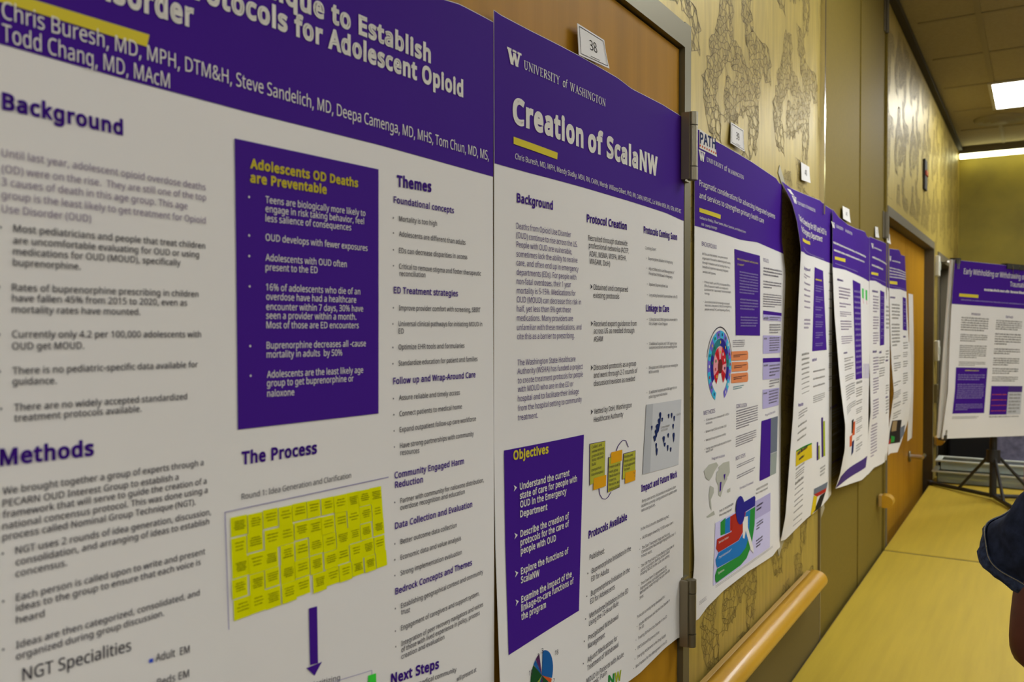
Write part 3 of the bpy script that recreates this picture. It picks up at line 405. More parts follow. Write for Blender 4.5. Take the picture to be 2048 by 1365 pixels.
 ('G', 'p4', 'text_panel/panel_lettering', 'lilac', [24323, 15877, 25406, 15768, 2]),
 ('G', 'p4', 'body_lettering', 'mauve', [21794, 17652, 23475, 17521, 2]),
 ('G', 'p4', 'body_lettering', 'mauve', [21925, 17438, 23490, 17390, 1]),
 ('G', 'p4', 'body_lettering', 'mauve', [22009, 17281, 23501, 17232, 1]),
 ('G', 'p4', 'body_lettering', 'mauve', [22080, 17135, 23511, 17085, 1]),
 ('G', 'p4', 'body_lettering', 'mauve', [22139, 16987, 23521, 16937, 1]),
 ('G', 'p4', 'body_lettering', 'mauve', [22184, 16838, 23528, 16788, 1]),
 ('G', 'p4', 'body_lettering', 'mauve', [22266, 16539, 23544, 16237, 3]),
 ('G', 'p4', 'body_lettering', 'greytxt', [21831, 15646, 23435, 15583, 1]),
 ('G', 'p4', 'body_lettering', 'greytxt', [21885, 15520, 23446, 15462, 1]),
 ('G', 'p4', 'body_lettering', 'greytxt', [21937, 15394, 23456, 15341, 1]),
 ('G', 'p4', 'body_lettering', 'greytxt', [21987, 15268, 23467, 15220, 1]),
 ('G', 'p4', 'body_lettering', 'greytxt', [22034, 15141, 23478, 15098, 1]),
 ('G', 'p4', 'body_lettering', 'greytxt', [22079, 15014, 23488, 14975, 1]),
 ('G', 'p4', 'body_lettering', 'greytxt', [22122, 14886, 23499, 14853, 1]),
 ('G', 'p4', 'body_lettering', 'greytxt', [22163, 14758, 23510, 14729, 1]),
 ('G', 'p4', 'body_lettering', 'greytxt', [22201, 14629, 23521, 14606, 1]),
 ('G', 'p4', 'body_lettering', 'greytxt', [26307, 17909, 27658, 17850, 1]),
 ('G', 'p4', 'body_lettering', 'greytxt', [26317, 17646, 27672, 17602, 1]),
 ('G', 'p4', 'body_lettering', 'greytxt', [26325, 17398, 27686, 17354, 1]),
 ('G', 'p4', 'body_lettering', 'greytxt', [26332, 17149, 27699, 17105, 1]),
 ('G', 'p4', 'body_lettering', 'greytxt', [26338, 16886, 27712, 16842, 1]),
 ('G', 'p4', 'body_lettering', 'greytxt', [26350, 16227, 27742, 16051, 2]),
 ('G', 'p4', 'body_lettering', 'greytxt', [26354, 15933, 27754, 15757, 3]),
 ('G', 'p4', 'body_lettering', 'greytxt', [26358, 15566, 27766, 15420, 2]),
 ('G', 'p4', 'body_lettering', 'greytxt', [26361, 15243, 27776, 15082, 3]),
 ('G', 'p4', 'body_lettering', 'greytxt', [26365, 14876, 27785, 14729, 2]),
 ('G', 'p4', 'body_lettering', 'greytxt', [26369, 14538, 27792, 14406, 2]),
 ('G', 'p4', 'body_lettering', 'greytxt', [24062, 15124, 25717, 15070, 1]),
 ('G', 'p4', 'body_lettering', 'greytxt', [24070, 14921, 25718, 14866, 1]),
 ('G', 'p4', 'body_lettering', 'greytxt', [24079, 14717, 25720, 14663, 1]),
 ('G', 'p4', 'body_lettering', 'greytxt', [24092, 14445, 25724, 14227, 4]),
 ('G', 'p4', 'body_lettering', 'greytxt', [21717, 14219, 23268, 14012, 3]),
 ('G', 'p4', 'body_lettering', 'greytxt', [21739, 13870, 23211, 13818, 1]),
 ('G', 'p4', 'body_lettering', 'greytxt', [21751, 13695, 23185, 13643, 1]),
 ('G', 'p4', 'body_lettering', 'greytxt', [21762, 13520, 23159, 13468, 1]),
 ('G', 'p4', 'body_lettering', 'greytxt', [21796, 12794, 23057, 12741, 1]),
 ('G', 'p4', 'body_lettering', 'greytxt', [21800, 12693, 23044, 12509, 3]),
 ('G', 'p4', 'body_lettering', 'greytxt', [21811, 12442, 23012, 12363, 1]),
 ('G', 'p4', 'body_lettering', 'greytxt', [21817, 12291, 22993, 12251, 1]),
 ('G', 'p4', 'body_lettering', 'greytxt', [21822, 12140, 22975, 12100, 1]),
 ('G', 'p4', 'body_lettering', 'greytxt', [21827, 11976, 22954, 11936, 1]),
 ('G', 'p4', 'body_lettering', 'greytxt', [21831, 11850, 22956, 11810, 1]),
 ('G', 'p4', 'body_lettering', 'greytxt', [21862, 11693, 22960, 11650, 1]),
 ('G', 'p4', 'body_lettering', 'greytxt', [21940, 11487, 22964, 11444, 1]),
 ('G', 'p4', 'body_lettering', 'greytxt', [21994, 11324, 22961, 11295, 1]),
 ('G', 'p4', 'body_lettering', 'greytxt', [26945, 13828, 28543, 13558, 3]),
 ('G', 'p4', 'body_lettering', 'greytxt', [26953, 13438, 28548, 13227, 3]),
 ('G', 'p4', 'body_lettering', 'greytxt', [26961, 13106, 28553, 13016, 1]),
 ('G', 'p4', 'body_lettering', 'greytxt', [26967, 12895, 28556, 12775, 2]),
 ('G', 'p4', 'body_lettering', 'greytxt', [26975, 12624, 28561, 12503, 2]),
 ('G', 'p4', 'body_lettering', 'greytxt', [26996, 12079, 28572, 11776, 4]),
 ('G', 'p4', 'body_lettering', 'greytxt', [27013, 11685, 28582, 11533, 2]),
 ('T', 'p4', 'heading_lettering', 'purple', 'p4head', [('Discussion', 26628, 13855, 27722, 13888), ('Limitations', 26991, 12200, 28484, 12155)]),
 ('Q', 'p4', 'photo_figure', 'photoyellow', [(21682, 13263), (23968, 13183), (24041, 12768), (21755, 12850)]),
 ('Q', 'p4', 'photo_figure+', 'green', [(21682, 13263), (23968, 13183), (23971, 13142), (21697, 13224)]),
 ('G', 'p4', 'photo_figure+', 'ink', [21867, 13196, 23393, 13104, 1]),
 ('G', 'p4', 'photo_figure+', 'ink', [22166, 13005, 22927, 12939, 1]),
 ('Q', 'p4', 'bar_chart', 'plum', [(24623, 13121), (24823, 13112), (24846, 12607), (24648, 12605)]),
 ('Q', 'p4', 'bar_chart', 'olive2', [(24862, 12996), (25032, 12990), (25048, 12608), (24879, 12602)]),
 ('Q', 'p4', 'bar_chart', 'plum', [(25216, 13746), (25471, 13737), (25548, 12600), (25329, 12607)]),
 ('Q', 'p4', 'bar_chart', 'olive2', [(25511, 13619), (25778, 13608), (25853, 12589), (25585, 12602)]),
 ('G', 'p4', 'body_lettering', 'greytxt', [25129, 12358, 25869, 12073, 3]),
 ('Q', 'p4', 'photo_figure', 'slate', [(24345, 11870), (26295, 11766), (26141, 11615), (24310, 11717)]),
 ('Q', 'p4', 'photo_figure', 'red', [(24310, 11717), (26141, 11615), (25986, 11523), (24764, 11586)]),
 ('Q', 'p4', 'photo_figure', 'black', [(25168, 11546), (25986, 11523), (25256, 11204), (24285, 11227)]),
 ('Q', 'p4', 'photo_figure', 'photoyellow', [(24312, 11690), (24764, 11586), (24528, 11266), (23932, 11184)]),
 ('Q', 'p4', 'photo_figure', 'black', [(23932, 11184), (24528, 11266), (24285, 11227), (23531, 11179)]),
 ('H', 'p5', [(2.617, 1.8087), (2.666, 1.8065), (2.831, 1.8093), (3.054, 1.8037), (3.321, 1.796)]),
 ('W', 'p5', 'header_band/logo', [(26236, 19385), (26659, 19385), (26802, 19222), (26378, 19225)]),
 ('T', 'p5', 'header_band/logo', 'white', 'serif106', [('UNIVERSITY', 26872, 19273, 27980, 19275), ('WASHINGTON', 28295, 19274, 29479, 19273)]),
 ('G2', 'p5', 'header_band/header_lettering', 'white', [(26521, 18769), (32243, 18738)], 1, 75),
 ('G2', 'p5', 'header_band/header_lettering', 'white', [(26593, 18554), (31868, 18539)], 1, 75),
 ('Q', 'p5', 'header_band/accent_bar', 'gold', [(26734, 18402), (28310, 18435), (28311, 18326), (26735, 18314)]),
 ('G2', 'p5', 'header_band/header_lettering', 'lilac', [(26807, 18185), (30541, 18137)], 1, 40),
 ('Q', 'p5', 'text_panel', 'purple', [(29610, 17842), (31086, 17776), (31459, 14548), (30131, 14566)]),
 ('G', 'p5', 'text_panel/panel_lettering', 'lilac', [29841, 17526, 31039, 17445, 1]),
 ('G', 'p5', 'text_panel/panel_lettering', 'lilac', [29868, 17348, 31057, 17266, 1]),
 ('G', 'p5', 'text_panel/panel_lettering', 'lilac', [29896, 17168, 31074, 17086, 1]),
 ('G', 'p5', 'text_panel/panel_lettering', 'lilac', [29923, 16989, 31091, 16907, 1]),
 ('G', 'p5', 'text_panel/panel_lettering', 'lilac', [29951, 16809, 31107, 16727, 1]),
 ('G', 'p5', 'text_panel/panel_lettering', 'lilac', [29978, 16629, 31123, 16546, 1]),
 ('G', 'p5', 'text_panel/panel_lettering', 'lilac', [30002, 16448, 31137, 16366, 1]),
 ('G', 'p5', 'text_panel/panel_lettering', 'lilac', [30026, 16267, 31151, 16185, 1]),
 ('G', 'p5', 'text_panel/panel_lettering', 'lilac', [30051, 16086, 31166, 16004, 1]),
 ('G', 'p5', 'text_panel/panel_lettering', 'lilac', [30076, 15904, 31180, 15822, 1]),
 ('G', 'p5', 'text_panel/panel_lettering', 'lilac', [30102, 15723, 31194, 15640, 1]),
 ('G', 'p5', 'text_panel/panel_lettering', 'lilac', [30128, 15541, 31209, 15458, 1]),
 ('G', 'p5', 'text_panel/panel_lettering', 'lilac', [30155, 15358, 31223, 15276, 1]),
 ('G', 'p5', 'text_panel/panel_lettering', 'lilac', [30182, 15175, 31238, 15093, 1]),
 ('G', 'p5', 'text_panel/panel_lettering', 'lilac', [30209, 14992, 31253, 14910, 1]),
 ('G', 'p5', 'text_panel/panel_lettering', 'lilac', [30236, 14809, 31270, 14726, 1]),
 ('G', 'p5', 'heading_lettering', 'plum', [27027, 17765, 27959, 17690, 1]),
 ('G', 'p5', 'body_lettering', 'mauve', [27212, 17549, 29149, 17155, 4]),
 ('G', 'p5', 'body_lettering', 'mauve', [27250, 17068, 29251, 16887, 2]),
 ('G', 'p5', 'body_lettering', 'mauve', [27274, 16797, 29311, 16616, 3]),
 ('G', 'p5', 'body_lettering', 'mauve', [27279, 16526, 29369, 16195, 4]),
 ('G', 'p5', 'body_lettering', 'mauve', [27240, 16044, 29464, 15775, 4]),
 ('G', 'p5', 'heading_lettering', 'plum', [27555, 15540, 28347, 15480, 1]),
 ('G', 'p5', 'body_lettering', 'greytxt', [27605, 15371, 29636, 15221, 2]),
 ('G', 'p5', 'body_lettering', 'greytxt', [27606, 15188, 29692, 14950, 3]),
 ('G', 'p5', 'body_lettering', 'greytxt', [27580, 14825, 29803, 14620, 3]),
 ('G', 'p5', 'body_lettering', 'greytxt', [27535, 14524, 29899, 14045, 6]),
 ('G', 'p5', 'body_lettering', 'greytxt', [27298, 13907, 30107, 13643, 4]),
 ('G', 'p5', 'body_lettering', 'greytxt', [30232, 14494, 31462, 14395, 1]),
 ('G', 'p5', 'body_lettering', 'greytxt', [30230, 14295, 31466, 13964, 4]),
 ('G', 'p5', 'body_lettering', 'greytxt', [30225, 13864, 31478, 13699, 2]),
 ('G', 'p5', 'body_lettering', 'greytxt', [30223, 13599, 31486, 13400, 3]),
 ('G', 'p5', 'body_lettering', 'greytxt', [30231, 13266, 31500, 13066, 3]),
 ('G', 'p5', 'body_lettering', 'greytxt', [30250, 12966, 31515, 12765, 3]),
 ('G', 'p5', 'body_lettering', 'greytxt', [30277, 12630, 31538, 12495, 2]),
 ('G', 'p5', 'body_lettering', 'greytxt', [30306, 12393, 31552, 12122, 3]),
 ('Q', 'p5', 'bar_chart', 'greenb', [(31397, 17636), (31784, 17634), (31788, 17288), (31455, 17312)]),
 ('Q', 'p5', 'bar_chart', 'greenb', [(32224, 17616), (32739, 17618), (32723, 17243), (32289, 17267)]),
 ('Q', 'p5', 'bar_chart', 'pink', [(31563, 17281), (31674, 17284), (31788, 17114), (31675, 17129)]),
 ('Q', 'p5', 'bar_chart', 'pink', [(32428, 17235), (32573, 17239), (32717, 17101), (32569, 17115)]),
 ('Q', 'p5', 'bar_chart', 'lav', [(31781, 15034), (31920, 15029), (31892, 14525), (31750, 14533)]),
 ('Q', 'p5', 'bar_chart', 'lav', [(32138, 15021), (32292, 15016), (32278, 14505), (32118, 14514)]),
 ('Q', 'p5', 'bar_chart', 'lav', [(32534, 15007), (32702, 15000), (32716, 14483), (32535, 14492)]),
 ('Q', 'p5', 'bar_chart', 'lav', [(32959, 14991), (33127, 14985), (33167, 14459), (32992, 14468)]),
 ('Q', 'p5', 'photo_figure', 'black', [(29146, 13304), (29670, 13319), (29589, 12870), (29199, 12880)]),
 ('Q', 'p5', 'photo_figure', 'rust', [(29679, 13203), (30019, 13220), (29942, 12766), (29344, 12799)]),
 ('Q', 'p5', 'photo_figure', 'rust', [(28522, 12861), (29341, 12832), (29306, 12480), (28732, 12503)]),
 ('Q', 'p5', 'photo_figure', 'navy', [(29392, 12600), (29855, 12611), (29717, 12217), (29290, 12158)]),
 ('Q', 'p5', 'footer_band', 'plum', [(26848, 11871), (32963, 11681), (32487, 11336), (26405, 11577)]),
 ('H', 'p6', [(3.329, 1.8), (3.445, 1.8034), (3.61, 1.7935), (3.802, 1.7893)]),
 ('W', 'p6', 'header_band/logo', [(33715, 19390), (34065, 19381), (34157, 19204), (33807, 19214)]),
 ('G2', 'p6', 'header_band/logo', 'white', [(34244, 19229), (35653, 19222)], 1, 70),
 ('G2', 'p6', 'header_band/header_lettering', 'white', [(33901, 18854), (37308, 18787)], 1, 90),
 ('G2', 'p6', 'header_band/header_lettering', 'white', [(33817, 18556), (36072, 18516)], 1, 90),
 ('Q', 'p6', 'header_band/accent_bar', 'gold', [(33730, 18331), (35026, 18344), (35029, 18250), (33731, 18240)]),
 ('G2', 'p6', 'header_band/header_lettering', 'lilac', [(33822, 18116), (37146, 18059)], 1, 40),
 ('Q', 'p6', 'text_panel', 'purple', [(35484, 17718), (36592, 17680), (36490, 15612), (35460, 15591)]),
 ('G', 'p6', 'text_panel/panel_lettering', 'lilac', [35607, 17511, 36448, 17357, 2]),
 ('G', 'p6', 'text_panel/panel_lettering', 'lilac', [35613, 17261, 36448, 17108, 2]),
 ('G', 'p6', 'text_panel/panel_lettering', 'lilac', [35618, 17011, 36446, 16858, 2]),
 ('G', 'p6', 'text_panel/panel_lettering', 'lilac', [35622, 16762, 36444, 16608, 2]),
 ('G', 'p6', 'text_panel/panel_lettering', 'lilac', [35626, 16512, 36440, 16358, 2]),
 ('G', 'p6', 'text_panel/panel_lettering', 'lilac', [35630, 16262, 36436, 16108, 2]),
 ('G', 'p6', 'text_panel/panel_lettering', 'lilac', [35631, 16011, 36430, 15857, 2]),
 ('G', 'p6', 'heading_lettering', 'plum', [33916, 17679, 35044, 17588, 1]),
 ('G', 'p6', 'heading_lettering', 'plum', [33998, 15433, 34763, 15341, 1]),
 ('G', 'p6', 'heading_lettering', 'plum', [35293, 15384, 35874, 15289, 1]),
 ('G', 'p6', 'body_lettering', 'mauve', [34096, 17501, 35154, 16836, 6]),
 ('G', 'p6', 'body_lettering', 'mauve', [34109, 16725, 35171, 16207, 5]),
 ('G', 'p6', 'body_lettering', 'mauve', [34117, 16133, 35182, 15653, 5]),
 ('G', 'p6', 'body_lettering', 'mauve', [34084, 15209, 35185, 14545, 6]),
 ('G', 'p6', 'body_lettering', 'mauve', [34034, 14434, 35187, 13810, 6]),
 ('G', 'p6', 'body_lettering', 'mauve', [33968, 13626, 35199, 12873, 7]),
 ('G', 'p6', 'body_lettering', 'mauve', [33898, 12707, 35013, 11463, 11]),
 ('G', 'p6', 'body_lettering', 'greytxt', [35296, 15174, 36624, 14868, 3]),
 ('G', 'p6', 'body_lettering', 'greytxt', [35299, 14754, 36629, 14372, 4]),
 ('G', 'p6', 'heading_lettering', 'plum', [36883, 15008, 37549, 14929, 1]),
 ('G', 'p6', 'heading_lettering', 'plum', [36942, 13532, 37641, 13452, 1]),
 ('G', 'p6', 'body_lettering', 'greytxt', [37028, 17197, 37870, 16200, 6]),
 ('G', 'p6', 'body_lettering', 'greytxt', [36945, 15405, 37680, 15046, 3]),
 ('G', 'p6', 'body_lettering', 'greytxt', [36977, 14009, 37731, 13608, 4]),
 ('G', 'p6', 'body_lettering', 'greytxt', [37019, 13407, 37799, 12803, 5]),
 ('H', 'p7', [(3.823, 1.7922), (3.898, 1.7909), (4.073, 1.7953), (4.314, 1.7929)]),
 ('W', 'p7', 'header_band/logo', [(38226, 19235), (38715, 19248), (38710, 19040), (38304, 19035)]),
 ('G2', 'p7', 'header_band/logo', 'white', [(38913, 19053), (40827, 19089)], 1, 70),
 ('G2', 'p7', 'header_band/header_lettering', 'white', [(38375, 18731), (42996, 18771)], 1, 70),
 ('G2', 'p7', 'header_band/header_lettering', 'white', [(38372, 18607), (42962, 18668)], 1, 70),
 ('G2', 'p7', 'header_band/header_lettering', 'white', [(38369, 18483), (42927, 18566)], 1, 70),
 ('G2', 'p7', 'header_band/header_lettering', 'white', [(38366, 18360), (42892, 18464)], 1, 70),
 ('Q', 'p7', 'header_band/accent_bar', 'gold', [(38362, 18216), (39943, 18243), (39937, 18115), (38359, 18092)]),
 ('G2', 'p7', 'header_band/header_lettering', 'lilac', [(38471, 17993), (42550, 17999)], 1, 40),
 ('Q', 'p7', 'text_panel', 'purple', [(41534, 17651), (42695, 17618), (42542, 16142), (41343, 16190)]),
 ('G', 'p7', 'heading_lettering', 'plum', [38417, 17579, 39452, 17496, 1]),
 ('G', 'p7', 'heading_lettering', 'plum', [41372, 15925, 42105, 15837, 1]),
 ('G', 'p7', 'text_panel/panel_lettering', 'lilac', [41733, 17479, 42659, 17255, 2]),
 ('G', 'p7', 'text_panel/panel_lettering', 'lilac', [41665, 17166, 42558, 16943, 2]),
 ('G', 'p7', 'text_panel/panel_lettering', 'lilac', [41598, 16854, 42459, 16632, 2]),
 ('G', 'p7', 'text_panel/panel_lettering', 'lilac', [41534, 16544, 42361, 16322, 2]),
 ('G', 'p7', 'body_lettering', 'greytxt', [38702, 17317, 40520, 16611, 5]),
 ('G', 'p7', 'body_lettering', 'greytxt', [38598, 16486, 40427, 15475, 7]),
 ('G', 'p7', 'body_lettering', 'greytxt', [38791, 15114, 40491, 14949, 2]),
 ('G', 'p7', 'body_lettering', 'greytxt', [38723, 14825, 40472, 14439, 4]),
 ('G', 'p7', 'body_lettering', 'greytxt', [38359, 14036, 40413, 13837, 2]),
 ('G', 'p7', 'body_lettering', 'greytxt', [38164, 13638, 40441, 13310, 4]),
 ('G', 'p7', 'body_lettering', 'greytxt', [38577, 13132, 40579, 12909, 2]),
 ('G', 'p7', 'body_lettering', 'greytxt', [38889, 12731, 40752, 12415, 3]),
 ('G', 'p7', 'body_lettering', 'greytxt', [41310, 15661, 42560, 15312, 3]),
 ('G', 'p7', 'body_lettering', 'greytxt', [41149, 15224, 42249, 14962, 3]),
 ('G', 'p7', 'body_lettering', 'greytxt', [41118, 14830, 42197, 14524, 3]),
 ('G', 'p7', 'body_lettering', 'greytxt', [41085, 14305, 42134, 13779, 5]),
 ('G', 'p7', 'body_lettering', 'greytxt', [41103, 13448, 42118, 12889, 5]),
 ('Q', 'p7', 'photo_figure', 'black', [(38789, 12403), (41155, 12231), (41086, 11244), (38368, 11465)]),
 ('Q', 'p7', 'photo_figure+', 'tanph', [(38926, 12369), (40006, 12292), (39956, 11866), (38884, 11931)]),
 ('Q', 'p7', 'photo_figure+', 'green', [(38897, 11762), (39639, 11642), (39539, 11439), (38801, 11479)]),
 ('Q', 'p7', 'photo_figure+', 'red', [(38367, 11569), (38797, 11668), (38698, 11449), (38306, 11472)]),
 ('Q', 'p7', 'photo_figure+', 'slate', [(40961, 11896), (42329, 11897), (42214, 11501), (41080, 11311)]),
]

# the easel poster in its own frame: x out of the sheet, y across, z up
PAPERS['p9'] = Sheet(0.0, 1.22, [(0, .914), (1.22, .914)], [(0, 0), (1.22, 0)], .004, [(0, .004), (.25, .02), (.45, .012), (.7, .004), (1, .004)], .10, [(0, .004), (1, .004)], .1, .0, 0)

# ------------------------------------------------------------------ room shell
CE = 2.98; YF = 7.36; XR = 4.2; YB = -2.6
m = MB(); m.box((-.2, YB - .2, -.1), (XR + .2, YF + .2, 0), 'carpet'); struct(m.build('floor'), 'dark brown carpet floor under the tables', 'floor')
m = MB(); m.box((-.2, YB - .2, CE), (XR + .2, YF + .2, CE + .1), 'ceiling_tile'); struct(m.build('ceiling'), 'drop ceiling of square tan tiles', 'ceiling')
m = MB()
x = -.325
while x < XR:
    m.box((max(x, .02), YB, CE - .004), (x + .024, YF, CE - .0005), 'tbar') if x + .024 > .03 else None; x += .61
y = YB + .1
while y < YF:
    m.box((.06, y, CE - .0042), (XR, y + .024, CE - .0006), 'tbar'); y += .61
struct(m.build('trim_1'), 'thin metal grid holding the ceiling tiles', 'ceiling grid')
m = MB(); m.box((.001, YB, CE - .03), (.03, YF - .001, CE - .0045), 'dark_trim'); struct(m.build('shadow_strip'), 'dark strip standing in for the shadow line where wall meets ceiling', 'trim')  # dark-coloured strip modelled in place of the shadow along the ceiling line

D1 = (.42, 1.438, 2.117); J = .032           # wood door by the camera: left, right, head height
T0, T1 = 2.54, 3.72                           # tan double door
D3 = (3.80, 5.545, 2.085)                      # wood double door further on
D4 = (5.86, 6.80, 2.04)                        # dark door at the end
m = MB()
def wallbox(y0, y1, z0, z1): m.box((-.12, y0, z0), (0, y1, z1), 'wallpaper')
wallbox(YB, D1[0] - J, 0, CE); wallbox(D1[0] - J, D1[1] + J, D1[2] + .044, CE); wallbox(D1[1] + J, T0, 0, CE)
wallbox(T1, D3[0] - .03, 0, CE); wallbox(D3[0] - .03, D3[1] + .03, D3[2] + .042, CE); wallbox(D3[1] + .03, D4[0] - .05, 0, CE)
wallbox(D4[0] - .05, D4[1] + .05, D4[2] + .05, CE); wallbox(D4[1] + .05, YF, 0, CE)
# printed line clusters of the wallpaper (thin printed strokes on the paper's face)
STROKES = [[(1457, 11), (1444, 73), (1430, 117), (1422, 157), (1415, 190), (1426, 227), (1435, 256)],
           [(1441, 70), (1466, 106), (1481, 139), (1486, 161), (1499, 183), (1510, 212), (1507, 249), (1503, 293)],
           [(1459, 180), (1457, 216), (1477, 205), (1495, 176)], [(1488, 0), (1501, 73), (1507, 121), (1514, 154), (1503, 176)], [(1517, 110), (1532, 121), (1536, 147)]]
PH_ = math.radians(31.545); PP_ = math.radians(.916)
fw = Vector((-math.sin(PH_) * math.cos(PP_), math.cos(PH_) * math.cos(PP_), -math.sin(PP_))); rt = Vector((math.cos(PH_), math.sin(PH_), 0)); upv = rt.cross(fw)
def wall_yz(px, py):
    """place on the wall of a point of the wallpaper's repeat, read off the photograph"""
    d = fw + (px - 1024) / 1720 * rt - (py - 682.5) / 1720 * upv; t = -CAM.x / d.x; p = CAM + t * d; return p.y, p.z
TILE = [[wall_yz(*p) for p in st] for st in STROKES]
def cluster_pts(rng):
    out = []
    for st in TILE:
        for (a, b), (c, d) in zip(st, st[1:]):
            L = math.hypot(c - a, d - b); n = max(2, int(L / .004))
            for i in range(n):
                for _ in range(9):
                    t = (i + rng.random()) / n; w = .036
                    out.append((a + (c - a) * t + rng.uniform(-w, w), b + (d - b) * t + rng.uniform(-w, w)))
    return out
rng = random.Random(3); base = cluster_pts(rng)
keep = []
for p in base:
    if all((p[0] - q[0]) ** 2 + (p[1] - q[1]) ** 2 > .0086 ** 2 for q in keep): keep.append(p)
edges = set()
for i, p in enumerate(keep):
    ds = sorted(((p[0] - q[0]) ** 2 + (p[1] - q[1]) ** 2, j) for j, q in enumerate(keep) if j != i)[:5]
    for d, j in ds:
        if d < .025 ** 2: edges.add((min(i, j), max(i, j)))
PY, PZ = .485, .34
def on_wall(y, z):
    if z < .95 or z > CE - .06: return False
    if YB + .1 < y < D1[0] - J: return y > .1
    if D1[0] - J <= y <= D1[1] + J: return z > D1[2] + .06
    if D1[1] + J < y < T0 - .015: return True
    if T1 + .02 < y < D3[0] - .05 or D3[1] + .05 < y < D4[0] - .07: return True
    if D3[0] - .05 <= y <= D4[1] + .1: return z > 2.16
    return D4[1] + .1 < y < YF - .03
for iy in range(-6, 14):
    for iz in range(-4, 3):
        oy, oz = iy * PY, iz * PZ + (.06 * iy) % PZ
        for i, j in edges:
            a, b = keep[i], keep[j]
            y0, z0, y1, z1 = a[0] + oy, a[1] + oz, b[0] + oy, b[1] + oz
            if not (on_wall(y0, z0) and on_wall(y1, z1)): continue
            L = math.hypot(y1 - y0, z1 - z0) or 1; w = .0007 if y0 < 3.6 else .0009; nx, nz = -(z1 - z0) / L * w, (y1 - y0) / L * w
            m.add([(.0004, y0 - nx, z0 - nz), (.0004, y1 - nx, z1 - nz), (.0004, y1 + nx, z1 + nz), (.0004, y0 + nx, z0 + nz)], [(0, 1, 2, 3)], 'wallpaper_line')
struct(m.build('wall_left'), 'tan wallpapered wall with brown scribble clusters', 'wall')
m = MB(); m.box((-.12, YF, 0), (XR, YF + .12, CE), 'farwall'); struct(m.build('wall_far'), 'yellow green end wall washed by the strip lamp', 'wall')
m = MB(); m.box((XR, YB, 0), (XR + .12, YF, CE), 'plainwall'); struct(m.build('wall_right'), 'plain wall across the room', 'wall')
m = MB(); m.box((-.12, YB - .12, 0), (XR, YB, CE), 'plainwall'); struct(m.build('wall_back'), 'plain wall behind the camera', 'wall')
m = MB()
for y0, y1 in ((D1[1] + J + .002, T0 - .012), (YB, D1[0] - J - .002)): m.box((.0005, y0, 0), (.006, y1, .940), 'kick')
struct(m.build('baseboard_left'), 'dark grey kick panel below the wooden handrail', 'wainscot')
m = MB(); m.box((-.01, T0 - .008, 1.95), (.012, T0 + .006, CE - .05), 'chrome'); m.box((-.01, T0 - .008, 0), (.006, T0 + .004, 1.95), 'bronze')
struct(m.build('trim_3'), 'bright metal edge strip between wallpaper and tan panels', 'trim')
m = MB(); m.box((.0, T1 - .004, 0), (.008, T1 + .014, CE - .05), 'tan_laminate'); struct(m.build('trim_4'), 'tan edge strip beyond the tan panels', 'trim')

# ------------------------------------------------------------------ doors
def hinge(parent, loc, y, z, h, X=.022, r=.0088):
    m = MB(); k = h / 5
    for i, (a, b) in enumerate(((0, 1), (1, 4), (4, 5))):
        rr = r if i != 1 else r * .96
        m.tube([(X, y, z - h / 2 + a * k + .0008), (X, y, z - h / 2 + b * k - .0008)], rr, 'nickel', 16)
    m.box((.004, y - .004, z - h / 2), (.010, y + .020, z + h / 2), 'nickel')
    m.box((.006, y - .013, z - h / 2 + .002), (X - .002, y - .005, z + h / 2 - .002), 'bronze')
    return m.build('hinge', parent, loc)
d1 = struct(empty('door_1', (0, 1.438, 0)), 'yellow wood door in a steel frame behind the two nearest posters', 'door')
o = d1.location
m = MB(); m.box((-.045, D1[0] + .003, .01), (-.006, D1[1] - .003, D1[2] - .003), 'door_wood'); m.build('door_leaf', d1, o)
m = MB(); m.box((-.12, D1[1], 0), (.004, D1[1] + J - .002, D1[2] + .044), 'steel'); m.box((-.12, D1[0] - J + .002, 0), (.004, D1[0], D1[2] + .044), 'steel'); m.box((-.12, D1[0], D1[2]), (.004, D1[1], D1[2] + .042), 'steel')
m.build('door_frame', d1, o)
for zc in (1.9416, 1.134): hinge(d1, o, 1.428, zc, .118)
d2 = struct(empty('door_2', (0, T0, 0)), 'tall tan laminate double panel beside the wallpaper', 'panel door'); o = d2.location
TM_ = 3.18
for a, b in ((T0 + .008, TM_ - .003), (TM_ + .003, T1 - .006)):
    m = MB(); m.box((-.06, a, .01), (-.004 if a < TM_ - .1 else -.001, b, CE - .055), 'tan_laminate', .002); m.build('door_leaf', d2, o)
for z0, z1 in ((2.80, 2.93), (1.985, 2.09)):
    m = MB(); m.tube([(.006, T1 - .012, z0), (.006, T1 - .012, z1)], .008, 'dark_frame', 10); m.box((-.001, T1 - .05, z0), (.003, T1 - .012, z1), 'dark_frame'); m.build('hinge', d2, o)
d3 = struct(empty('door_3', (0, D3[0], 0)), 'wood double door with a dull frame past the tan panels', 'door'); o = d3.location
mid = 4.72
for a, b in ((D3[0] + .004, mid - .002), (mid + .002, D3[1] - .004)):
    m = MB(); m.box((-.085, a, .01), (-.045, b, D3[2] - .004), 'door_wood'); m.build('door_leaf', d3, o)
m = MB(); m.box((-.12, D3[0] - .028, 0), (.006, D3[0], D3[2] + .04), 'dark_frame'); m.box((-.12, D3[1], 0), (.006, D3[1] + .028, D3[2] + .04), 'dark_frame'); m.box((-.12, D3[0], D3[2]), (.006, D3[1], D3[2] + .04), 'dark_frame')
m.build('door_frame', d3, o)
m = MB(); m.tube([(-.044, 4.90, .956), (.02, 4.90, .956)], .011, 'chrome'); m.tube([(.02, 4.90, .956), (.02, 4.99, .956)], .010, 'chrome'); m.lathe((-.044, 4.90, .956), [(.0, 0), (.028, 0), (.028, .008), (.0, .008)], 'nickel', axis='x'); m.build('door_handle', d3, o)
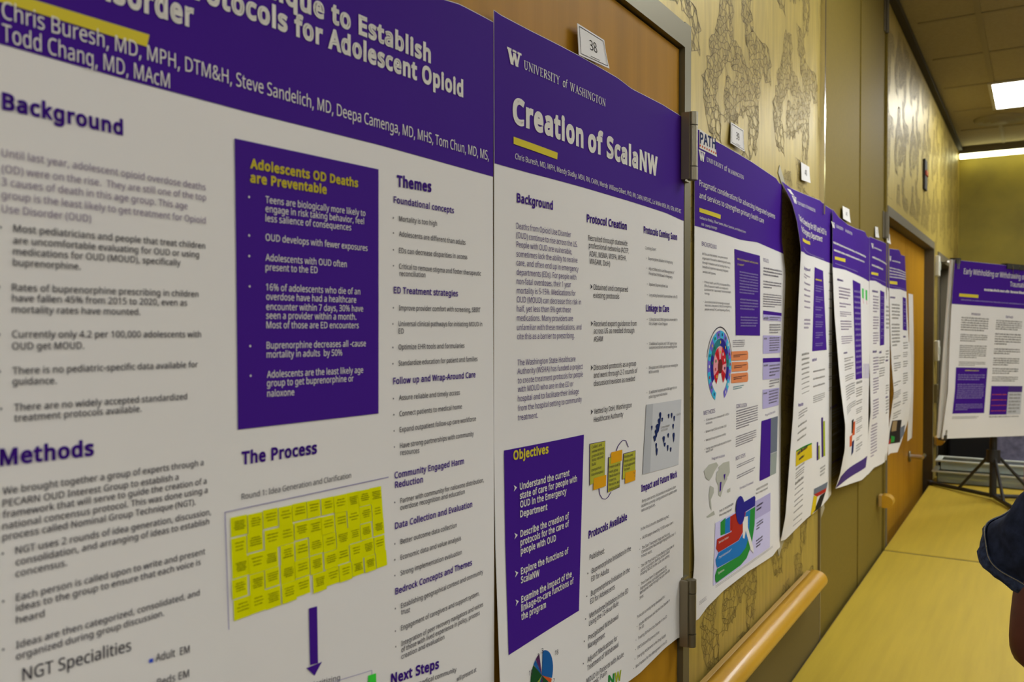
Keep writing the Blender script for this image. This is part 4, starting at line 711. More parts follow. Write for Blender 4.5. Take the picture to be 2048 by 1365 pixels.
d4 = struct(empty('door_4', (0, D4[0], 0)), 'dark door in the far corner of the wallpapered wall', 'door'); o = d4.location
m = MB(); m.box((-.11, D4[0] + .003, .01), (-.07, D4[1] - .003, D4[2] - .004), 'dark_leaf'); m.build('door_leaf', d4, o)
m = MB(); m.box((-.118, D4[0] - .048, 0), (.006, D4[0], D4[2] + .05), 'dark_frame'); m.box((-.118, D4[1], 0), (.006, D4[1] + .048, D4[2] + .05), 'dark_frame'); m.box((-.118, D4[0], D4[2]), (.006, D4[1], D4[2] + .05), 'dark_frame'); m.build('door_frame', d4, o)
m = MB(); m.box((-.07, D4[0] + .03, 1.97), (-.015, D4[0] + .30, 2.02), 'nickel', .004); m.tube([(-.02, D4[0] + .2, 2.03), (.05, D4[0] + .06, 2.035)], .008, 'chrome'); m.build('door_closer', d4, o)
m = MB(); m.tube([(-.05, D4[0] + .10, .4), (-.05, D4[0] + .10, 1.9)], .014, 'bronze'); m.build('pull_bar', d4, o)

# ------------------------------------------------------------------ lettering
# outlines of a plain sans serif alphabet by character code: advance, then loops of x, y in 1/140 of the cap height
LETTERS = {
 33:[52,[32,39,21,39,16,140,37,140],[14,10,15,15,15,18,18,21,23,23,27,24,35,21,37,18,38,15,38,6,37,3,35,1,32,-1,27,-3,20,-1,18,1,15,3,15,6]],
 34:[80,[32,140,27,90,17,90,13,140],[67,140,63,90,52,90,48,140]],
 35:[127,[94,85,88,54,115,54,115,41,85,41,78,0,64,0,71,41,43,41,36,0,22,0,29,41,5,41,5,54,32,54,38,85,12,85,12,99,41,99,48,140,63,140,55,99,83,99,91,140,104,140,97,99,122,99,122,85],[46,54,74,54,80,85,52,85]],
 36:[112,[50,10,36,10,29,11,22,13,17,14,12,16,12,33,22,29,29,27,50,24,50,64,41,66,34,69,29,73,23,76,20,80,16,84,14,88,12,99,13,106,14,111,17,116,20,120,24,124,36,130,50,132,50,149,62,149,62,132,69,132,81,130,87,128,92,127,97,125,92,110,87,111,83,113,78,114,73,116,67,116,62,117,62,78,78,72,84,69,89,66,93,63,97,59,99,55,101,49,102,43,100,34,97,27,91,21,83,16,74,13,62,10,62,-11,50,-11],[62,26,69,27,75,29,79,31,82,34,84,38,84,45,83,48,80,52,76,56,72,57,67,59,62,60],[50,116,41,116,38,114,35,113,33,111,32,108,30,106,29,104,29,98,30,94,32,90,34,88,37,86,41,85,45,83,50,82]],
 37:[163,[38,142,47,141,55,137,60,130,64,122,66,111,68,98,67,85,64,75,60,66,55,60,48,55,38,54,29,55,22,60,17,66,13,75,10,85,10,111,13,122,17,130,22,137,29,141],[38,130,34,129,30,126,27,122,25,116,24,108,24,89,25,80,27,74,30,70,34,67,38,66,43,67,47,70,50,74,52,80,53,88,53,108,52,116,50,122,47,126,43,129],[128,140,50,0,35,0,113,140],[124,86,133,85,140,80,146,74,150,66,153,55,153,29,150,18,146,10,141,4,133,-1,124,-2,116,-1,108,4,103,10,99,18,96,29,95,42,96,55,98,66,102,74,108,80,115,85],[124,74,120,73,116,70,113,66,111,60,110,52,110,32,111,24,113,18,116,14,120,11,124,10,129,11,132,14,135,18,137,24,139,32,139,52,137,60,135,66,132,70,129,73]],
 38:[144,[66,142,72,141,78,139,83,136,86,132,90,128,92,123,94,112,92,104,90,97,80,85,73,80,66,76,104,38,106,43,109,48,112,52,113,58,116,64,117,70,134,70,130,54,127,47,123,40,115,28,143,0,120,0,103,17,99,13,94,10,90,7,85,4,80,2,74,1,68,-1,62,-1,55,-2,38,0,31,3,25,6,20,10,16,15,13,22,11,29,10,36,10,43,12,48,14,54,17,58,20,63,24,66,29,71,35,74,41,78,38,80,32,88,28,94,26,99,24,103,24,118,25,123,28,128,31,132,35,136,41,139,46,141,52,142],[51,67,43,62,39,59,32,49,29,46,29,30,32,24,36,20,41,16,48,14,55,13,70,15,77,18,83,20,92,27],[59,128,50,126,46,124,43,120,41,116,41,107,42,103,44,99,47,94,50,90,55,85,62,90,67,94,71,98,74,102,76,107,76,116,74,120,72,123,69,126]],
 39:[44,[32,140,27,90,17,90,13,140]],
 40:[59,[8,64,9,75,13,95,17,105,20,114,25,123,31,132,36,140,53,140,45,127,38,114,32,99,29,85,26,69,25,54,27,34,31,14,34,4,42,-14,47,-22,52,-31,36,-31,31,-23,25,-15,20,-6,17,4,13,13,9,33,8,43]],
 41:[59,[51,54,50,43,50,33,46,13,43,4,38,-6,34,-15,29,-23,22,-31,6,-31,12,-22,17,-14,25,4,28,14,32,34,34,54,32,74,30,85,28,94,25,104,21,113,17,123,12,132,6,140,22,140,29,132,34,123,38,114,43,105,46,95,50,75,50,64]],
 42:[108,[63,149,60,111,97,122,99,104,64,101,87,70,70,61,53,95,38,61,21,70,43,101,8,104,10,122,48,111,44,149]],
 43:[112,[63,76,102,76,102,62,63,62,63,22,49,22,49,62,10,62,10,76,49,76,49,117,63,117]],
 44:[52,[38,20,36,16,35,11,33,6,32,0,29,-5,21,-25,8,-25,10,-15,12,-9,15,8,17,18,18,22,36,22]],
 45:[63,[8,45,8,60,55,60,55,45]],
 46:[52,[14,10,15,15,15,18,18,21,26,24,35,21,37,18,38,15,38,6,37,3,35,1,32,-1,26,-3,20,-1,18,1,15,3,15,6]],
 47:[73,[71,140,19,0,2,0,54,140]],
 48:[112,[102,49,100,40,98,32,95,24,92,18,88,11,78,3,71,0,56,-2,46,-1,37,2,30,7,24,13,18,22,15,32,12,43,10,56,10,85,14,109,18,119,23,127,29,134,36,139,46,141,56,142,66,141,74,139,82,134,88,127,94,119,97,109,100,97,102,85],[27,58,29,38,32,30,35,24,39,19,43,15,49,13,62,13,68,15,73,19,77,24,80,30,82,38,84,48,85,58,85,83,84,93,82,102,80,110,77,116,73,121,68,125,62,127,49,127,43,125,39,121,35,116,32,110,29,102,27,83]],
 49:[112,[69,0,52,0,52,102,53,110,53,120,48,117,44,113,41,111,27,99,18,111,55,140,69,140]],
 50:[112,[102,0,9,0,9,14,46,51,52,58,59,64,69,76,75,86,77,92,78,97,78,111,76,117,72,121,66,125,61,127,48,127,41,126,36,124,31,121,25,118,20,114,11,125,15,129,19,132,27,136,37,140,43,141,48,141,54,142,70,140,76,137,83,134,87,130,91,125,94,119,96,112,97,105,96,97,94,91,92,84,88,78,84,71,74,59,67,52,60,46,32,17,102,15]],
 51:[112,[97,107,97,102,95,96,93,91,87,83,83,80,78,77,74,75,68,74,78,71,86,67,92,62,97,56,100,48,101,40,99,24,95,18,91,13,85,7,78,4,69,1,59,-1,48,-2,40,-2,21,1,15,3,9,6,9,22,15,19,21,17,28,15,34,13,59,13,68,16,75,20,79,25,82,32,83,40,83,46,81,50,78,55,70,60,65,62,59,64,52,64,43,65,30,65,30,80,51,80,57,81,63,83,68,85,75,92,77,97,79,106,78,113,76,118,72,122,67,125,61,127,44,127,36,125,32,123,29,122,25,120,22,118,18,116,10,127,15,131,21,134,28,138,36,140,53,142,66,141,78,138,86,132,92,125,95,117]],
 52:[112,[108,32,88,32,88,0,71,0,71,32,4,32,4,46,70,141,88,141,88,48,108,48],[71,111,72,116,72,120,69,117,67,114,66,111,64,109,63,107,21,48,71,48]],
 53:[112,[54,86,71,84,79,81,91,73,95,67,99,60,101,45,100,36,98,27,90,13,84,8,77,4,69,1,59,-1,48,-2,41,-1,35,-1,22,1,17,4,13,6,13,22,18,20,23,17,29,15,43,13,55,13,62,14,67,16,71,18,76,22,79,26,83,36,83,51,80,58,75,64,68,68,60,71,36,71,27,69,24,69,15,74,21,140,91,140,91,125,36,125,32,84,38,85,46,85,50,86]],
 54:[112,[10,60,11,68,11,76,13,84,14,92,18,106,21,113,29,125,35,130,41,134,48,137,56,140,75,142,80,142,84,141,90,141,92,125,87,127,81,127,78,128,66,127,60,126,52,123,47,120,38,111,33,99,31,93,29,86,29,78,28,71,32,74,36,80,40,82,43,84,48,85,52,87,57,88,62,88,70,87,77,85,83,83,90,79,94,74,98,68,101,62,103,45,101,27,93,13,88,8,82,4,75,1,67,-1,58,-2,46,0,40,2,34,5,29,8,24,13,20,19,18,25,15,32,11,50],[66,13,73,16,78,20,83,27,85,35,86,45,85,53,83,60,79,66,74,71,67,74,53,74,43,70,38,67,32,61,30,57,28,48,29,44,29,40,30,36,36,24,38,21,46,15,53,13]],
 55:[112,[27,0,84,125,8,125,8,140,102,140,102,127,46,0]],
 56:[112,[56,142,71,140,78,138,88,132,92,127,95,122,97,116,98,108,96,98,92,90,85,83,80,80,76,77,71,74,77,71,87,65,95,57,98,52,101,48,102,43,102,29,100,22,97,16,92,10,87,6,80,3,74,0,57,-2,38,0,24,6,19,10,15,15,12,22,10,28,10,42,11,48,13,52,20,61,29,68,34,71,38,73,22,85,20,90,18,94,15,98,15,103,14,108,15,116,17,122,20,127,24,132,34,138,41,140],[27,29,29,23,34,18,39,15,47,13,56,12,65,13,72,15,78,18,82,24,85,29,85,41,84,45,79,52,76,55,71,57,67,60,62,62,56,65,53,66,48,64,38,58,32,52,29,48,27,40],[56,128,43,126,34,119,32,114,31,108,32,104,32,99,37,92,43,88,48,85,52,83,57,80,61,83,65,85,75,92,78,96,79,99,80,104,80,114,78,119,69,126]],
 57:[112,[102,64,100,57,99,48,97,41,94,34,92,27,88,21,83,15,78,10,71,6,57,0,38,-2,32,-1,22,-1,20,0,20,15,25,13,32,13,34,12,37,12,46,13,53,14,60,17,65,20,70,24,74,29,77,34,80,41,82,47,84,61,85,69,81,66,78,63,76,60,73,58,69,56,65,55,60,53,55,52,50,52,42,53,35,55,29,57,23,61,19,66,15,72,12,78,10,86,10,104,13,113,15,120,20,127,24,132,31,136,38,139,46,141,55,142,67,140,73,138,78,135,84,132,88,127,96,115,98,108,102,90],[47,127,41,124,34,120,30,113,28,105,27,95,27,87,30,79,38,69,46,66,60,66,70,70,78,76,83,83,85,92,84,96,84,100,83,104,77,116,68,125,60,127]],
 58:[52,[14,10,15,15,15,18,18,21,26,24,35,21,37,18,38,15,38,6,37,3,35,1,32,-1,26,-3,20,-1,18,1,15,3,15,6],[14,94,15,99,15,102,18,105,23,108,29,108,32,106,35,105,37,102,38,99,38,90,37,87,35,84,32,83,29,81,23,81,18,84,15,87,15,90]],
 59:[52,[36,20,34,16,32,6,29,0,19,-25,6,-25,8,-18,10,-9,10,-5,12,-1,13,4,13,8,15,15,15,19,16,22,34,22],[14,99,15,102,18,105,20,106,22,108,29,108,34,105,38,99,38,90,34,84,29,81,22,81,20,83,18,84,15,87,14,90]],
 60:[112,[102,22,10,63,10,73,102,119,102,104,28,69,102,38]],
 61:[112,[11,82,11,95,101,95,101,82],[11,43,11,57,101,57,101,43]],
 62:[112,[10,38,84,69,10,104,10,119,102,73,102,63,10,22]],
 63:[85,[27,50,30,61,32,64,34,68,36,71,40,75,44,78,48,82,52,85,56,89,58,92,60,94,62,97,63,100,63,104,64,107,63,113,61,118,57,122,52,125,47,126,40,127,34,127,22,125,18,122,13,121,8,118,2,132,8,135,13,137,27,141,34,141,41,142,52,141,62,138,70,133,76,126,79,118,80,108,80,102,78,97,77,92,69,81,65,78,62,74,57,70,53,66,50,64,47,61,43,55,43,52,42,50,41,46,41,39,27,39],[23,15,24,18,27,21,35,24,41,22,43,21,46,18,47,15,47,6,46,3,43,1,41,-1,35,-3,29,-1,27,1,24,3,23,6]],
 64:[176,[165,70,164,64,164,58,163,52,161,47,159,41,157,37,153,32,150,29,146,26,141,23,136,22,125,22,120,24,117,27,113,30,111,34,111,38,106,34,103,30,99,27,94,24,88,22,73,22,65,26,59,32,54,38,50,58,51,66,53,74,56,80,60,87,64,92,70,97,77,99,84,102,104,102,109,101,114,99,118,99,122,97,120,57,120,44,122,40,124,37,126,35,129,34,136,34,139,36,143,38,145,42,149,52,150,57,151,64,151,70,150,82,148,92,144,101,139,108,132,116,124,120,115,124,105,126,94,127,84,127,74,125,65,122,57,118,50,113,43,107,38,100,30,84,27,75,26,66,25,55,27,43,29,32,32,23,38,15,44,8,52,3,62,-1,73,-4,100,-4,108,-2,115,0,127,4,127,-9,121,-12,115,-13,108,-15,101,-16,93,-18,85,-18,70,-17,57,-13,46,-9,35,-2,27,6,20,16,15,27,11,55,12,66,14,78,17,89,22,99,27,108,34,116,41,123,50,129,60,134,71,137,82,139,94,140,114,138,122,135,131,132,139,127,151,115,156,107,160,99,162,90,164,80],[66,50,68,44,71,39,75,36,79,34,91,34,96,37,100,42,103,48,105,55,106,63,107,88,98,90,92,90,81,88,77,85,74,81,71,78,67,68,66,63]],
 65:[125,[107,0,90,43,34,43,18,0,0,0,55,141,71,141,125,0],[66,110,64,116,63,120,61,117,60,114,59,109,58,107,57,103,41,59,85,59]],
 66:[127,[59,140,75,139,88,136,99,132,106,126,111,117,112,105,112,100,111,95,107,87,104,83,100,80,96,78,91,76,85,74,91,72,97,71,102,68,110,62,113,57,115,52,116,47,117,40,116,32,114,24,111,18,101,8,87,2,68,0,19,0,19,140],[62,80,74,81,81,83,88,86,91,91,93,97,94,104,93,111,90,116,86,120,79,122,71,125,36,125,36,80],[36,66,36,15,76,15,85,18,91,22,94,27,97,34,98,41,98,46,97,50,92,57,89,60,84,62,78,64,64,66]],
 67:[124,[79,127,65,125,59,122,53,120,48,116,43,111,40,106,36,100,34,94,32,86,31,78,31,70,33,49,36,40,40,32,52,20,60,17,69,14,79,13,85,14,91,14,102,16,107,18,113,19,113,4,107,2,102,1,96,-1,90,-1,83,-2,76,-2,63,-1,51,2,41,7,32,13,24,22,19,32,15,43,13,56,12,70,14,90,16,99,20,108,24,116,29,122,36,128,43,133,50,136,60,140,79,142,86,141,93,141,100,140,106,138,113,136,118,134,111,119,106,120,102,122,97,124]],
 68:[143,[131,71,130,57,127,43,122,32,116,22,108,14,97,8,86,4,73,1,58,0,19,0,19,140,62,140,76,139,88,136,99,132,108,126,116,118,122,109,127,98,130,85],[113,71,112,83,110,92,106,102,102,108,96,115,88,119,80,122,70,125,36,125,36,15,56,15,73,17,88,21,98,29,106,40,111,54]],
 69:[109,[97,0,19,0,19,140,97,140,97,125,36,125,36,80,94,80,94,66,36,66,36,15,97,15]],
 70:[102,[36,0,19,0,19,140,97,140,97,125,36,125,36,75,94,75,94,60,36,60]],
 71:[143,[80,74,128,74,128,6,120,3,113,1,97,-1,88,-2,79,-2,65,-1,53,2,43,7,33,13,26,22,20,32,15,43,13,56,12,70,13,84,16,97,20,108,27,118,36,126,46,133,57,138,70,141,85,142,92,141,99,141,107,140,113,138,120,136,126,134,120,118,108,122,103,124,83,127,73,126,55,120,41,108,36,100,33,91,31,81,30,70,31,60,33,50,36,41,40,33,46,26,52,20,62,17,71,14,83,13,89,13,94,14,99,14,111,17,111,58,80,58]],
 72:[146,[126,0,108,0,108,65,36,65,36,0,19,0,19,140,36,140,36,80,108,80,108,140,126,140]],
 73:[66,[58,0,8,0,8,10,24,14,24,126,8,130,8,140,58,140,58,130,42,126,42,14,58,10]],
 74:[53,[-4,-37,-11,-36,-15,-35,-15,-20,-6,-22,2,-22,8,-20,11,-18,13,-16,15,-13,17,-9,18,-5,18,140,36,140,36,2,34,-14,32,-20,28,-25,24,-29,18,-33,13,-36,6,-37]],
 75:[121,[121,0,101,0,51,67,36,55,36,0,19,0,19,140,36,140,36,71,45,80,52,89,57,93,61,97,99,140,119,140,64,79]],
 76:[103,[19,0,19,140,36,140,36,15,98,15,98,0]],
 77:[178,[80,0,35,122,34,120,34,113,35,108,35,0,19,0,19,140,45,140,88,25,133,140,159,140,159,0,141,0,141,104,142,108,142,116,143,120,95,0]],
 78:[149,[130,0,109,0,34,116,34,102,35,97,35,0,19,0,19,140,39,140,114,24,115,27,114,34,114,48,113,52,113,140,130,140]],
 79:[153,[141,60,139,50,137,41,134,32,130,24,125,18,119,12,112,7,104,3,96,0,77,-2,66,-1,57,0,41,7,34,12,28,18,23,24,19,32,16,41,14,50,12,71,13,84,15,97,19,108,24,118,32,126,41,133,51,138,63,141,77,142,90,141,102,138,112,133,121,127,128,118,134,108,138,97,141,84],[31,59,33,49,36,40,39,32,44,25,50,20,58,16,66,14,77,13,87,14,95,16,103,20,108,25,114,32,118,40,120,49,122,59,122,70,121,87,118,100,111,112,103,120,91,125,77,127,67,126,58,124,50,120,44,115,39,108,36,101,33,92,31,81]],
 80:[118,[56,140,73,139,86,135,96,130,103,121,107,111,108,99,108,93,106,83,104,77,97,68,92,64,86,61,79,58,71,56,63,55,36,55,36,0,19,0,19,140],[55,125,36,125,36,69,51,69,60,70,66,71,73,73,78,75,83,78,86,82,88,86,90,92,90,106,87,113,82,118,75,122,66,124]],
 81:[153,[141,60,139,49,136,39,133,30,129,22,123,15,109,5,100,1,134,-34,108,-34,82,-2,78,-2,66,-1,57,0,41,7,34,12,28,18,23,24,19,32,16,41,14,50,12,71,13,84,15,97,19,108,24,118,32,126,41,133,51,138,63,141,77,142,90,141,102,138,112,133,121,127,128,118,134,108,138,97,141,84],[31,59,33,49,36,40,39,32,44,25,50,20,58,16,66,14,77,13,87,14,95,16,103,20,108,25,114,32,118,40,120,49,122,59,122,70,121,87,118,100,111,112,103,120,91,125,77,127,67,126,58,124,50,120,44,115,39,108,36,101,33,92,31,81]],
 82:[122,[57,140,69,139,78,138,86,136,93,132,99,127,103,122,106,116,108,108,108,93,107,87,104,82,102,77,98,73,90,67,85,64,80,63,119,0,99,0,64,58,36,58,36,0,19,0,19,140],[36,125,36,73,57,73,68,74,76,76,83,80,87,85,90,92,90,105,89,110,87,114,84,118,76,122,70,124,64,125]],
 83:[108,[99,38,98,29,96,22,88,10,82,6,75,3,67,0,48,-2,43,-2,38,-1,29,-1,20,1,17,2,13,4,10,5,10,22,15,20,27,16,34,15,42,13,56,13,62,15,66,16,71,18,77,24,79,27,80,32,80,44,78,48,76,50,68,56,56,62,48,64,42,67,37,69,32,72,28,74,24,78,21,80,18,84,14,92,12,101,12,106,14,120,22,130,27,134,33,138,41,140,48,141,57,142,64,141,71,141,78,140,90,136,95,134,90,119,85,121,79,122,74,125,68,125,56,127,50,126,41,124,35,120,32,117,29,106,32,94,38,88,42,86,47,83,53,80,60,78,68,75,75,71,81,68,86,64,94,56,97,50]],
 84:[109,[63,0,46,0,46,125,2,125,2,140,107,140,107,125,63,125]],
 85:[144,[125,40,123,32,120,23,115,16,109,10,102,5,93,1,83,-1,71,-2,55,-1,42,4,32,13,24,22,19,35,18,50,18,140,35,140,35,49,36,38,39,30,44,22,52,18,61,15,72,13,87,15,92,18,102,26,106,36,108,43,108,140,125,140]],
 86:[118,[118,140,68,0,50,0,0,140,18,140,50,50,52,43,54,39,57,29,57,26,59,20,60,23,60,26,62,32,66,47,68,50,99,140]],
 87:[183,[180,140,143,0,125,0,97,92,96,97,94,103,94,106,92,111,91,116,90,118,89,111,88,108,87,103,85,97,85,94,84,91,57,0,39,0,2,140,21,140,43,55,43,52,44,48,46,43,46,40,47,37,47,34,48,32,48,26,49,24,50,27,51,32,52,35,52,41,54,43,55,47,55,50,57,55,81,140,99,140,125,55,130,40,130,37,131,34,132,29,132,26,133,21,134,24,134,32,138,47,139,50,140,55,162,140]],
 88:[115,[114,0,94,0,57,61,20,0,1,0,48,73,4,140,23,140,57,85,92,140,111,140,67,74]],
 89:[111,[55,71,92,140,111,140,64,55,64,0,47,0,47,53,0,140,19,140]],
 90:[112,[104,0,8,0,8,13,81,125,10,125,10,140,102,140,102,127,29,15,104,15]],
 91:[64,[60,-31,15,-31,15,140,60,140,60,126,32,126,32,-17,60,-17]],
 92:[73,[19,140,71,0,54,0,2,140]],
 93:[64,[5,-17,32,-17,32,126,5,126,5,140,49,140,49,-31,5,-31]],
 94:[112,[8,52,49,141,59,141,105,52,90,52,54,122,22,52]],
 95:[87,[88,-30,-1,-30,-1,-18,88,-18]],
 96:[55,[29,150,30,147,34,141,36,137,43,127,46,124,48,121,36,119,34,121,28,125,25,128,23,131,10,144,8,148]],
 97:[110,[57,107,68,106,78,103,85,99,90,92,93,83,94,71,94,0,82,0,78,15,71,8,68,6,65,3,61,1,48,-2,42,-2,36,-1,30,-1,25,1,20,4,17,8,13,12,11,17,10,22,9,29,10,39,15,47,22,53,31,58,44,62,60,63,77,63,77,69,76,78,75,83,71,88,67,91,62,92,55,93,50,92,45,92,40,90,35,89,30,87,26,85,20,98,25,100,43,106,50,106],[62,51,50,50,41,48,34,45,30,41,28,35,27,29,27,24,29,20,32,16,36,14,46,12,55,13,62,15,68,20,73,25,76,33,77,42,77,51]],
 98:[120,[34,97,33,94,34,91,37,95,41,99,46,102,52,105,66,107,78,105,89,101,98,93,104,83,108,69,110,52,109,41,107,31,104,22,100,15,95,9,89,4,83,1,75,-1,66,-2,52,0,46,3,41,6,37,9,34,13,29,0,17,0,17,149,34,149],[57,92,50,91,42,85,39,80,36,76,34,62,34,41,37,31,41,22,46,17,54,13,73,13,80,17,85,22,89,31,91,41,92,52,91,65,89,75,85,83,80,88,72,92]],
 99:[94,[59,-2,50,-1,41,1,34,4,27,8,22,14,17,22,13,30,11,41,10,52,11,64,14,75,22,91,28,97,35,102,51,106,60,107,65,107,71,106,76,106,80,104,88,102,83,87,79,88,76,90,71,90,64,92,53,92,47,90,42,88,34,80,30,68,29,60,29,44,30,37,34,25,38,21,42,18,47,15,52,13,64,13,74,15,78,16,82,18,86,19,86,4,82,2,78,1,74,-1,70,-1,64,-2]],
 100:[120,[54,-2,42,-1,32,4,22,12,16,22,12,36,10,52,12,69,16,83,22,93,32,101,42,106,54,107,60,107,69,105,72,104,76,102,79,99,82,97,87,92,88,94,88,99,87,102,87,149,104,149,104,0,90,0,88,14,82,8,76,4,72,2,69,0,64,-1,60,-1],[66,13,74,16,80,22,84,29,86,38,87,49,87,52,86,64,84,74,80,83,75,88,67,92,48,92,41,88,36,82,32,74,29,64,29,41,32,31,36,22,41,17,48,13]],
 101:[111,[57,107,66,106,74,104,80,102,87,97,92,91,95,85,98,77,100,69,101,60,101,49,29,49,30,38,33,29,38,22,44,17,52,14,62,13,74,13,80,15,85,16,90,18,96,20,96,5,90,3,85,1,68,-2,62,-2,52,-1,43,1,35,4,28,9,22,15,13,31,11,41,10,52,11,63,13,73,21,89,27,95,33,100,40,104,48,106],[57,93,50,92,43,90,38,85,34,79,31,71,29,63,83,63,81,74,80,78,78,83,75,86,71,89,67,91]],
 102:[67,[65,92,38,92,38,0,22,0,22,92,3,92,3,100,22,106,22,120,23,127,25,134,32,143,37,146,43,148,48,150,64,150,70,148,74,148,76,146,71,133,66,134,64,135,59,136,56,136,50,135,46,133,43,130,39,120,38,112,38,105,65,105]],
 103:[120,[54,107,67,105,73,103,78,100,83,96,87,91,90,105,104,105,104,-11,102,-20,99,-27,90,-38,83,-42,76,-45,57,-47,50,-47,43,-46,36,-46,30,-44,24,-43,19,-41,19,-24,24,-27,36,-31,43,-32,50,-32,58,-33,66,-32,74,-29,79,-24,83,-19,86,-12,87,-3,87,5,88,10,88,14,83,9,78,5,73,2,67,0,54,-2,41,-1,31,4,22,13,16,23,12,36,10,52,12,68,16,81,22,92,31,101,41,106],[50,92,46,90,41,88,38,84,34,80,30,68,29,60,29,40,32,30,36,22,41,17,48,13,57,12,62,13,66,13,71,14,77,18,80,21,82,24,84,28,87,42,87,62,85,69,84,76,81,80,78,85,74,88,69,91,63,92]],
 104:[121,[34,95,33,90,36,94,39,97,43,99,46,102,50,104,58,106,62,106,67,107,82,105,88,103,93,99,97,95,101,90,104,84,105,77,105,0,88,0,88,75,85,81,83,86,78,90,72,92,57,92,51,90,46,88,42,85,39,80,37,75,35,69,34,62,34,0,17,0,17,149,34,149]],
 105:[50,[34,105,34,0,17,0,17,105],[30,144,34,140,36,134,34,127,32,125,28,123,23,123,18,125,15,130,15,137,18,142,20,144]],
 106:[50,[1,-47,-4,-46,-9,-46,-10,-31,-7,-32,-3,-32,2,-33,6,-32,10,-32,15,-27,17,-16,17,105,34,105,34,-22,32,-27,31,-32,28,-37,25,-41,21,-43,16,-46,10,-47],[15,137,18,142,20,144,30,144,34,140,36,134,34,127,32,125,28,123,23,123,18,125,15,130]],
 107:[105,[34,63,33,60,33,57,34,54,38,61,41,62,43,66,45,68,80,105,100,105,57,60,103,0,82,0,46,49,34,38,34,0,17,0,17,149,34,149]],
 108:[50,[34,0,17,0,17,149,34,149]],
 109:[183,[132,107,143,106,152,103,159,98,164,90,167,80,167,0,150,0,150,75,148,81,145,86,141,90,136,92,120,92,113,89,107,84,104,77,102,69,101,58,101,0,83,0,83,78,81,81,79,85,77,88,74,90,71,91,66,92,55,92,50,90,46,88,41,85,38,80,36,76,34,62,34,0,17,0,17,105,31,105,33,91,42,100,46,102,49,104,61,107,65,107,80,105,85,103,90,99,94,95,97,90,102,95,107,99,113,103,119,105]],
 110:[121,[67,107,79,106,88,103,96,98,101,90,104,80,105,69,105,0,88,0,88,75,85,81,83,86,78,90,72,92,55,92,46,88,41,83,37,76,35,66,34,55,34,0,17,0,17,105,31,105,33,91,36,94,40,97,43,100,46,102,50,104,63,107]],
 111:[118,[108,52,108,44,106,36,104,29,102,23,99,18,94,13,90,8,85,4,79,1,59,-2,40,1,34,4,29,8,24,13,20,18,17,23,15,29,13,36,11,44,10,52,11,64,13,74,17,83,21,90,27,96,34,101,41,104,50,106,60,107,69,106,77,104,85,101,92,96,97,90,102,83,105,74,107,64],[29,45,30,38,34,26,38,21,42,18,47,15,52,13,66,13,72,15,77,18,81,21,85,26,89,38,90,45,90,61,89,68,87,74,84,80,81,84,77,88,72,90,66,92,50,92,42,88,36,82,32,74,29,64]],
 112:[120,[66,107,79,106,89,101,98,94,104,83,108,69,110,52,109,41,107,32,104,22,100,15,95,9,90,4,83,1,75,-1,66,-2,62,-1,57,-1,52,0,48,2,45,4,41,6,38,8,36,10,34,13,33,11,34,8,34,-47,17,-47,17,105,31,105,33,91,36,94,38,97,48,104,62,107],[57,92,51,91,46,88,39,81,37,76,36,71,34,64,34,45,35,37,36,31,39,25,42,21,46,17,51,15,57,13,70,13,75,15,80,18,87,27,89,32,90,38,92,46,92,53,91,64,89,74,85,82,80,88,72,92]],
 113:[120,[87,9,88,12,87,14,79,6,74,3,68,0,62,-1,53,-2,41,-1,32,4,22,12,16,22,12,36,10,52,11,64,13,74,16,83,20,90,25,96,32,101,38,104,46,106,54,107,69,105,79,99,87,91,90,105,104,105,104,-47,87,-47],[64,13,69,14,74,16,81,23,84,28,87,48,87,52,86,64,84,74,80,83,75,88,66,92,48,92,41,88,36,82,32,74,29,64,29,41,32,31,36,23,41,17,48,13]],
 114:[81,[66,107,70,107,74,106,78,106,76,90,72,91,69,91,64,92,53,89,50,87,46,85,43,82,41,78,38,75,36,71,34,62,34,0,17,0,17,105,31,105,33,86,41,97,45,99,48,102,52,104,57,106,61,106]],
 115:[94,[85,22,83,17,80,12,76,8,71,4,66,1,59,-1,51,-1,43,-2,36,-2,24,0,19,1,15,3,10,5,10,20,20,16,25,15,32,13,37,13,43,12,52,13,58,14,62,16,66,20,68,23,69,27,66,34,59,41,49,46,43,48,36,50,30,53,20,59,14,65,12,69,10,74,10,79,11,88,15,94,21,100,29,104,38,106,50,107,56,107,73,104,83,100,77,86,73,88,68,90,58,92,53,92,48,93,42,92,36,92,32,90,29,87,27,84,27,75,31,71,34,69,42,65,48,63,53,60,60,57,66,55,71,52,75,50,78,47,81,43,83,39,85,34]],
 116:[71,[52,12,57,13,60,13,66,14,66,1,62,-1,55,-1,52,-2,49,-2,43,-1,38,-1,34,1,29,4,25,6,22,10,18,22,18,92,3,92,3,100,18,107,25,130,35,130,35,105,66,105,66,92,35,92,35,31,37,20,43,14]],
 117:[121,[104,105,104,0,90,0,88,14,85,10,75,3,71,1,58,-2,54,-2,38,0,33,2,27,5,23,9,20,15,18,21,16,28,15,36,15,105,33,105,33,38,34,30,36,24,38,19,43,15,49,13,64,13,70,14,75,17,79,20,82,24,85,29,88,50,88,105]],
 118:[99,[40,0,0,105,18,105,41,43,44,34,46,30,46,27,48,23,48,20,50,15,50,18,51,20,53,27,55,30,55,34,57,37,58,41,59,43,81,105,99,105,60,0]],
 119:[154,[85,60,82,67,80,73,80,78,78,82,78,85,76,84,73,70,71,64,69,60,50,0,31,0,2,105,20,105,34,49,36,46,36,41,38,38,38,34,41,24,41,20,43,22,46,32,46,36,48,41,48,44,68,105,87,105,105,46,106,43,106,40,108,36,108,33,111,24,111,20,112,18,113,20,113,23,118,41,118,46,120,49,134,105,152,105,122,0,102,0]],
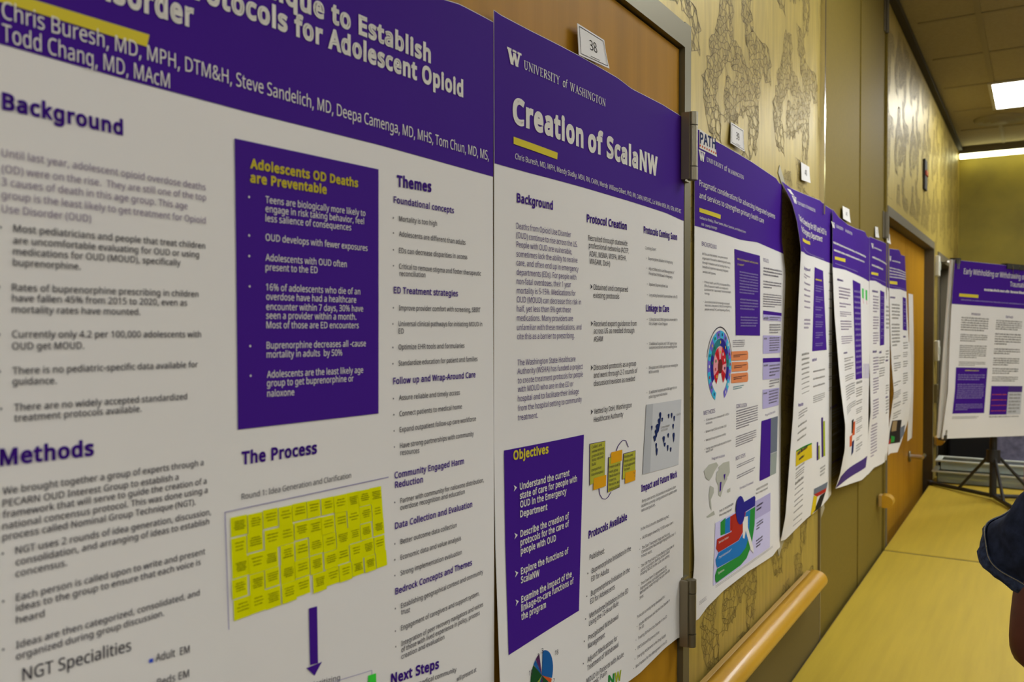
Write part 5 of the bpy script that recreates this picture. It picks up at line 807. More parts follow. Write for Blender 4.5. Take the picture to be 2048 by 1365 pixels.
 120:[104,[41,54,6,105,25,105,52,66,79,105,98,105,62,54,100,0,80,0,52,42,23,0,4,0]],
 121:[100,[0,105,19,105,41,46,43,42,48,26,49,22,50,20,50,17,52,20,53,24,55,29,57,35,58,40,60,46,81,105,100,105,55,-15,49,-27,46,-32,43,-36,34,-43,29,-46,23,-47,8,-47,4,-46,2,-32,6,-32,9,-33,18,-33,24,-31,27,-29,32,-24,36,-18,37,-14,43,-1]],
 122:[92,[85,0,8,0,8,11,64,92,11,92,11,105,83,105,83,92,27,13,85,13]],
 123:[74,[68,-31,61,-31,54,-29,48,-27,38,-22,34,-18,30,-6,29,0,29,33,27,40,24,42,22,44,19,46,15,47,10,47,6,48,6,62,10,62,19,64,22,65,24,67,27,69,29,76,29,109,30,116,34,126,38,130,43,134,48,136,54,139,61,139,68,140,68,126,64,125,60,125,57,124,51,120,49,118,46,108,46,73,44,68,41,63,37,60,32,57,25,55,37,50,41,46,44,42,46,36,46,1,49,-9,53,-13,57,-15,64,-17,68,-17]],
 124:[108,[47,149,61,149,61,-48,47,-48]],
 125:[74,[6,-17,10,-17,15,-16,18,-15,21,-13,23,-11,25,-8,27,-6,28,-2,28,30,30,41,34,46,38,50,43,52,50,54,43,57,38,60,34,63,30,67,28,79,28,112,27,115,24,120,18,124,15,125,10,126,6,126,6,140,14,139,21,139,27,136,32,134,37,130,41,126,45,116,45,80,46,76,46,73,48,69,52,65,56,64,60,62,69,62,69,48,64,47,60,47,56,46,52,44,48,40,46,37,46,34,45,29,45,-6,43,-13,40,-18,36,-22,32,-25,27,-27,20,-29,14,-31,6,-31]],
 126:[112,[52,62,44,66,41,66,35,68,32,68,29,67,24,66,20,64,17,62,13,60,10,56,10,71,13,75,17,77,20,79,24,80,29,82,37,82,45,80,49,80,54,78,60,76,64,74,67,72,71,71,83,71,88,72,92,74,99,79,102,82,102,67,99,64,92,59,88,57,83,57,78,56,75,57,67,57,63,59,58,60]],
 32:[51],
}
def glyph_mesh(jobs):
    """jobs: list of (text, bold) -> {job: (verts2d, faces, width)} with the cap height scaled to 1"""
    obs = {}; need = {(ord(c) if ord(c) in LETTERS else 45, bold) for t, bold in jobs for c in t}
    for c, bold in need:
        cu = bpy.data.curves.new('lettering', 'CURVE'); cu.dimensions = '2D'; cu.fill_mode = 'FRONT'; cu.offset = min(bold, 0.0)
        for l in LETTERS[c][1:]:
            sp = cu.splines.new('POLY'); n = len(l) // 2; sp.points.add(n - 1); sp.use_cyclic_u = True
            sp.points.foreach_set('co', [v for i in range(n) for v in (l[2 * i] / 140, l[2 * i + 1] / 140, 0, 1)])
        ob = bpy.data.objects.new('lettering', cu); COL.objects.link(ob); obs[(c, bold)] = ob
    dg = bpy.context.evaluated_depsgraph_get(); dg.update(); G_, out = {}, {}
    for k, ob in obs.items():
        ev = ob.evaluated_get(dg); me = ev.to_mesh(); gv, gf = [(v.co.x, v.co.y) for v in me.vertices], [tuple(p.vertices) for p in me.polygons]; ev.to_mesh_clear()
        if k[1] > 0:                      # a heavier weight: a ribbon along every outline
            for l in LETTERS[k[0]][1:]:
                P = [(l[2 * i] / 140, l[2 * i + 1] / 140) for i in range(len(l) // 2)]; n = len(P); o = len(gv)
                for i in range(n):
                    a, b, c = P[i - 1], P[i], P[(i + 1) % n]; d0 = Vector((b[0] - a[0], b[1] - a[1])).normalized(); d1_ = Vector((c[0] - b[0], c[1] - b[1])).normalized()
                    nn = Vector((-d0.y - d1_.y, d0.x + d1_.x)); nn = nn.normalized() if nn.length > 1e-4 else Vector((-d0.y, d0.x)); r = k[1] / max(.55, nn.dot(Vector((-d0.y, d0.x))))
                    gv += [(b[0] - nn.x * r, b[1] - nn.y * r), (b[0] + nn.x * r, b[1] + nn.y * r)]
                gf += [(o + 2 * i, o + 2 * ((i + 1) % n), o + 2 * ((i + 1) % n) + 1, o + 2 * i + 1) for i in range(n)]
        G_[k] = (gv, gf)
    for t, bold in set(jobs):
        x, vs, fs = 0.0, [], []
        for ch in t:
            c = ord(ch) if ord(ch) in LETTERS else 45; gv, gf = G_[(c, bold)]; o = len(vs)
            vs += [(a + x, b) for a, b in gv]; fs += [tuple(o + i for i in f) for f in gf]; x += LETTERS[c][0] / 140 + bold * 1.5
        xs = [v[0] for v in vs] or [0, 1]; x0, x1 = min(xs), max(xs)
        out[(t, bold)] = ([(a - x0, b) for a, b in vs], fs, max(x1 - x0, 1e-4))
    for ob in obs.values():
        cu = ob.data; bpy.data.objects.remove(ob); bpy.data.curves.remove(cu)
    return out
# a small roman letter set for the university name: (polyline, thick at start, thick at end) in a 1-high box
def arc(cx, cy, rx, ry, a0, a1, n=10): return [(cx + rx * math.cos(math.radians(a0 + (a1 - a0) * i / n)), cy + ry * math.sin(math.radians(a0 + (a1 - a0) * i / n))) for i in range(n + 1)]
K, N_ = .135, .055
def sf(x, y, w=.17): return ([(x - w, y), (x + w, y)], .045)
ROM = {
 'I': (.36, [([(.18, 0), (.18, 1)], K), sf(.18, .022), sf(.18, .978)]),
 'U': (.82, [([(.2, 1), (.2, .3)], K), (arc(.42, .3, .22, .28, 180, 360), .09), ([(.64, .3), (.64, 1)], N_), sf(.2, .978), sf(.64, .978, .14)]),
 'N': (.88, [([(.16, 0), (.16, 1)], N_), ([(.16, 1), (.72, 0)], K), ([(.72, 0), (.72, 1)], N_), sf(.16, .022, .13), sf(.72, .978, .13), sf(.12, .978, .1)]),
 'V': (.82, [([(.12, 1), (.42, 0)], K), ([(.42, 0), (.7, 1)], N_), sf(.12, .978, .14), sf(.7, .978, .12)]),
 'E': (.68, [([(.2, 0), (.2, 1)], K), ([(.06, .978), (.6, .978)], .05), ([(.2, .52), (.5, .52)], .05), ([(.06, .022), (.62, .022)], .05), ([(.59, .8), (.59, 1)], .05), ([(.61, 0), (.61, .22)], .05)]),
 'R': (.78, [([(.2, 0), (.2, 1)], K), ([(.06, .975), (.42, .975)], .05), (arc(.4, .74, .2, .235, 90, -90), .11), ([(.2, .51), (.42, .51)], .05), ([(.4, .5), (.7, 0)], K), sf(.2, .022, .14), sf(.7, .022, .08)]),
 'S': (.58, [(arc(.29, .74, .19, .24, 35, 190) , .07), (arc(.29, .74, .19, .24, 190, 255) + arc(.29, .26, .21, .24, 75, -10), K), (arc(.29, .26, .21, .24, -10, -150), .07), ([(.46, .8), (.46, .97)], .05), ([(.1, .03), (.1, .2)], .05)]),
 'T': (.74, [([(.36, 0), (.36, 1)], K), ([(.04, .975), (.68, .975)], .05), ([(.06, .78), (.06, 1)], .05), ([(.66, .78), (.66, 1)], .05), sf(.36, .022)]),
 'Y': (.76, [([(.1, 1), (.38, .45)], K), ([(.38, .45), (.66, 1)], N_), ([(.38, .48), (.38, 0)], K), sf(.1, .978, .14), sf(.66, .978, .12), sf(.38, .022)]),
 'W': (1.12, [([(.12, 1), (.36, 0)], K), ([(.36, 0), (.56, .95)], N_), ([(.54, 1), (.76, 0)], K), ([(.76, 0), (.98, 1)], N_), sf(.12, .978, .14), sf(.54, .978, .12), sf(.98, .978, .12)]),
 'A': (.8, [([(.12, 0), (.38, 1)], N_), ([(.38, 1), (.68, 0)], K), ([(.2, .33), (.58, .33)], .05), sf(.12, .022, .12), sf(.68, .022, .14)]),
 'H': (.9, [([(.2, 0), (.2, 1)], K), ([(.68, 0), (.68, 1)], K), ([(.2, .52), (.68, .52)], .05), sf(.2, .022, .14), sf(.68, .022, .14), sf(.2, .978, .14), sf(.68, .978, .14)]),
 'G': (.84, [(arc(.44, .5, .36, .48, 50, 125), .07), (arc(.44, .5, .34, .48, 125, 235), K), (arc(.44, .5, .36, .48, 235, 310), .07), ([(.68, .42), (.68, .1)], K), sf(.66, .42, .13), ([(.68, .76), (.68, .95)], .05)]),
 'O': (.88, [(arc(.43, .5, .35, .48, 60, 120), .07), (arc(.43, .5, .34, .48, 120, 240), K), (arc(.43, .5, .35, .48, 240, 300), .07), (arc(.43, .5, .34, .48, 300, 420), K)]),
}
def strokes_mesh(strokes):
    vs, fs = [], []
    for pl, w in strokes:
        L = []
        for i, p in enumerate(pl):
            a, b = pl[max(i - 1, 0)], pl[min(i + 1, len(pl) - 1)]; dx, dy = b[0] - a[0], b[1] - a[1]; l = math.hypot(dx, dy) or 1
            L.append((p, (-dy / l * w / 2, dx / l * w / 2)))
        o = len(vs)
        for p, n in L: vs += [(p[0] - n[0], p[1] - n[1]), (p[0] + n[0], p[1] + n[1])]
        for i in range(len(pl) - 1): fs.append((o + 2 * i, o + 2 * i + 2, o + 2 * i + 3, o + 2 * i + 1))
    return vs, fs
def roman(t):
    vs, fs, x = [], [], 0
    for ch in t:
        w, st = ROM[ch]; v, f = strokes_mesh(st); o = len(vs); vs += [(a + x, b) for a, b in v]; fs += [tuple(o + i for i in q) for q in f]; x += w + .05
    return vs, fs, x - .05
BLOCK_W = strokes_mesh([([(.10, .94), (.31, .03)], .23), ([(.31, .03), (.50, .80)], .13), ([(.50, .80), (.70, .03)], .23), ([(.70, .03), (.90, .94)], .13),
                        ([(-.05, .93), (.28, .93)], .14), ([(.36, .93), (.66, .93)], .14), ([(.74, .93), (1.06, .93)], .14), ([(.2, .02), (.42, .02)], .05), ([(.6, .02), (.8, .02)], .05)])
STY = dict(p1auth=(104, 0), p1title=(158, .075), p1head=(92, .07), p1themes=(98, .075), p1para=(46, .006), p1body=(43, .012), p1spec=(78, .01), p1em=(54, .01), p1boxhead=(70, .065), p1box=(54, .008),
           p1round=(46, 0), p1sub=(60, .04), p1col3=(49, .010), p2title=(272, .085), p2auth=(66, 0), p2head=(100, .06), p2para=(70, 0), p2body=(73, .006), p2small=(47, 0), p2small2=(60, 0), p2objh=(100, .065), p2obj=(76, .045),
           p2dia=(40, 0), p2nw=(140, .05), p3path=(190, .05), p3title=(105, .004), p3auth=(48, 0), p3head=(78, 0), p3head2=(50, 0), p3body=(42, 0), p3tag=(42, .01), p4title=(150, .03), p4head=(75, .03), of106=(108, 0), card=(1, 0))
jobs = []
for r in PRINT:
    if r[0] == 'T' and not r[4].startswith('serif'):
        for t, *_ in r[5]: jobs.append((t.lstrip('*>'), STY[r[4]][1]))
CARDS = ['38', '39', '40', '41', '42', '43']
for c in CARDS: jobs.append((c, 0))
P9TXT = [("Early Withholding or Withdrawing of Life", .006), ("Traumatic", .006), ("Introduction", .01), ("Methods", .01)]
for t in P9TXT: jobs.append(t)
GL = glyph_mesh(jobs)

# ------------------------------------------------------------------ posters
LAY = .00035
class Poster:
    def __init__(s, key, label, root_loc=None, matrix=None):
        s.k = key; s.sh = PAPERS[key]; s.parts = {}; s.cnt = 0; s.rng = random.Random(hash(key) % 1000 if False else sum(map(ord, key)))
        ym = (s.sh.yl + s.sh.yr) / 2; s.loc = Vector(root_loc if root_loc is not None else (0, ym, interp(s.sh.bot, ym)))
        s.root = empty('poster', s.loc)
        if matrix is not None: s.root.matrix_world = matrix
        tag(s.root, label, 'poster', 'research posters along the wall' if key != 'p9' else None)
    def mb(s, part): return s.parts.setdefault(part, MB())
    def layer(s, part):
        n = 1 + part.count('+'); base = part.replace('+', '')
        if base.split('/')[0].split('#')[0] != 'header_band': n += 1
        if '/' in base: n += 2
        return base, n * LAY
    def P(s, y, z, e): return s.sh.pt(y, z, e)
    def ab(s, a, b):
        y = s.sh.yl + a * (s.sh.yr - s.sh.yl); z0, z1 = interp(s.sh.bot, y), interp(s.sh.top, y); return y, z0 + b * (z1 - z0)
    def sheet(s):
        m = s.mb('sheet'); NA, NB = 44, 60; th = .0006
        for e, flip in ((0, False), (-th, True)):
            vs = []
            for j in range(NB + 1):
                for i in range(NA + 1): y, z = s.ab(i / NA, j / NB); vs.append(s.P(y, z, e))
            fs = []
            for j in range(NB):
                for i in range(NA):
                    q = (j * (NA + 1) + i, j * (NA + 1) + i + 1, (j + 1) * (NA + 1) + i + 1, (j + 1) * (NA + 1) + i); fs.append(q[::-1] if flip else q)
            m.add(vs, fs, 'paper' if not flip else 'paper_back', True)
        rim = [(i / NA, 0) for i in range(NA)] + [(1, j / NB) for j in range(NB)] + [(1 - i / NA, 1) for i in range(NA)] + [(0, 1 - j / NB) for j in range(NB)]
        vs = []
        for a, b in rim: y, z = s.ab(a, b); vs += [s.P(y, z, 0), s.P(y, z, -th)]
        n = len(rim); m.add(vs, [(2 * i, 2 * i + 1, 2 * ((i + 1) % n) + 1, 2 * ((i + 1) % n)) for i in range(n)], 'paper')
    def header(s, pts):
        m = s.mb('header_band'); NA, NB = 44, 14; vs, fs = [], []; e = LAY
        for j in range(NB + 1):
            for i in range(NA + 1):
                y = s.sh.yl + i / NA * (s.sh.yr - s.sh.yl); z0, z1 = interp(pts, y), interp(s.sh.top, y); z = z0 + j / NB * (z1 - .0008 - z0); vs.append(s.P(y, z, e))
        for j in range(NB):
            for i in range(NA): fs.append((j * (NA + 1) + i, j * (NA + 1) + i + 1, (j + 1) * (NA + 1) + i + 1, (j + 1) * (NA + 1) + i))
        m.add(vs, fs, 'ink_purple', True)
    def quad(s, part, col, q):
        if len(q) != 4: return s.poly(part, col, q)
        b, e = s.layer(part); m = s.mb(b); (ay, az), (by, bz), (cy, cz), (dy, dz) = [(u * 1e-4, v * 1e-4) for u, v in q]
        n = max(1, min(16, int(abs(by - ay) / .02))); k = max(1, min(24, int(abs(dz - az) / .02))); vs, fs = [], []
        for j in range(k + 1):
            t = j / k
            for i in range(n + 1):
                u = i / n; y = (1 - t) * (ay + (by - ay) * u) + t * (dy + (cy - dy) * u); z = (1 - t) * (az + (bz - az) * u) + t * (dz + (cz - dz) * u); vs.append(s.P(y, z, e))
        for j in range(k):
            for i in range(n): fs.append((j * (n + 1) + i, (j + 1) * (n + 1) + i, (j + 1) * (n + 1) + i + 1, j * (n + 1) + i + 1))
        m.add(vs, fs, 'ink_' + col)
    def poly(s, part, col, pts):
        b, e = s.layer(part); s.mb(b).add([s.P(u * 1e-4, v * 1e-4, e) for u, v in pts], [tuple(range(len(pts)))], 'ink_' + col)
    def flat(s, part, col, vs, fs):
        b, e = s.layer(part); s.mb(b).add([s.P(y, z, e) for y, z in vs], fs, 'ink_' + col)
    def text(s, part, col, sty, lines):
        serif = sty.startswith('serif'); cap = (int(sty[5:]) if serif else STY[sty][0]) * 1e-4
        last = None
        for t, y0, z0, y1, z1 in lines:
            y0, z0, y1, z1 = [v * 1e-4 for v in (y0, z0, y1, z1)]
            if s.k == 'p3' and serif: cap = .0080
            if s.k in ('p4', 'p5') and serif: cap = .0085
            raw = t.lstrip('*>')
            if serif: vs, fs, w = roman(raw)
            else: vs, fs, w = GL[(raw, STY[sty][1])]
            if not serif and sty not in ('of106', 'p3path', 'p2nw'):
                new = last is None or part.startswith('heading') or abs(z0 - last[1]) > cap * 2.6 or abs(y0 - last[0]) > .03 or t[0] in '*>' or z0 > last[1]
                if sty.endswith(('title', 'boxhead')): new = last is None
                if new: s.cnt += 1
                last = (y0, z0); head = part.startswith('heading'); nm = 'heading' if head or sty in ('p1boxhead', 'p2objh') else 'title' if sty.endswith('title') else 'authors' if sty.endswith('auth') else 'paragraph'
                pp = part.split('/')[0] if '/' in part else ''
                piece = (pp + '/' if pp else '') + nm + '#%d' % s.cnt
                if part.endswith(('diagram_lettering', 'map_lettering', 'pie_lettering')): piece = part + '#%d' % s.cnt
            else: piece = part
            sk = .22 if sty.startswith('of') else 0
            out = [(y0 + (x / w) * (y1 - y0) + sk * yy * cap * .5, z0 + (x / w) * (z1 - z0) + yy * cap) for x, yy in vs]
            s.flat(piece, col, out, fs)
            if t[0] == '*':
                r = cap * .17; c = (y0 - cap * (1.75 if sty != 'p1box' else 3.1), z0 + cap * .45)
                s.flat(piece, col, [(c[0] + r * math.cos(a * .785), c[1] + r * math.sin(a * .785)) for a in range(8)], [tuple(range(8))])
            if t[0] == '>':
                g = 1.35 if sty == 'p2body' else 1.75; h = cap * 1.0; x0 = y0 - cap * g
                s.flat(piece, col, [(x0, z0 + h), (x0 + h * .95, z0 + h * .5), (x0, z0), (x0 + h * .35, z0 + h * .5)], [(0, 3, 1), (3, 2, 1)])
    def greek(s, part, col, a, n, frac=.42):
        y0, z0, y1, z1 = [v * 1e-4 for v in a]; pitch = (z0 - z1) / n; h = abs(pitch) * (frac if n > 1 else .75)
        vs, fs = [], []
        for i in range(n):
            zb = z0 - (i + 1) * pitch + (pitch - h) * .5; y = y0; end = y0 + (y1 - y0) * (1 if i < n - 1 or n == 1 else s.rng.uniform(.45, .95))
            while y < end - h * .3:
                w = min(h * s.rng.choice((1.2, 1.9, 2.6, 3.6, 4.4)), end - y)
                t = y; 
                while t < y + w - h * .2:           # letter-sized bars with hair gaps
                    lw = min(h * .55, y + w - t); hh = h * s.rng.choice((1, 1, 1, 1.35)); o = len(vs)
                    vs += [(t, zb), (t + lw * .8, zb), (t + lw * .8, zb + hh), (t, zb + hh)]; fs.append((o, o + 1, o + 2, o + 3)); t += lw
                y += w + h * .55
        if not vs: return
        s.cnt += 1; pp = part.split('/')[0] + '/' if '/' in part else part + '/' if part in ('table_chart', 'wheel_diagram', 'photo_figure+') else ''
        nm = 'heading' if part.startswith('heading') else 'paragraph'
        s.flat(pp.replace('+', '') + nm + '#%d' % s.cnt + '+' * part.count('+'), col, vs, fs)
    def bars(s, part, col, p, q, n, th=14):
        """n lines of small type running from p to q, stacked downward"""
        (y0, z0), (y1, z1) = [(u * 1e-4, v * 1e-4) for u, v in (p, q)]; h = (.0013 if th == 14 else th * 1e-4); vs, fs = [], []
        for i in range(n):
            y = y0
            while y < y1:
                w = h * s.rng.choice((1.3, 2.2, 3.1, 4)); t = y
                while t < min(y + w, y1):
                    lw = h * s.rng.choice((.6, .75, .95)); f = (t - y0) / (y1 - y0); zz = z0 + (z1 - z0) * f - i * h * 2.1; hh = h * s.rng.choice((.62, .66, .7, .86)); o = len(vs)
                    vs += [(t, zz), (t + lw * .66, zz), (t + lw * .66, zz + hh), (t, zz + hh)]; fs.append((o, o + 1, o + 2, o + 3)); t += lw
                y += w + h * .5
        if part in ('body_lettering', 'header_band/header_lettering'): s.cnt += 1; part = part.replace('body_lettering', 'paragraph').replace('header_lettering', 'lettering') + '#%d' % s.cnt
        s.flat(part, col, vs, fs)
    def notes(s, c):
        A, B, C_, D = [Vector((u * 1e-4, v * 1e-4)) for u, v in c]
        f = lambda u, v: (A * (1 - u) + B * u) * (1 - v) + (D * (1 - u) + C_ * u) * v
        g = s.rng
        for r in range(5):
            for k in range(11):
                u0, v0 = k / 11 + g.uniform(-.004, .004) + (.012 if r == 4 and k > 4 else 0), r / 5 + g.uniform(-.006, .006); du, dv = 1 / 11 - g.choice((.000, .003, .008)), .2 - g.choice((-.004, .002, .012))
                q = [f(u0, v0), f(u0 + du, v0), f(u0 + du, v0 + dv), f(u0, v0 + dv)]
                s.quad('sticky_note_chart' + '+' * ((r + k) % 2), 'note', [(p.x * 1e4, p.y * 1e4) for p in q])
                if r == 4 and k == 10: continue
                n = g.choice((3, 4, 5)); hgt = .13 * .9 / 5
                for i in range(n):
                    vv = v0 + dv * (.28 + .5 * i / n); w = g.uniform(.45, .72); a = f(u0 + du * (.5 - w / 2), vv); b = f(u0 + du * (.5 + w / 2), vv)
                    s.bars('sticky_note_chart/note_lettering', 'noteink', (a.x * 1e4, a.y * 1e4), (b.x * 1e4, b.y * 1e4), 1, 11)
    def pie(s, c, R):
        cy, cz = c[0] * 1e-4, c[1] * 1e-4; R *= 1e-4; a = 4
        for deg, col in ((112, 'pieblue'), (13, 'rust'), (38, 'piegreen'), (22, 'pieplum'), (20, 'navy'), (24, 'teal'), (18, 'olive2'), (62, 'piegreen'), (14, 'pieblue'), (21, 'pieplum')):
            b = a + deg; n = max(2, int(deg / 8)); pts = [(cy, cz)] + [(cy + R * math.sin(math.radians(a + .8 + (deg - 1.6) * i / n)), cz + R * math.cos(math.radians(a + .8 + (deg - 1.6) * i / n))) for i in range(n + 1)]
            s.flat('pie_chart', col, pts, [tuple(range(len(pts)))]); a = b
    def wheel(s, c, R):
        cy, cz = c[0] * 1e-4, c[1] * 1e-4; R *= 1e-4
        def ring(r0, r1, a0, a1, cols, part='wheel_diagram'):
            n = len(cols)
            for i, col in enumerate(cols):
                vs, k = [], 4
                for j in range(k + 1):
                    a = math.radians(a0 + (a1 - a0) * (i + j / k) / n)
                    for rr in (r0, r1): vs.append((cy + rr * R * math.sin(a), cz + rr * R * math.cos(a)))
                s.flat(part, col, vs, [(2 * j, 2 * j + 1, 2 * j + 3, 2 * j + 2) for j in range(k)])
        ring(.79, 1, -157, 157, ['cyan', 'violet'] * 8); ring(.57, .78, -125, 125, ['navy2', 'navy2', 'teal', 'teal', 'navy2', 'navy2', 'teal', 'navy2'])
        ring(.12, .55, -150, 150, ['crimson', 'rose', 'rose', 'crimson', 'rose', 'crimson', 'crimson', 'rose', 'crimson']); ring(1.08, 1.11, -75, 75, ['ink'] * 4)
        ring(.0, .2, 0, 360, ['brown'] * 6, 'wheel_diagram+')
        g = s.rng
        for rr, n, a0, a1 in ((.895, 16, -157, 157), (.675, 5, -100, 100), (.4, 9, -150, 150)):
            for i in range(n):
                a = math.radians(a0 + (a1 - a0) * (i + .5) / n); q = .035 * R; y, z = cy + rr * R * math.sin(a), cz + rr * R * math.cos(a); col = g.choice(('white', 'gold', 'red', 'navy', 'green', 'white'))
                s.flat('wheel_diagram++', col, [(y - q, z - q * 1.3), (y + q, z - q), (y + q * .8, z + q * 1.3), (y - q, z + q)], [(0, 1, 2, 3)])
    def blockw(s, part, q):
        (ay, az), (by, bz), (cy, cz), (dy, dz) = [(u * 1e-4, v * 1e-4) for u, v in q]; vs = []
        for x, t in BLOCK_W[0]: vs.append(((1 - t) * (dy + (cy - dy) * x) + t * (ay + (by - ay) * x), (1 - t) * (dz + (cz - dz) * x) + t * (az + (bz - az) * x)))
        s.flat(part, 'white', vs, BLOCK_W[1])
    def run(s):
        s.sheet()
        for r in PRINT:
            if r[1] != s.k: continue
            if r[0] == 'H': s.header(r[2])
            elif r[0] == 'Q': s.quad(r[2], r[3], r[4])
            elif r[0] == 'F': s.poly(r[2], r[3], r[4])
            elif r[0] == 'T': s.text(r[2], r[3], r[4], r[5])
            elif r[0] == 'G': s.greek(r[2], r[3], r[4][:4], r[4][4])
            elif r[0] == 'G2': s.bars(r[2], r[3], r[4][0], r[4][1], r[5], r[6] if len(r) > 6 else 14)
            elif r[0] == 'N': s.notes(r[2])
            elif r[0] == 'P': s.pie(r[2], r[3])
            elif r[0] == 'O': s.wheel(r[2], r[3])
            elif r[0] == 'W': s.blockw(r[2], r[3])
        return s
    def finish(s, local=False):
        made = {}
        for k in sorted(s.parts, key=lambda k: k.count('/')):
            if '/' in k and k.split('/')[0] not in made:        # lettering of a figure printed straight on the sheet
                alt = [q for q in made if q.split('#')[0] == k.split('/')[0].split('#')[0]]; par = made[alt[0]] if alt else s.root
            else: par = made[k.split('/')[0]] if '/' in k else s.root
            ob = s.parts[k].build(k.split('/')[-1].split('#')[0], par, (0, 0, 0) if local else s.loc); made[k] = ob
        return s
LAB = dict(
 p1='nearest purple poster, cut off at left, with a grid of yellow sticky notes',
 p2='purple poster titled Creation of ScalaNW on the wood door under number 38',
 p3='purple poster with a round colour wheel chart, hanging under number 39',
 p4='purple poster with a peeling left edge and a yellow photo, under number 40',
 p5='purple poster with a dark band along its bottom edge, under number 41',
 p6='narrow-looking purple poster between the dark-banded one and the one at the wood double door',
 p7='purple poster with a dark photo at its bottom, last before the wood double door')
for k in ('p1', 'p2', 'p3', 'p4', 'p5', 'p6', 'p7'): Poster(k, LAB[k]).run().finish()
# plain sheet seen edge-on beyond the last poster
m = MB()
for (y0, y1, z0, z1, x) in ((4.44, 4.60, 1.09, 1.79, .004),):
    n = 12; vs = []
    for i in range(n + 1):
        t = i / n; z = z1 + (z0 - z1) * t; b = x + .006 * math.sin(t * 3.1); vs += [(b, y0, z), (b, y1, z), (b - .001, y0, z), (b - .001, y1, z)]
    m.add(vs, [f for i in range(n) for f in ((4 * i, 4 * i + 4, 4 * i + 5, 4 * i + 1), (4 * i + 2, 4 * i + 3, 4 * i + 7, 4 * i + 6), (4 * i, 4 * i + 2, 4 * i + 6, 4 * i + 4), (4 * i + 1, 4 * i + 5, 4 * i + 7, 4 * i + 3))], 'paper')
tag(m.build('paper_sheet', None, (0, 4.52, 1.09)), 'plain white sheet hanging on the wood double door, just past the last poster', 'paper sheet')

# ------------------------------------------------------------------ number cards above the posters
CQ = [[(1.032, 2.037), (1.115, 2.038), (1.120, 1.998), (1.031, 1.994)], [(1.703, 2.041), (1.789, 2.042), (1.777, 1.994), (1.692, 1.997)], [(2.294, 2.058), (2.389, 2.060), (2.378, 2.015), (2.290, 2.011)],
      [(2.847, 2.011), (2.958, 2.013), (2.951, 1.968), (2.843, 1.970)], [(3.475, 2.009), (3.536, 2.012), (3.530, 1.971), (3.465, 1.969)], [(3.735, 2.009), (3.837, 2.013), (3.832, 1.971), (3.731, 1.973)]]
for i, (c, q) in enumerate(zip(CARDS, CQ)):
    loc = Vector((0, sum(p[0] for p in q) / 4, min(p[1] for p in q))); root = empty('number_card', loc)
    tag(root, 'white number card reading %s above a poster' % c, 'number card', 'white number cards above the posters')
    def cp(u, v, e, q=q):
        y = (1 - v) * (q[3][0] + (q[2][0] - q[3][0]) * u) + v * (q[0][0] + (q[1][0] - q[0][0]) * u); z = (1 - v) * (q[3][1] + (q[2][1] - q[3][1]) * u) + v * (q[0][1] + (q[1][1] - q[0][1]) * u)
        return (.003 + .003 * (1 - v) ** 2 * u + .003 * (1 - v) + e, y, z)
    m = MB(); n = 8; vs, fs = [], []
    for e in (0, -.0009):
        for j in range(n + 1):
            for k in range(n + 1): vs.append(cp(k / n, j / n, e))
    W1 = n + 1
    for j in range(n):
        for k in range(n): a = j * W1 + k; fs += [(a, a + 1, a + W1 + 1, a + W1), tuple(x + W1 * W1 for x in (a, a + W1, a + W1 + 1, a + 1))]
    rim = [k for k in range(n)] + [j * W1 + n for j in range(n)] + [n * W1 + n - k for k in range(n)] + [(n - j) * W1 for j in range(n)]
    for a, b in zip(rim, rim[1:] + rim[:1]): fs.append((a, a + W1 * W1, b + W1 * W1, b))
    m.add(vs, fs, 'paper'); m.build('card', root, loc)
    m = MB(); gv, gf, w = GL[(c, 0)]; ww = .24 if i else .25; hh = .33
    m.add([cp(.39 + x / w * ww, .36 + y * hh, .0004) for x, y in gv], gf, 'ink_black')
    if i < 2:
        t = .012
        for (u0, v0, u1, v1) in ((.05, .06, .95, .06 + t * 1.6), (.05, .94 - t * 1.6, .95, .94), (.05, .06, .05 + t, .94), (.95 - t, .06, .95, .94), (.38, .13, .68, .145)):
            m.add([cp(u0, v0, .0004), cp(u1, v0, .0004), cp(u1, v1, .0004), cp(u0, v1, .0004)], [(0, 1, 2, 3)], 'ink_black' if u0 == .38 else 'ink_ink')
    m.build('number', root, loc)
# grey tape at poster corners
def tape(loc, w, h, rot, label):
    m = MB(); c, s_ = math.cos(rot), math.sin(rot); vs = []
    for x in (.0006, .0016):
        for a, b in ((-w, -h), (w, -h), (w, h), (-w, h)): vs.append((loc[0] + x, loc[1] + a * c - b * s_, loc[2] + a * s_ + b * c))
    m.add(vs, [(0, 3, 2, 1), (4, 5, 6, 7), (0, 1, 5, 4), (1, 2, 6, 5), (2, 3, 7, 6), (3, 0, 4, 7)], 'tape')
    tag(m.build('tape_piece', None, loc), label, 'tape', 'grey tape pieces')
tape((0, 2.12, 1.108), .035, .016, .5, 'grey tape under the bottom left corner of the peeling poster')
tape((0, 2.105, 1.99), .03, .012, -.6, 'grey tape at the top left corner of the peeling poster')
tape((0, 2.58, 1.10), .03, .012, .4, 'grey tape by the bottom right corner of the peeling poster')

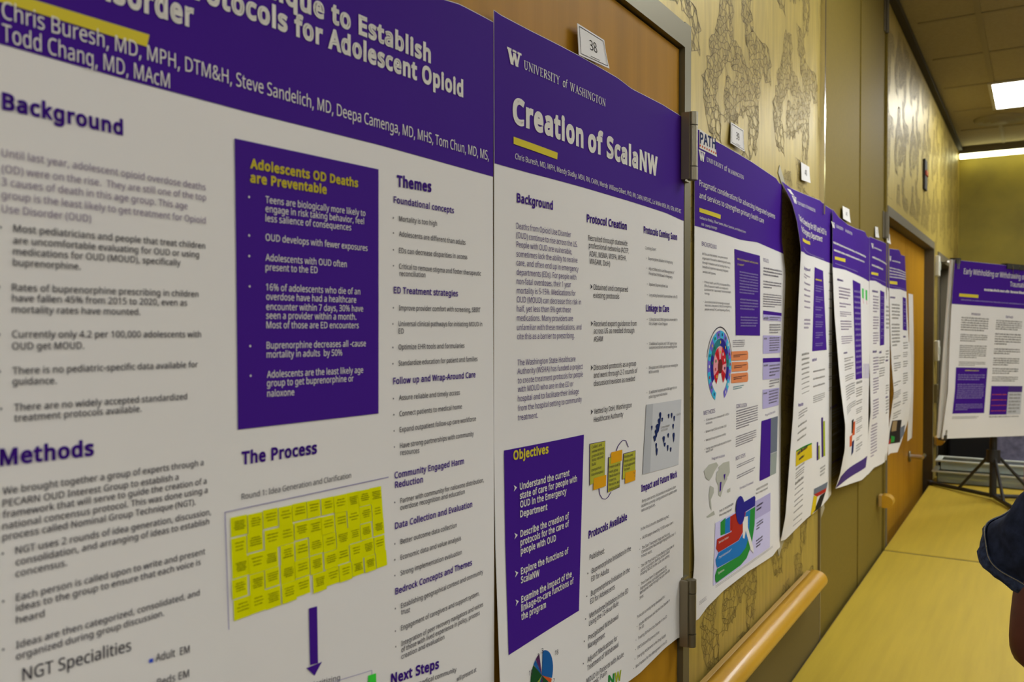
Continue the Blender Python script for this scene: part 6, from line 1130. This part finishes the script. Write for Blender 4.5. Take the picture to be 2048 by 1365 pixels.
# ------------------------------------------------------------------ handrails
def handrail(y0, y1, label):
    root = empty('handrail', (0, (y0 + y1) / 2, .94)); loc = root.location
    m = MB(); prof = []
    for i in range(15):
        a = math.radians(-90 + 180 * i / 14); prof.append((.030 + .029 * math.cos(a), .957 + .024 * math.sin(a)))
    prof += [(.019, .981), (.019, .933)]
    m.prism(prof, y0, y1, 'rail_wood', 'y', False)
    ob = m.build('rail', root, loc)
    for p in ob.data.polygons: p.use_smooth = len(p.vertices) == 4 and abs(p.normal.y) < .1
    m = MB(); m.box((.0065, y0, .936), (.0188, y1 - .01, .980), 'rail_back', .002); m.build('backing_strip', root, loc)
    return tag(root, label, 'handrail', 'wooden handrails')
handrail(1.485, 2.375, 'yellow wooden handrail below the poster with the colour wheel')
handrail(3.565, 3.62, 'short end of wooden handrail just before the wood double door')
handrail(4.90 + .72, 5.80, 'short wooden handrail end at the far dark door')

# ------------------------------------------------------------------ tables
def table(y0, y1, label):
    root = empty('table', (.4, (y0 + y1) / 2, 0)); loc = root.location
    m = MB(); m.box((.012, y0 + .006, .717), (.772, y1 - .006, .745), 'table_top', .003); m.build('tabletop', root, loc)
    m = MB(); m.box((.010, y0 - .0005, .722), (.774, y1 + .0005, .742), 'table_edge'); m.build('edge_band', root, loc)
    for yy in (y0 + .25, y1 - .25):
        m = MB()
        m.tube([(.07, yy, .716), (.07, yy, .015)], .014, 'black_metal'); m.tube([(.70, yy, .716), (.70, yy, .015)], .014, 'black_metal'); m.tube([(.07, yy, .25), (.70, yy, .25)], .010, 'black_metal'); m.tube([(.04, yy, .012), (.74, yy, .012)], .012, 'black_metal')
        m.build('leg', root, loc)
    return tag(root, label, 'table', 'folding tables pushed against the wall')
table(1.87, 3.670, 'pale wood folding table nearest the camera, under the handrail')
table(3.678, 5.66, 'pale wood folding table that carries the black easel stand')

# ------------------------------------------------------------------ easel and its poster
NB_ = Vector((.8494, -.5218, -.046)); W_ = Vector((.52168, .85244, -.03453)).normalized(); U_ = Vector((.05717, .00545, .99835)).normalized(); NB_ = W_.cross(U_).normalized()
KS = .930                                        # size of the board against the easel print's own units
BL_ = CAM + (Vector((.10718, 4.88661, 1.06010)) - CAM) * KS
M9 = Matrix(((NB_.x * KS, W_.x * KS, U_.x * KS, BL_.x), (NB_.y * KS, W_.y * KS, U_.y * KS, BL_.y), (NB_.z * KS, W_.z * KS, U_.z * KS, BL_.z), (0, 0, 0, 1)))
p9 = Poster('p9', 'purple headed poster clipped to a board on the black easel', BL_, M9)
p9.sheet(); p9.header([(0, .690), (1.22, .690)])
def t9(part, col, key, y0, z0, w, cap): v, f, ww = GL[key]; p9.flat(part, col, [(y0 + x / ww * w, z0 + y * cap) for x, y in v], f)
t9('header_band/header_lettering', 'white', P9TXT[0], .076, .847, .56, .028); t9('header_band/header_lettering', 'white', P9TXT[1], .457, .804, .13, .026)
p9.bars('header_band/header_lettering', 'white', (2490, 7700), (9700, 7700), 1, 160); p9.bars('header_band/header_lettering', 'lilac', (700, 7120), (11500, 7120), 1, 80)
p9.quad('header_band/accent_bar', 'gold', [(530, 7460), (2040, 7460), (2040, 7300), (530, 7300)][::-1])
t9('heading_lettering', 'plum', P9TXT[2], .16, .640, .072, .013); t9('heading_lettering', 'plum', P9TXT[3], .443, .636, .06, .013)
for u0, rows in ((820, ((6300, 5560, 6), (5420, 5000, 4), (4850, 4150, 7), (4000, 3750, 3))), (3650, ((6250, 5700, 5), (5550, 4900, 5), (4750, 4400, 3), (4250, 3800, 4), (3700, 3350, 3), (3250, 2950, 3))), (6600, ((6250, 5300, 7), (5100, 4300, 6), (4100, 2600, 10))), (9500, ((6250, 5400, 7), (5200, 4000, 8), (3800, 2600, 8)))):
    for a, b, n in rows: p9.greek('body_lettering', 'greytxt', (u0, a, u0 + 2200, b), n, .5)
p9.quad('text_panel', 'purple', [(600, 1290), (3220, 1290), (3220, 3680), (600, 3680)]); p9.bars('text_panel/panel_lettering', 'gold', (1400, 3500), (2500, 3500), 1, 60)
for a, b, n in ((3350, 3000, 3), (2850, 2050, 8), (1800, 1450, 4)): p9.greek('text_panel/panel_lettering', 'lilac', (800, a, 3050, b), n, .5)
p9.quad('table_chart', 'purple', [(3650, 1190), (5100, 1190), (5100, 2730), (3650, 2730)]); p9.quad('table_chart', 'plum', [(5100, 2400), (6300, 2400), (6300, 2730), (5100, 2730)]); p9.quad('table_chart', 'mapgrey', [(5100, 1190), (6300, 1190), (6300, 2400), (5100, 2400)])
for k in range(4): p9.bars('table_chart/table_lettering', 'rust', (3750, 2250 - k * 290), (5000, 2250 - k * 290), 1, 60)
p9.greek('table_chart/table_lettering', 'greytxt', (5200, 2350, 6200, 1250), 6); p9.greek('body_lettering', 'greytxt', (620, 1150, 2800, 1000), 2); p9.greek('body_lettering', 'greytxt', (3650, 1120, 6200, 1040), 1)
p9.quad('text_panel#2', 'purple', [(9500, 1300), (11700, 1300), (11700, 2400), (9500, 2400)])
p9.finish(True)
def loc9(a, b, c): return BL_ + (NB_ * a + W_ * b + U_ * c) * KS
def box9(m, a, b, mt):
    vs = [loc9(x, y, z) for z in (a[2], b[2]) for y in (a[1], b[1]) for x in (a[0], b[0])]
    m.add(vs, [(0, 1, 3, 2), (4, 6, 7, 5), (0, 2, 6, 4), (1, 5, 7, 3), (0, 4, 5, 1), (2, 3, 7, 6)], mt)
m = MB(); box9(m, (-.022, -.004, .002), (-.012, 1.224, .916), 'paper_back'); box9(m, (-.0118, .02, .03), (-.003, 1.2, .9), 'paper')
tag(m.build('foam_board', None, BL_), 'white backing board held by the black easel behind the purple headed poster', 'board')
def clip(y, z, wd_, up, label):
    root = empty('binder_clip', loc9(0, y, z)); m = MB(); d = 1 if up else -1
    box9(m, (-.026, y, z - .018 * d), (-.0235, y + wd_, z + .008 * d), 'black_metal'); box9(m, (.007, y, z - .018 * d), (.0095, y + wd_, z + .008 * d), 'black_metal'); box9(m, (-.026, y, z + .006 * d), (.0095, y + wd_, z + .010 * d), 'black_metal'); m.build('clamp', root, root.location)
    m = MB(); m.tube([loc9(.010, y + wd_ * .3, z + .004 * d), loc9(.012, y + wd_ * .35, z - .045 * d), loc9(.012, y + wd_ * .65, z - .045 * d), loc9(.010, y + wd_ * .7, z + .004 * d)], .0014, 'nickel', 6); m.build('wire_handle', root, root.location)
    tag(root, label, 'binder clip', 'black binder clips on the easel poster')
clip(.004, .914, .036, True, 'black binder clip at the top left corner of the easel poster')
clip(.415, .914, .15, True, 'wide black clip at the middle of the easel poster top edge')
clip(.012, .0, .022, False, 'small black binder clip at the bottom left corner of the easel poster')
TZ = .745
es = empty('easel', (.335, 5.03, TZ)); PB = Vector((.335, 5.03, TZ)); loc = es.location
m = MB(); m.tube([PB + Vector((0, 0, .012)), PB + Vector((.0, .03, .40))], .017, 'black_metal'); m.tube([PB + Vector((0, .03, .40)), PB + Vector((-.0, .055, 1.18))], .012, 'black_metal'); m.build('pole', es, loc)
m = MB(); m.tube([PB + Vector((0, .018, .19)), PB + Vector((0, .023, .255))], .032, 'black_metal'); m.build('collar', es, loc)
for dx, dy in ((-.318, .30), (.36, .16), (.10, -.26)):
    m = MB(); tip = PB + Vector((dx, dy, .0125)); m.tube([PB + Vector((0, 0, .022)), tip], .011, 'black_metal', 8); m.lathe((tip.x, tip.y, TZ), [(0, .0), (.017, .0), (.017, .024), (0, .026)], 'black_metal', 12); m.build('leg', es, loc)
    m = MB(); m.tube([PB + Vector((dx * .08, .02 + dy * .08, .215)), PB + Vector((dx * .52, dy * .52, .022))], .008, 'black_metal', 8); m.build('brace', es, loc)
m = MB(); m.tube([PB + Vector((0, .05, .36)), PB + Vector((0, .053, .60))], .019, 'black_metal'); box9(m, (-.0295, .06, .012), (-.0235, 1.1, .03), 'black_metal'); box9(m, (-.0295, .33, .02), (-.0235, .38, .7), 'black_metal'); m.build('board_holder', es, loc)
tag(es, 'black metal easel stand with splayed feet on the far table', 'easel')

# ------------------------------------------------------------------ things at the far end of the table
def tray(x0, x1, y0, y1, z0, h, label):
    root = empty('plastic_tray', ((x0 + x1) / 2, (y0 + y1) / 2, z0)); loc = root.location; m = MB(); t = .004; fl = .025
    m.box((x0 + fl, y0 + fl, z0), (x1 - fl, y1 - fl, z0 + t), 'clear_plastic')
    for a, b in (((x0 + fl, y0 + fl, z0), (x1 - fl, y0 + fl + t, z0 + h)), ((x0 + fl, y1 - fl - t, z0), (x1 - fl, y1 - fl, z0 + h)), ((x0 + fl, y0 + fl, z0), (x0 + fl + t, y1 - fl, z0 + h)), ((x1 - fl - t, y0 + fl, z0), (x1 - fl, y1 - fl, z0 + h))): m.box(a, b, 'clear_plastic')
    m.build('tub', root, loc); m = MB()
    for a, b in (((x0, y0, z0 + h), (x1, y0 + fl + t, z0 + h + .008)), ((x0, y1 - fl - t, z0 + h), (x1, y1, z0 + h + .008)), ((x0, y0 + fl, z0 + h), (x0 + fl + t, y1 - fl, z0 + h + .008)), ((x1 - fl - t, y0 + fl, z0 + h), (x1, y1 - fl, z0 + h + .008))): m.box(a, b, 'tray_lip', .002)
    m.build('rim', root, loc); return tag(root, label, 'plastic tray', 'clear plastic trays')
tray(.015, .52, 5.41, 5.62, TZ, .062, 'lower clear plastic tray lying on the far end of the table')
tray(.03, .53, 5.42, 5.63, TZ + .072, .05, 'upper clear plastic tray stacked at the far end of the table')
m = MB(); m.lathe((.502, 5.16, TZ), [(0, 0), (.030, 0), (.033, .06), (.033, .16), (.030, .2), (.018, .225), (.018, .238)], 'red_plastic'); cup = empty('bottle', (.502, 5.16, TZ)); m.build('body', cup, cup.location)
m = MB(); m.lathe((.502, 5.16, TZ), [(.0, .262), (.021, .262), (.021, .236), (.0, .236)], 'plastic_white'); m.build('cap', cup, cup.location); tag(cup, 'red bottle with a pale cap at the right end of the trays', 'bottle')
# chair behind the trays
ch = empty('chair', (.51, 5.95, 0)); loc = ch.location
m = MB(); m.box((.29, 5.72, .44), (.75, 6.16, .49), 'chair_fabric', .02); m.build('seat', ch, loc)
m = MB(); m.box((.275, 6.12, .60), (.765, 6.165, 1.06), 'chair_fabric', .022); m.build('backrest', ch, loc)
for x in (.31, .73):
    m = MB(); m.tube([(x, 6.175, .0), (x, 6.15, .45), (x, 6.155, .66)], .012, 'black_metal'); m.build('leg', ch, loc)
    m = MB(); m.tube([(x, 5.70, .0), (x, 5.75, .455)], .012, 'black_metal'); m.build('leg', ch, loc)
tag(ch, 'blue grey fabric chair behind the clear trays at the end of the tables', 'chair')
cb = empty('cabinet', (.9, 7.1, 0)); loc = cb.location
m = MB(); m.box((.30, 6.95, 0.02), (2.2, 7.34, .94), 'dark_leaf'); m.build('body', cb, loc)
m = MB(); m.box((.28, 6.92, .94), (2.22, 7.35, .985), 'door_wood', .004); m.build('countertop', cb, loc)
for i in range(3):
    m = MB(); m.box((.32 + i * .625, 6.935, .08), (.93 + i * .625, 6.949, .90), 'dark_leaf', .002); d_ = m.build('door', cb, loc); m = MB(); m.tube([(.86 + i * .625, 6.925, .5), (.86 + i * .625, 6.925, .62)], .006, 'nickel', 8); m.build('handle', d_, loc)
tag(cb, 'dark low cabinet with a yellow wood top against the end wall', 'cabinet')

bk = empty('dark_corner_box', (.17, 6.62, 0)); loc = bk.location  # black box added to make this far corner read dark
m = MB(); m.box((.02, 6.4, .02), (.36, 6.85, 1.02), 'black_metal', .012); m.build('body', bk, loc)
m = MB(); m.box((.015, 6.39, 1.021), (.365, 6.86, 1.07), 'dark_trim', .008); m.build('lid', bk, loc)
for z in (.3, .7):
    m = MB(); m.box((.12, 6.385, z), (.26, 6.399, z + .05), 'nickel', .004); m.build('latch', bk, loc)
tag(bk, 'tall black box added to darken the corner past the tables', 'case')

# ------------------------------------------------------------------ small devices on the wall
def plate(y, z, w, h, mt, label, cat, d=.022, knob=False):
    root = empty(cat.replace(' ', '_'), (0, y, z - h / 2)); loc = root.location; m = MB(); m.box((.0006, y - w / 2, z - h / 2), (d, y + w / 2, z + h / 2), mt, .003); m.build('housing', root, loc)
    m = MB(); m.box((d - .001, y - w * .2, z - h * .2), (d + .005, y + w * .2, z + h * .2), 'nickel' if knob else 'tray_lip', .001); m.build('button' if not knob else 'latch', root, loc); tag(root, label, cat)
plate(5.70, 1.995, .075, .12, 'plastic_white', 'pale sensor box high on the wall strip between the far doors', 'wall sensor', .022)
plate(5.70, 1.49, .085, .12, 'plastic_white', 'white switch box at eye level between the far doors', 'wall switch', .022)
plate(5.70, 1.235, .075, .11, 'nickel', 'metal access plate below the white switch box', 'access plate', .018, True)
m = MB(); root = empty('fire_alarm', (0, 5.05, 2.36)); loc = root.location
m.box((.0006, 5.01, 2.36), (.012, 5.11, 2.52), 'dark_trim', .003); m.build('housing', root, loc); m = MB(); m.box((.011, 5.02, 2.435), (.018, 5.10, 2.46), 'led', .001); m.build('strobe_lens', root, loc)
tag(root, 'small dark alarm box with a red stripe high above the wood double door', 'fire alarm')

# ------------------------------------------------------------------ ceiling lamps
def panel(x0, y0, label):
    root = empty('ceiling_light', (x0 + .61, y0 + .33, CE)); loc = root.location
    m = MB(); m.box((x0 + .02, y0 + .02, CE - .0085), (x0 + 1.20, y0 + .64, CE - .0065), 'lamp_panel'); m.build('diffuser', root, loc)
    m = MB()
    for a, b in (((x0, y0), (x0 + 1.22, y0 + .02)), ((x0, y0 + .64), (x0 + 1.22, y0 + .66)), ((x0, y0 + .02), (x0 + .02, y0 + .64)), ((x0 + 1.20, y0 + .02), (x0 + 1.22, y0 + .64))): m.box((a[0], a[1], CE - .012), (b[0], b[1], CE - .0045), 'plastic_white')
    m.build('frame', root, loc); return tag(root, label, 'ceiling light', 'square glowing ceiling panels')
panel(.276, 5.43, 'bright white ceiling panel light near the end wall')
for x0, y0 in ((.60, 2.38), (.60, -1.9), (2.6, 5.43), (2.6, 2.38), (2.6, -.67)): panel(x0, y0, 'glowing ceiling panel light outside the picture on the right')
root = empty('strip_light', (1.9, 7.29, 2.90)); loc = root.location
m = MB(); m.box((.01, 7.25, 2.895), (XR - .1, 7.30, 2.925), 'lamp_strip'); m.build('tube', root, loc); m = MB(); m.box((.01, 7.25, 2.926), (XR - .1, 7.355, CE - .001), 'dark_frame'); m.build('housing', root, loc)
tag(root, 'long glowing strip light along the top of the end wall', 'strip light')
m = MB(); m.lathe((.30, 6.40, CE), [(.0, -.030), (.05, -.030), (.055, -.018), (.09, -.026), (.095, -.014), (.13, -.02), (.15, -.005), (.15, -.0005)], 'vent', 32)
tag(m.build('ceiling_vent', None, (.30, 6.40, CE)), 'round ring air vent in the ceiling before the strip light', 'air vent')

# ------------------------------------------------------------------ the person at the right edge
def skin_body(name, verts, edges, radii, mt, parent=None, loc=(0, 0, 0), lvl=2, root=0):
    me = bpy.data.meshes.new(name); L = Vector(loc); me.from_pydata([Vector(v) - L for v in verts], edges, []); ob = bpy.data.objects.new(name, me); COL.objects.link(ob)
    if parent is not None: ob.parent = parent
    else: ob.location = L
    ob.modifiers.new('skin', 'SKIN')
    for i, r in enumerate(radii): me.skin_vertices[0].data[i].radius = r if isinstance(r, tuple) else (r, r)
    me.skin_vertices[0].data[root].use_root = True
    sb = ob.modifiers.new('sub', 'SUBSURF'); sb.levels = sb.render_levels = lvl
    dg = bpy.context.evaluated_depsgraph_get(); dg.update(); nm = bpy.data.meshes.new_from_object(ob.evaluated_get(dg)); ob.modifiers.clear(); ob.data = nm; bpy.data.meshes.remove(me)
    nm.materials.clear(); nm.materials.append(MATS[mt])
    for p in nm.polygons: p.use_smooth = True
    return ob
ps = empty('person', (.80, 1.70, 0)); PL_ = ps.location
S1, E1, W1_ = Vector((.572, 1.720, 1.375)), Vector((.521, 1.682, 1.070)), Vector((.665, 1.885, 1.12))
S2, E2, W2_ = Vector((1.00, 1.70, 1.375)), Vector((1.06, 1.68, 1.08)), Vector((.93, 1.885, 1.12))
BV = [(.80, 1.70, .90), (.80, 1.70, 1.05), (.80, 1.70, 1.25), (.80, 1.71, 1.40), (.80, 1.715, 1.47), (.80, 1.73, 1.53), (.80, 1.735, 1.64), (.80, 1.735, 1.70)]
BR = [(.135, .105), (.125, .095), (.15, .11), (.10, .07), .052, .062, .080, .055]
BE = [(i, i + 1) for i in range(7)]
def add_chain(start, pts):
    k = start
    for p, r in pts: BV.append(tuple(p)); BR.append(r); BE.append((k, len(BV) - 1)); k = len(BV) - 1
    return k
for S_, E_, W__ in ((S1, E1, W1_), (S2, E2, W2_)):
    d = (W__ - E_).normalized()
    k = add_chain(3, [(S_, .055), (S_.lerp(E_, .5), .048), (E_, .038), (E_.lerp(W__, .4), .038), (W__, .026), (W__ + d * .045, (.036, .018)), (W__ + d * .085, (.040, .016))])
    side = d.cross(Vector((0, 0, 1))).normalized()
    for f in range(4):
        b = W__ + d * .088 + side * (f - 1.5) * .019; ln = (.062, .074, .070, .054)[f]
        add_chain(k, [(b + d * .012, .0090), (b + d * ln * .55 + Vector((0, 0, -.006)), .0082), (b + d * ln + Vector((0, 0, -.022)), .0070)])
    sg = -1 if S_.x < .8 else 1
    tb = W__ + d * .03 - side * sg * -.036
    add_chain(k - 1, [(tb, .011), (tb + d * .03 + side * sg * .012, .0095), (tb + d * .055 + side * sg * .008, .008)])
for x in (-.09, .09):
    add_chain(0, [((.80 + x, 1.70, .80), .085), ((.80 + x * 1.05, 1.705, .48), .058), ((.80 + x * 1.1, 1.69, .25), .052), ((.80 + x * 1.1, 1.685, .09), .038), ((.80 + x * 1.15, 1.76, .045), (.038, .03)), ((.80 + x * 1.2, 1.85, .035), (.036, .022))])
skin_body('body', BV, BE, BR, 'skin', ps, PL_)
# face on the far side of the head (the person looks down the table)
m = MB()
for x in (-.031, .031):
    m.lathe((.80 + x, 1.800, 1.633), [(.0, -.011), (.008, -.008), (.012, 0), (.008, .008), (.0, .011)], 'eye', 12)
    m.lathe((.80 + x, 1.809, 1.633), [(.0, -.006), (.005, 0), (.0, .006)], 'hair', 8)
m.build('eyes', ps, PL_)
m = MB(); m.tube([(.80, 1.806, 1.64), (.80, 1.826, 1.60), (.80, 1.812, 1.59)], [.008, .014, .012], 'skin', 10); m.build('nose', ps, PL_)
m = MB(); m.tube([(.776, 1.797, 1.560), (.80, 1.806, 1.558), (.824, 1.797, 1.560)], [.003, .008, .003], 'lips', 8); m.build('mouth', ps, PL_)
m = MB()
for sx in (-1, 1): m.tube([(.80 + sx * .078, 1.735, 1.65), (.80 + sx * .090, 1.722, 1.625), (.80 + sx * .080, 1.738, 1.595)], [.010, .014, .008], 'skin', 8)
m.build('ears', ps, PL_)
m = MB(); vs, fs = [], []; NU, NV = 24, 12
for j in range(NV + 1):
    a = math.pi * .62 * j / NV
    for i in range(NU):
        q = 2 * math.pi * i / NU; back = .5 - .5 * math.sin(q); aa = a * (.62 + .55 * back); r = 1.0 + .03 * math.sin(9 * q + 5 * aa)
        vs.append((.80 + .092 * r * math.sin(aa) * math.cos(q), 1.728 + .105 * r * math.sin(aa) * math.sin(q), 1.632 + .118 * r * math.cos(aa)))
for j in range(NV):
    for i in range(NU): fs.append((j * NU + i, j * NU + (i + 1) % NU, (j + 1) * NU + (i + 1) % NU, (j + 1) * NU + i))
m.add(vs, fs, 'hair', True); m.build('hair', ps, PL_)
sh = skin_body('shirt', [(.80, 1.70, .78), (.80, 1.70, .90), (.80, 1.70, 1.06), (.80, 1.70, 1.25), (.80, 1.705, 1.38), (.70, 1.715, 1.385), (.635, 1.72, 1.37), (.90, 1.705, 1.385), (.965, 1.70, 1.37), (.80, 1.71, 1.46)], [(0, 1), (1, 2), (2, 3), (3, 4), (4, 5), (5, 6), (4, 7), (7, 8), (4, 9)], [(.175, .15), (.165, .14), (.15, .125), (.175, .135), (.15, .115), .095, .085, .095, .085, (.085, .072)], 'denim', ps, PL_, root=3)
sh['label'] = 'blue denim shirt'
skin_body('trousers', [(.80, 1.70, .93), (.71, 1.70, .78), (.705, 1.705, .48), (.70, 1.69, .25), (.70, 1.685, .10), (.89, 1.70, .78), (.895, 1.705, .48), (.90, 1.69, .25), (.90, 1.685, .10)], [(0, 1), (1, 2), (2, 3), (3, 4), (0, 5), (5, 6), (6, 7), (7, 8)], [(.155, .13), .100, .078, .070, .066, .100, .078, .070, .066], 'trousers', ps, PL_)
for x in (-.1, .1): skin_body('shoe', [(.80 + x, 1.665, .045), (.80 + x * 1.08, 1.76, .045), (.80 + x * 1.15, 1.87, .038)], [(0, 1), (1, 2)], [(.046, .046), (.050, .046), (.044, .036)], 'black_metal', ps, PL_)
def sleeve(top, hem, r0, r1, name):
    top, hem = Vector(top), Vector(hem); ax = (hem - top).normalized(); a = ax.cross(Vector((0, 0, 1))).normalized(); b = ax.cross(a); L = (hem - top).length
    m = MB(); NU, NV = 56, 26; vs, fs = [], []
    def pt(t, q, dr=0.0):
        r = r0 + (r1 - r0) * t ** .8 + dr
        r += .005 * t * math.sin(3 * q + 5 * t) + .0035 * t * math.sin(7 * q - 9 * t + 1) + .004 * math.sin(14 * t + 2 * q) * (1 - abs(2 * t - 1)) + .0012 * max(0, t - .86) * 7 * math.sin(34 * q)
        c = top + ax * (L * t + .006 * math.sin(2 * q + 1) * t) + Vector((0, 0, -.010)) * math.sin(math.pi * t)
        return c + a * r * math.cos(q) + b * r * math.sin(q)
    for j in range(NV + 1):
        for i in range(NU): vs.append(pt(j / NV, 2 * math.pi * i / NU))
    for j in range(NV):
        for i in range(NU): fs.append((j * NU + i, j * NU + (i + 1) % NU, (j + 1) * NU + (i + 1) % NU, (j + 1) * NU + i))
    m.add(vs, fs, 'denim', True)
    ob = m.build(name, ps, PL_)
    # folded hem: outside, over the edge, back inside
    m = MB(); vs, fs = [], []; prof = [(.86, .0022), (.868, .0036), (.95, .0036), (1.0, .0030), (1.012, .0), (1.0, -.003), (.84, -.003)]
    for t, dr in prof:
        for i in range(NU): vs.append(pt(t, 2 * math.pi * i / NU, dr))
    for j in range(len(prof) - 1):
        for i in range(NU): fs.append((j * NU + i, j * NU + (i + 1) % NU, (j + 1) * NU + (i + 1) % NU, (j + 1) * NU + i))
    m.add(vs, fs, 'denim_light', True); m.build('hem', ob, PL_)
    m = MB(); pts = [pt(.865 + .004 * math.sin(5 * 2 * math.pi * i / 160), 2 * math.pi * i / 160, .0042) for i in range(161)]
    for i in range(0, 160): m.tube([pts[i], pts[i].lerp(pts[i + 1], .86)],   .0009, 'stitch', 5)
    st = m.build('stitching', ob, PL_); st['label'] = 'tan stitching line'
    return ob
sleeve((0.613, 1.64, 1.357), (0.527, 1.748, 1.226), .076, .088, 'sleeve'); sleeve((.94, 1.70, 1.385), (1.07, 1.68, 1.22), .080, .091, 'sleeve')
tag(ps, 'person in a blue denim shirt with a bare arm, cut off at the right edge', 'person')
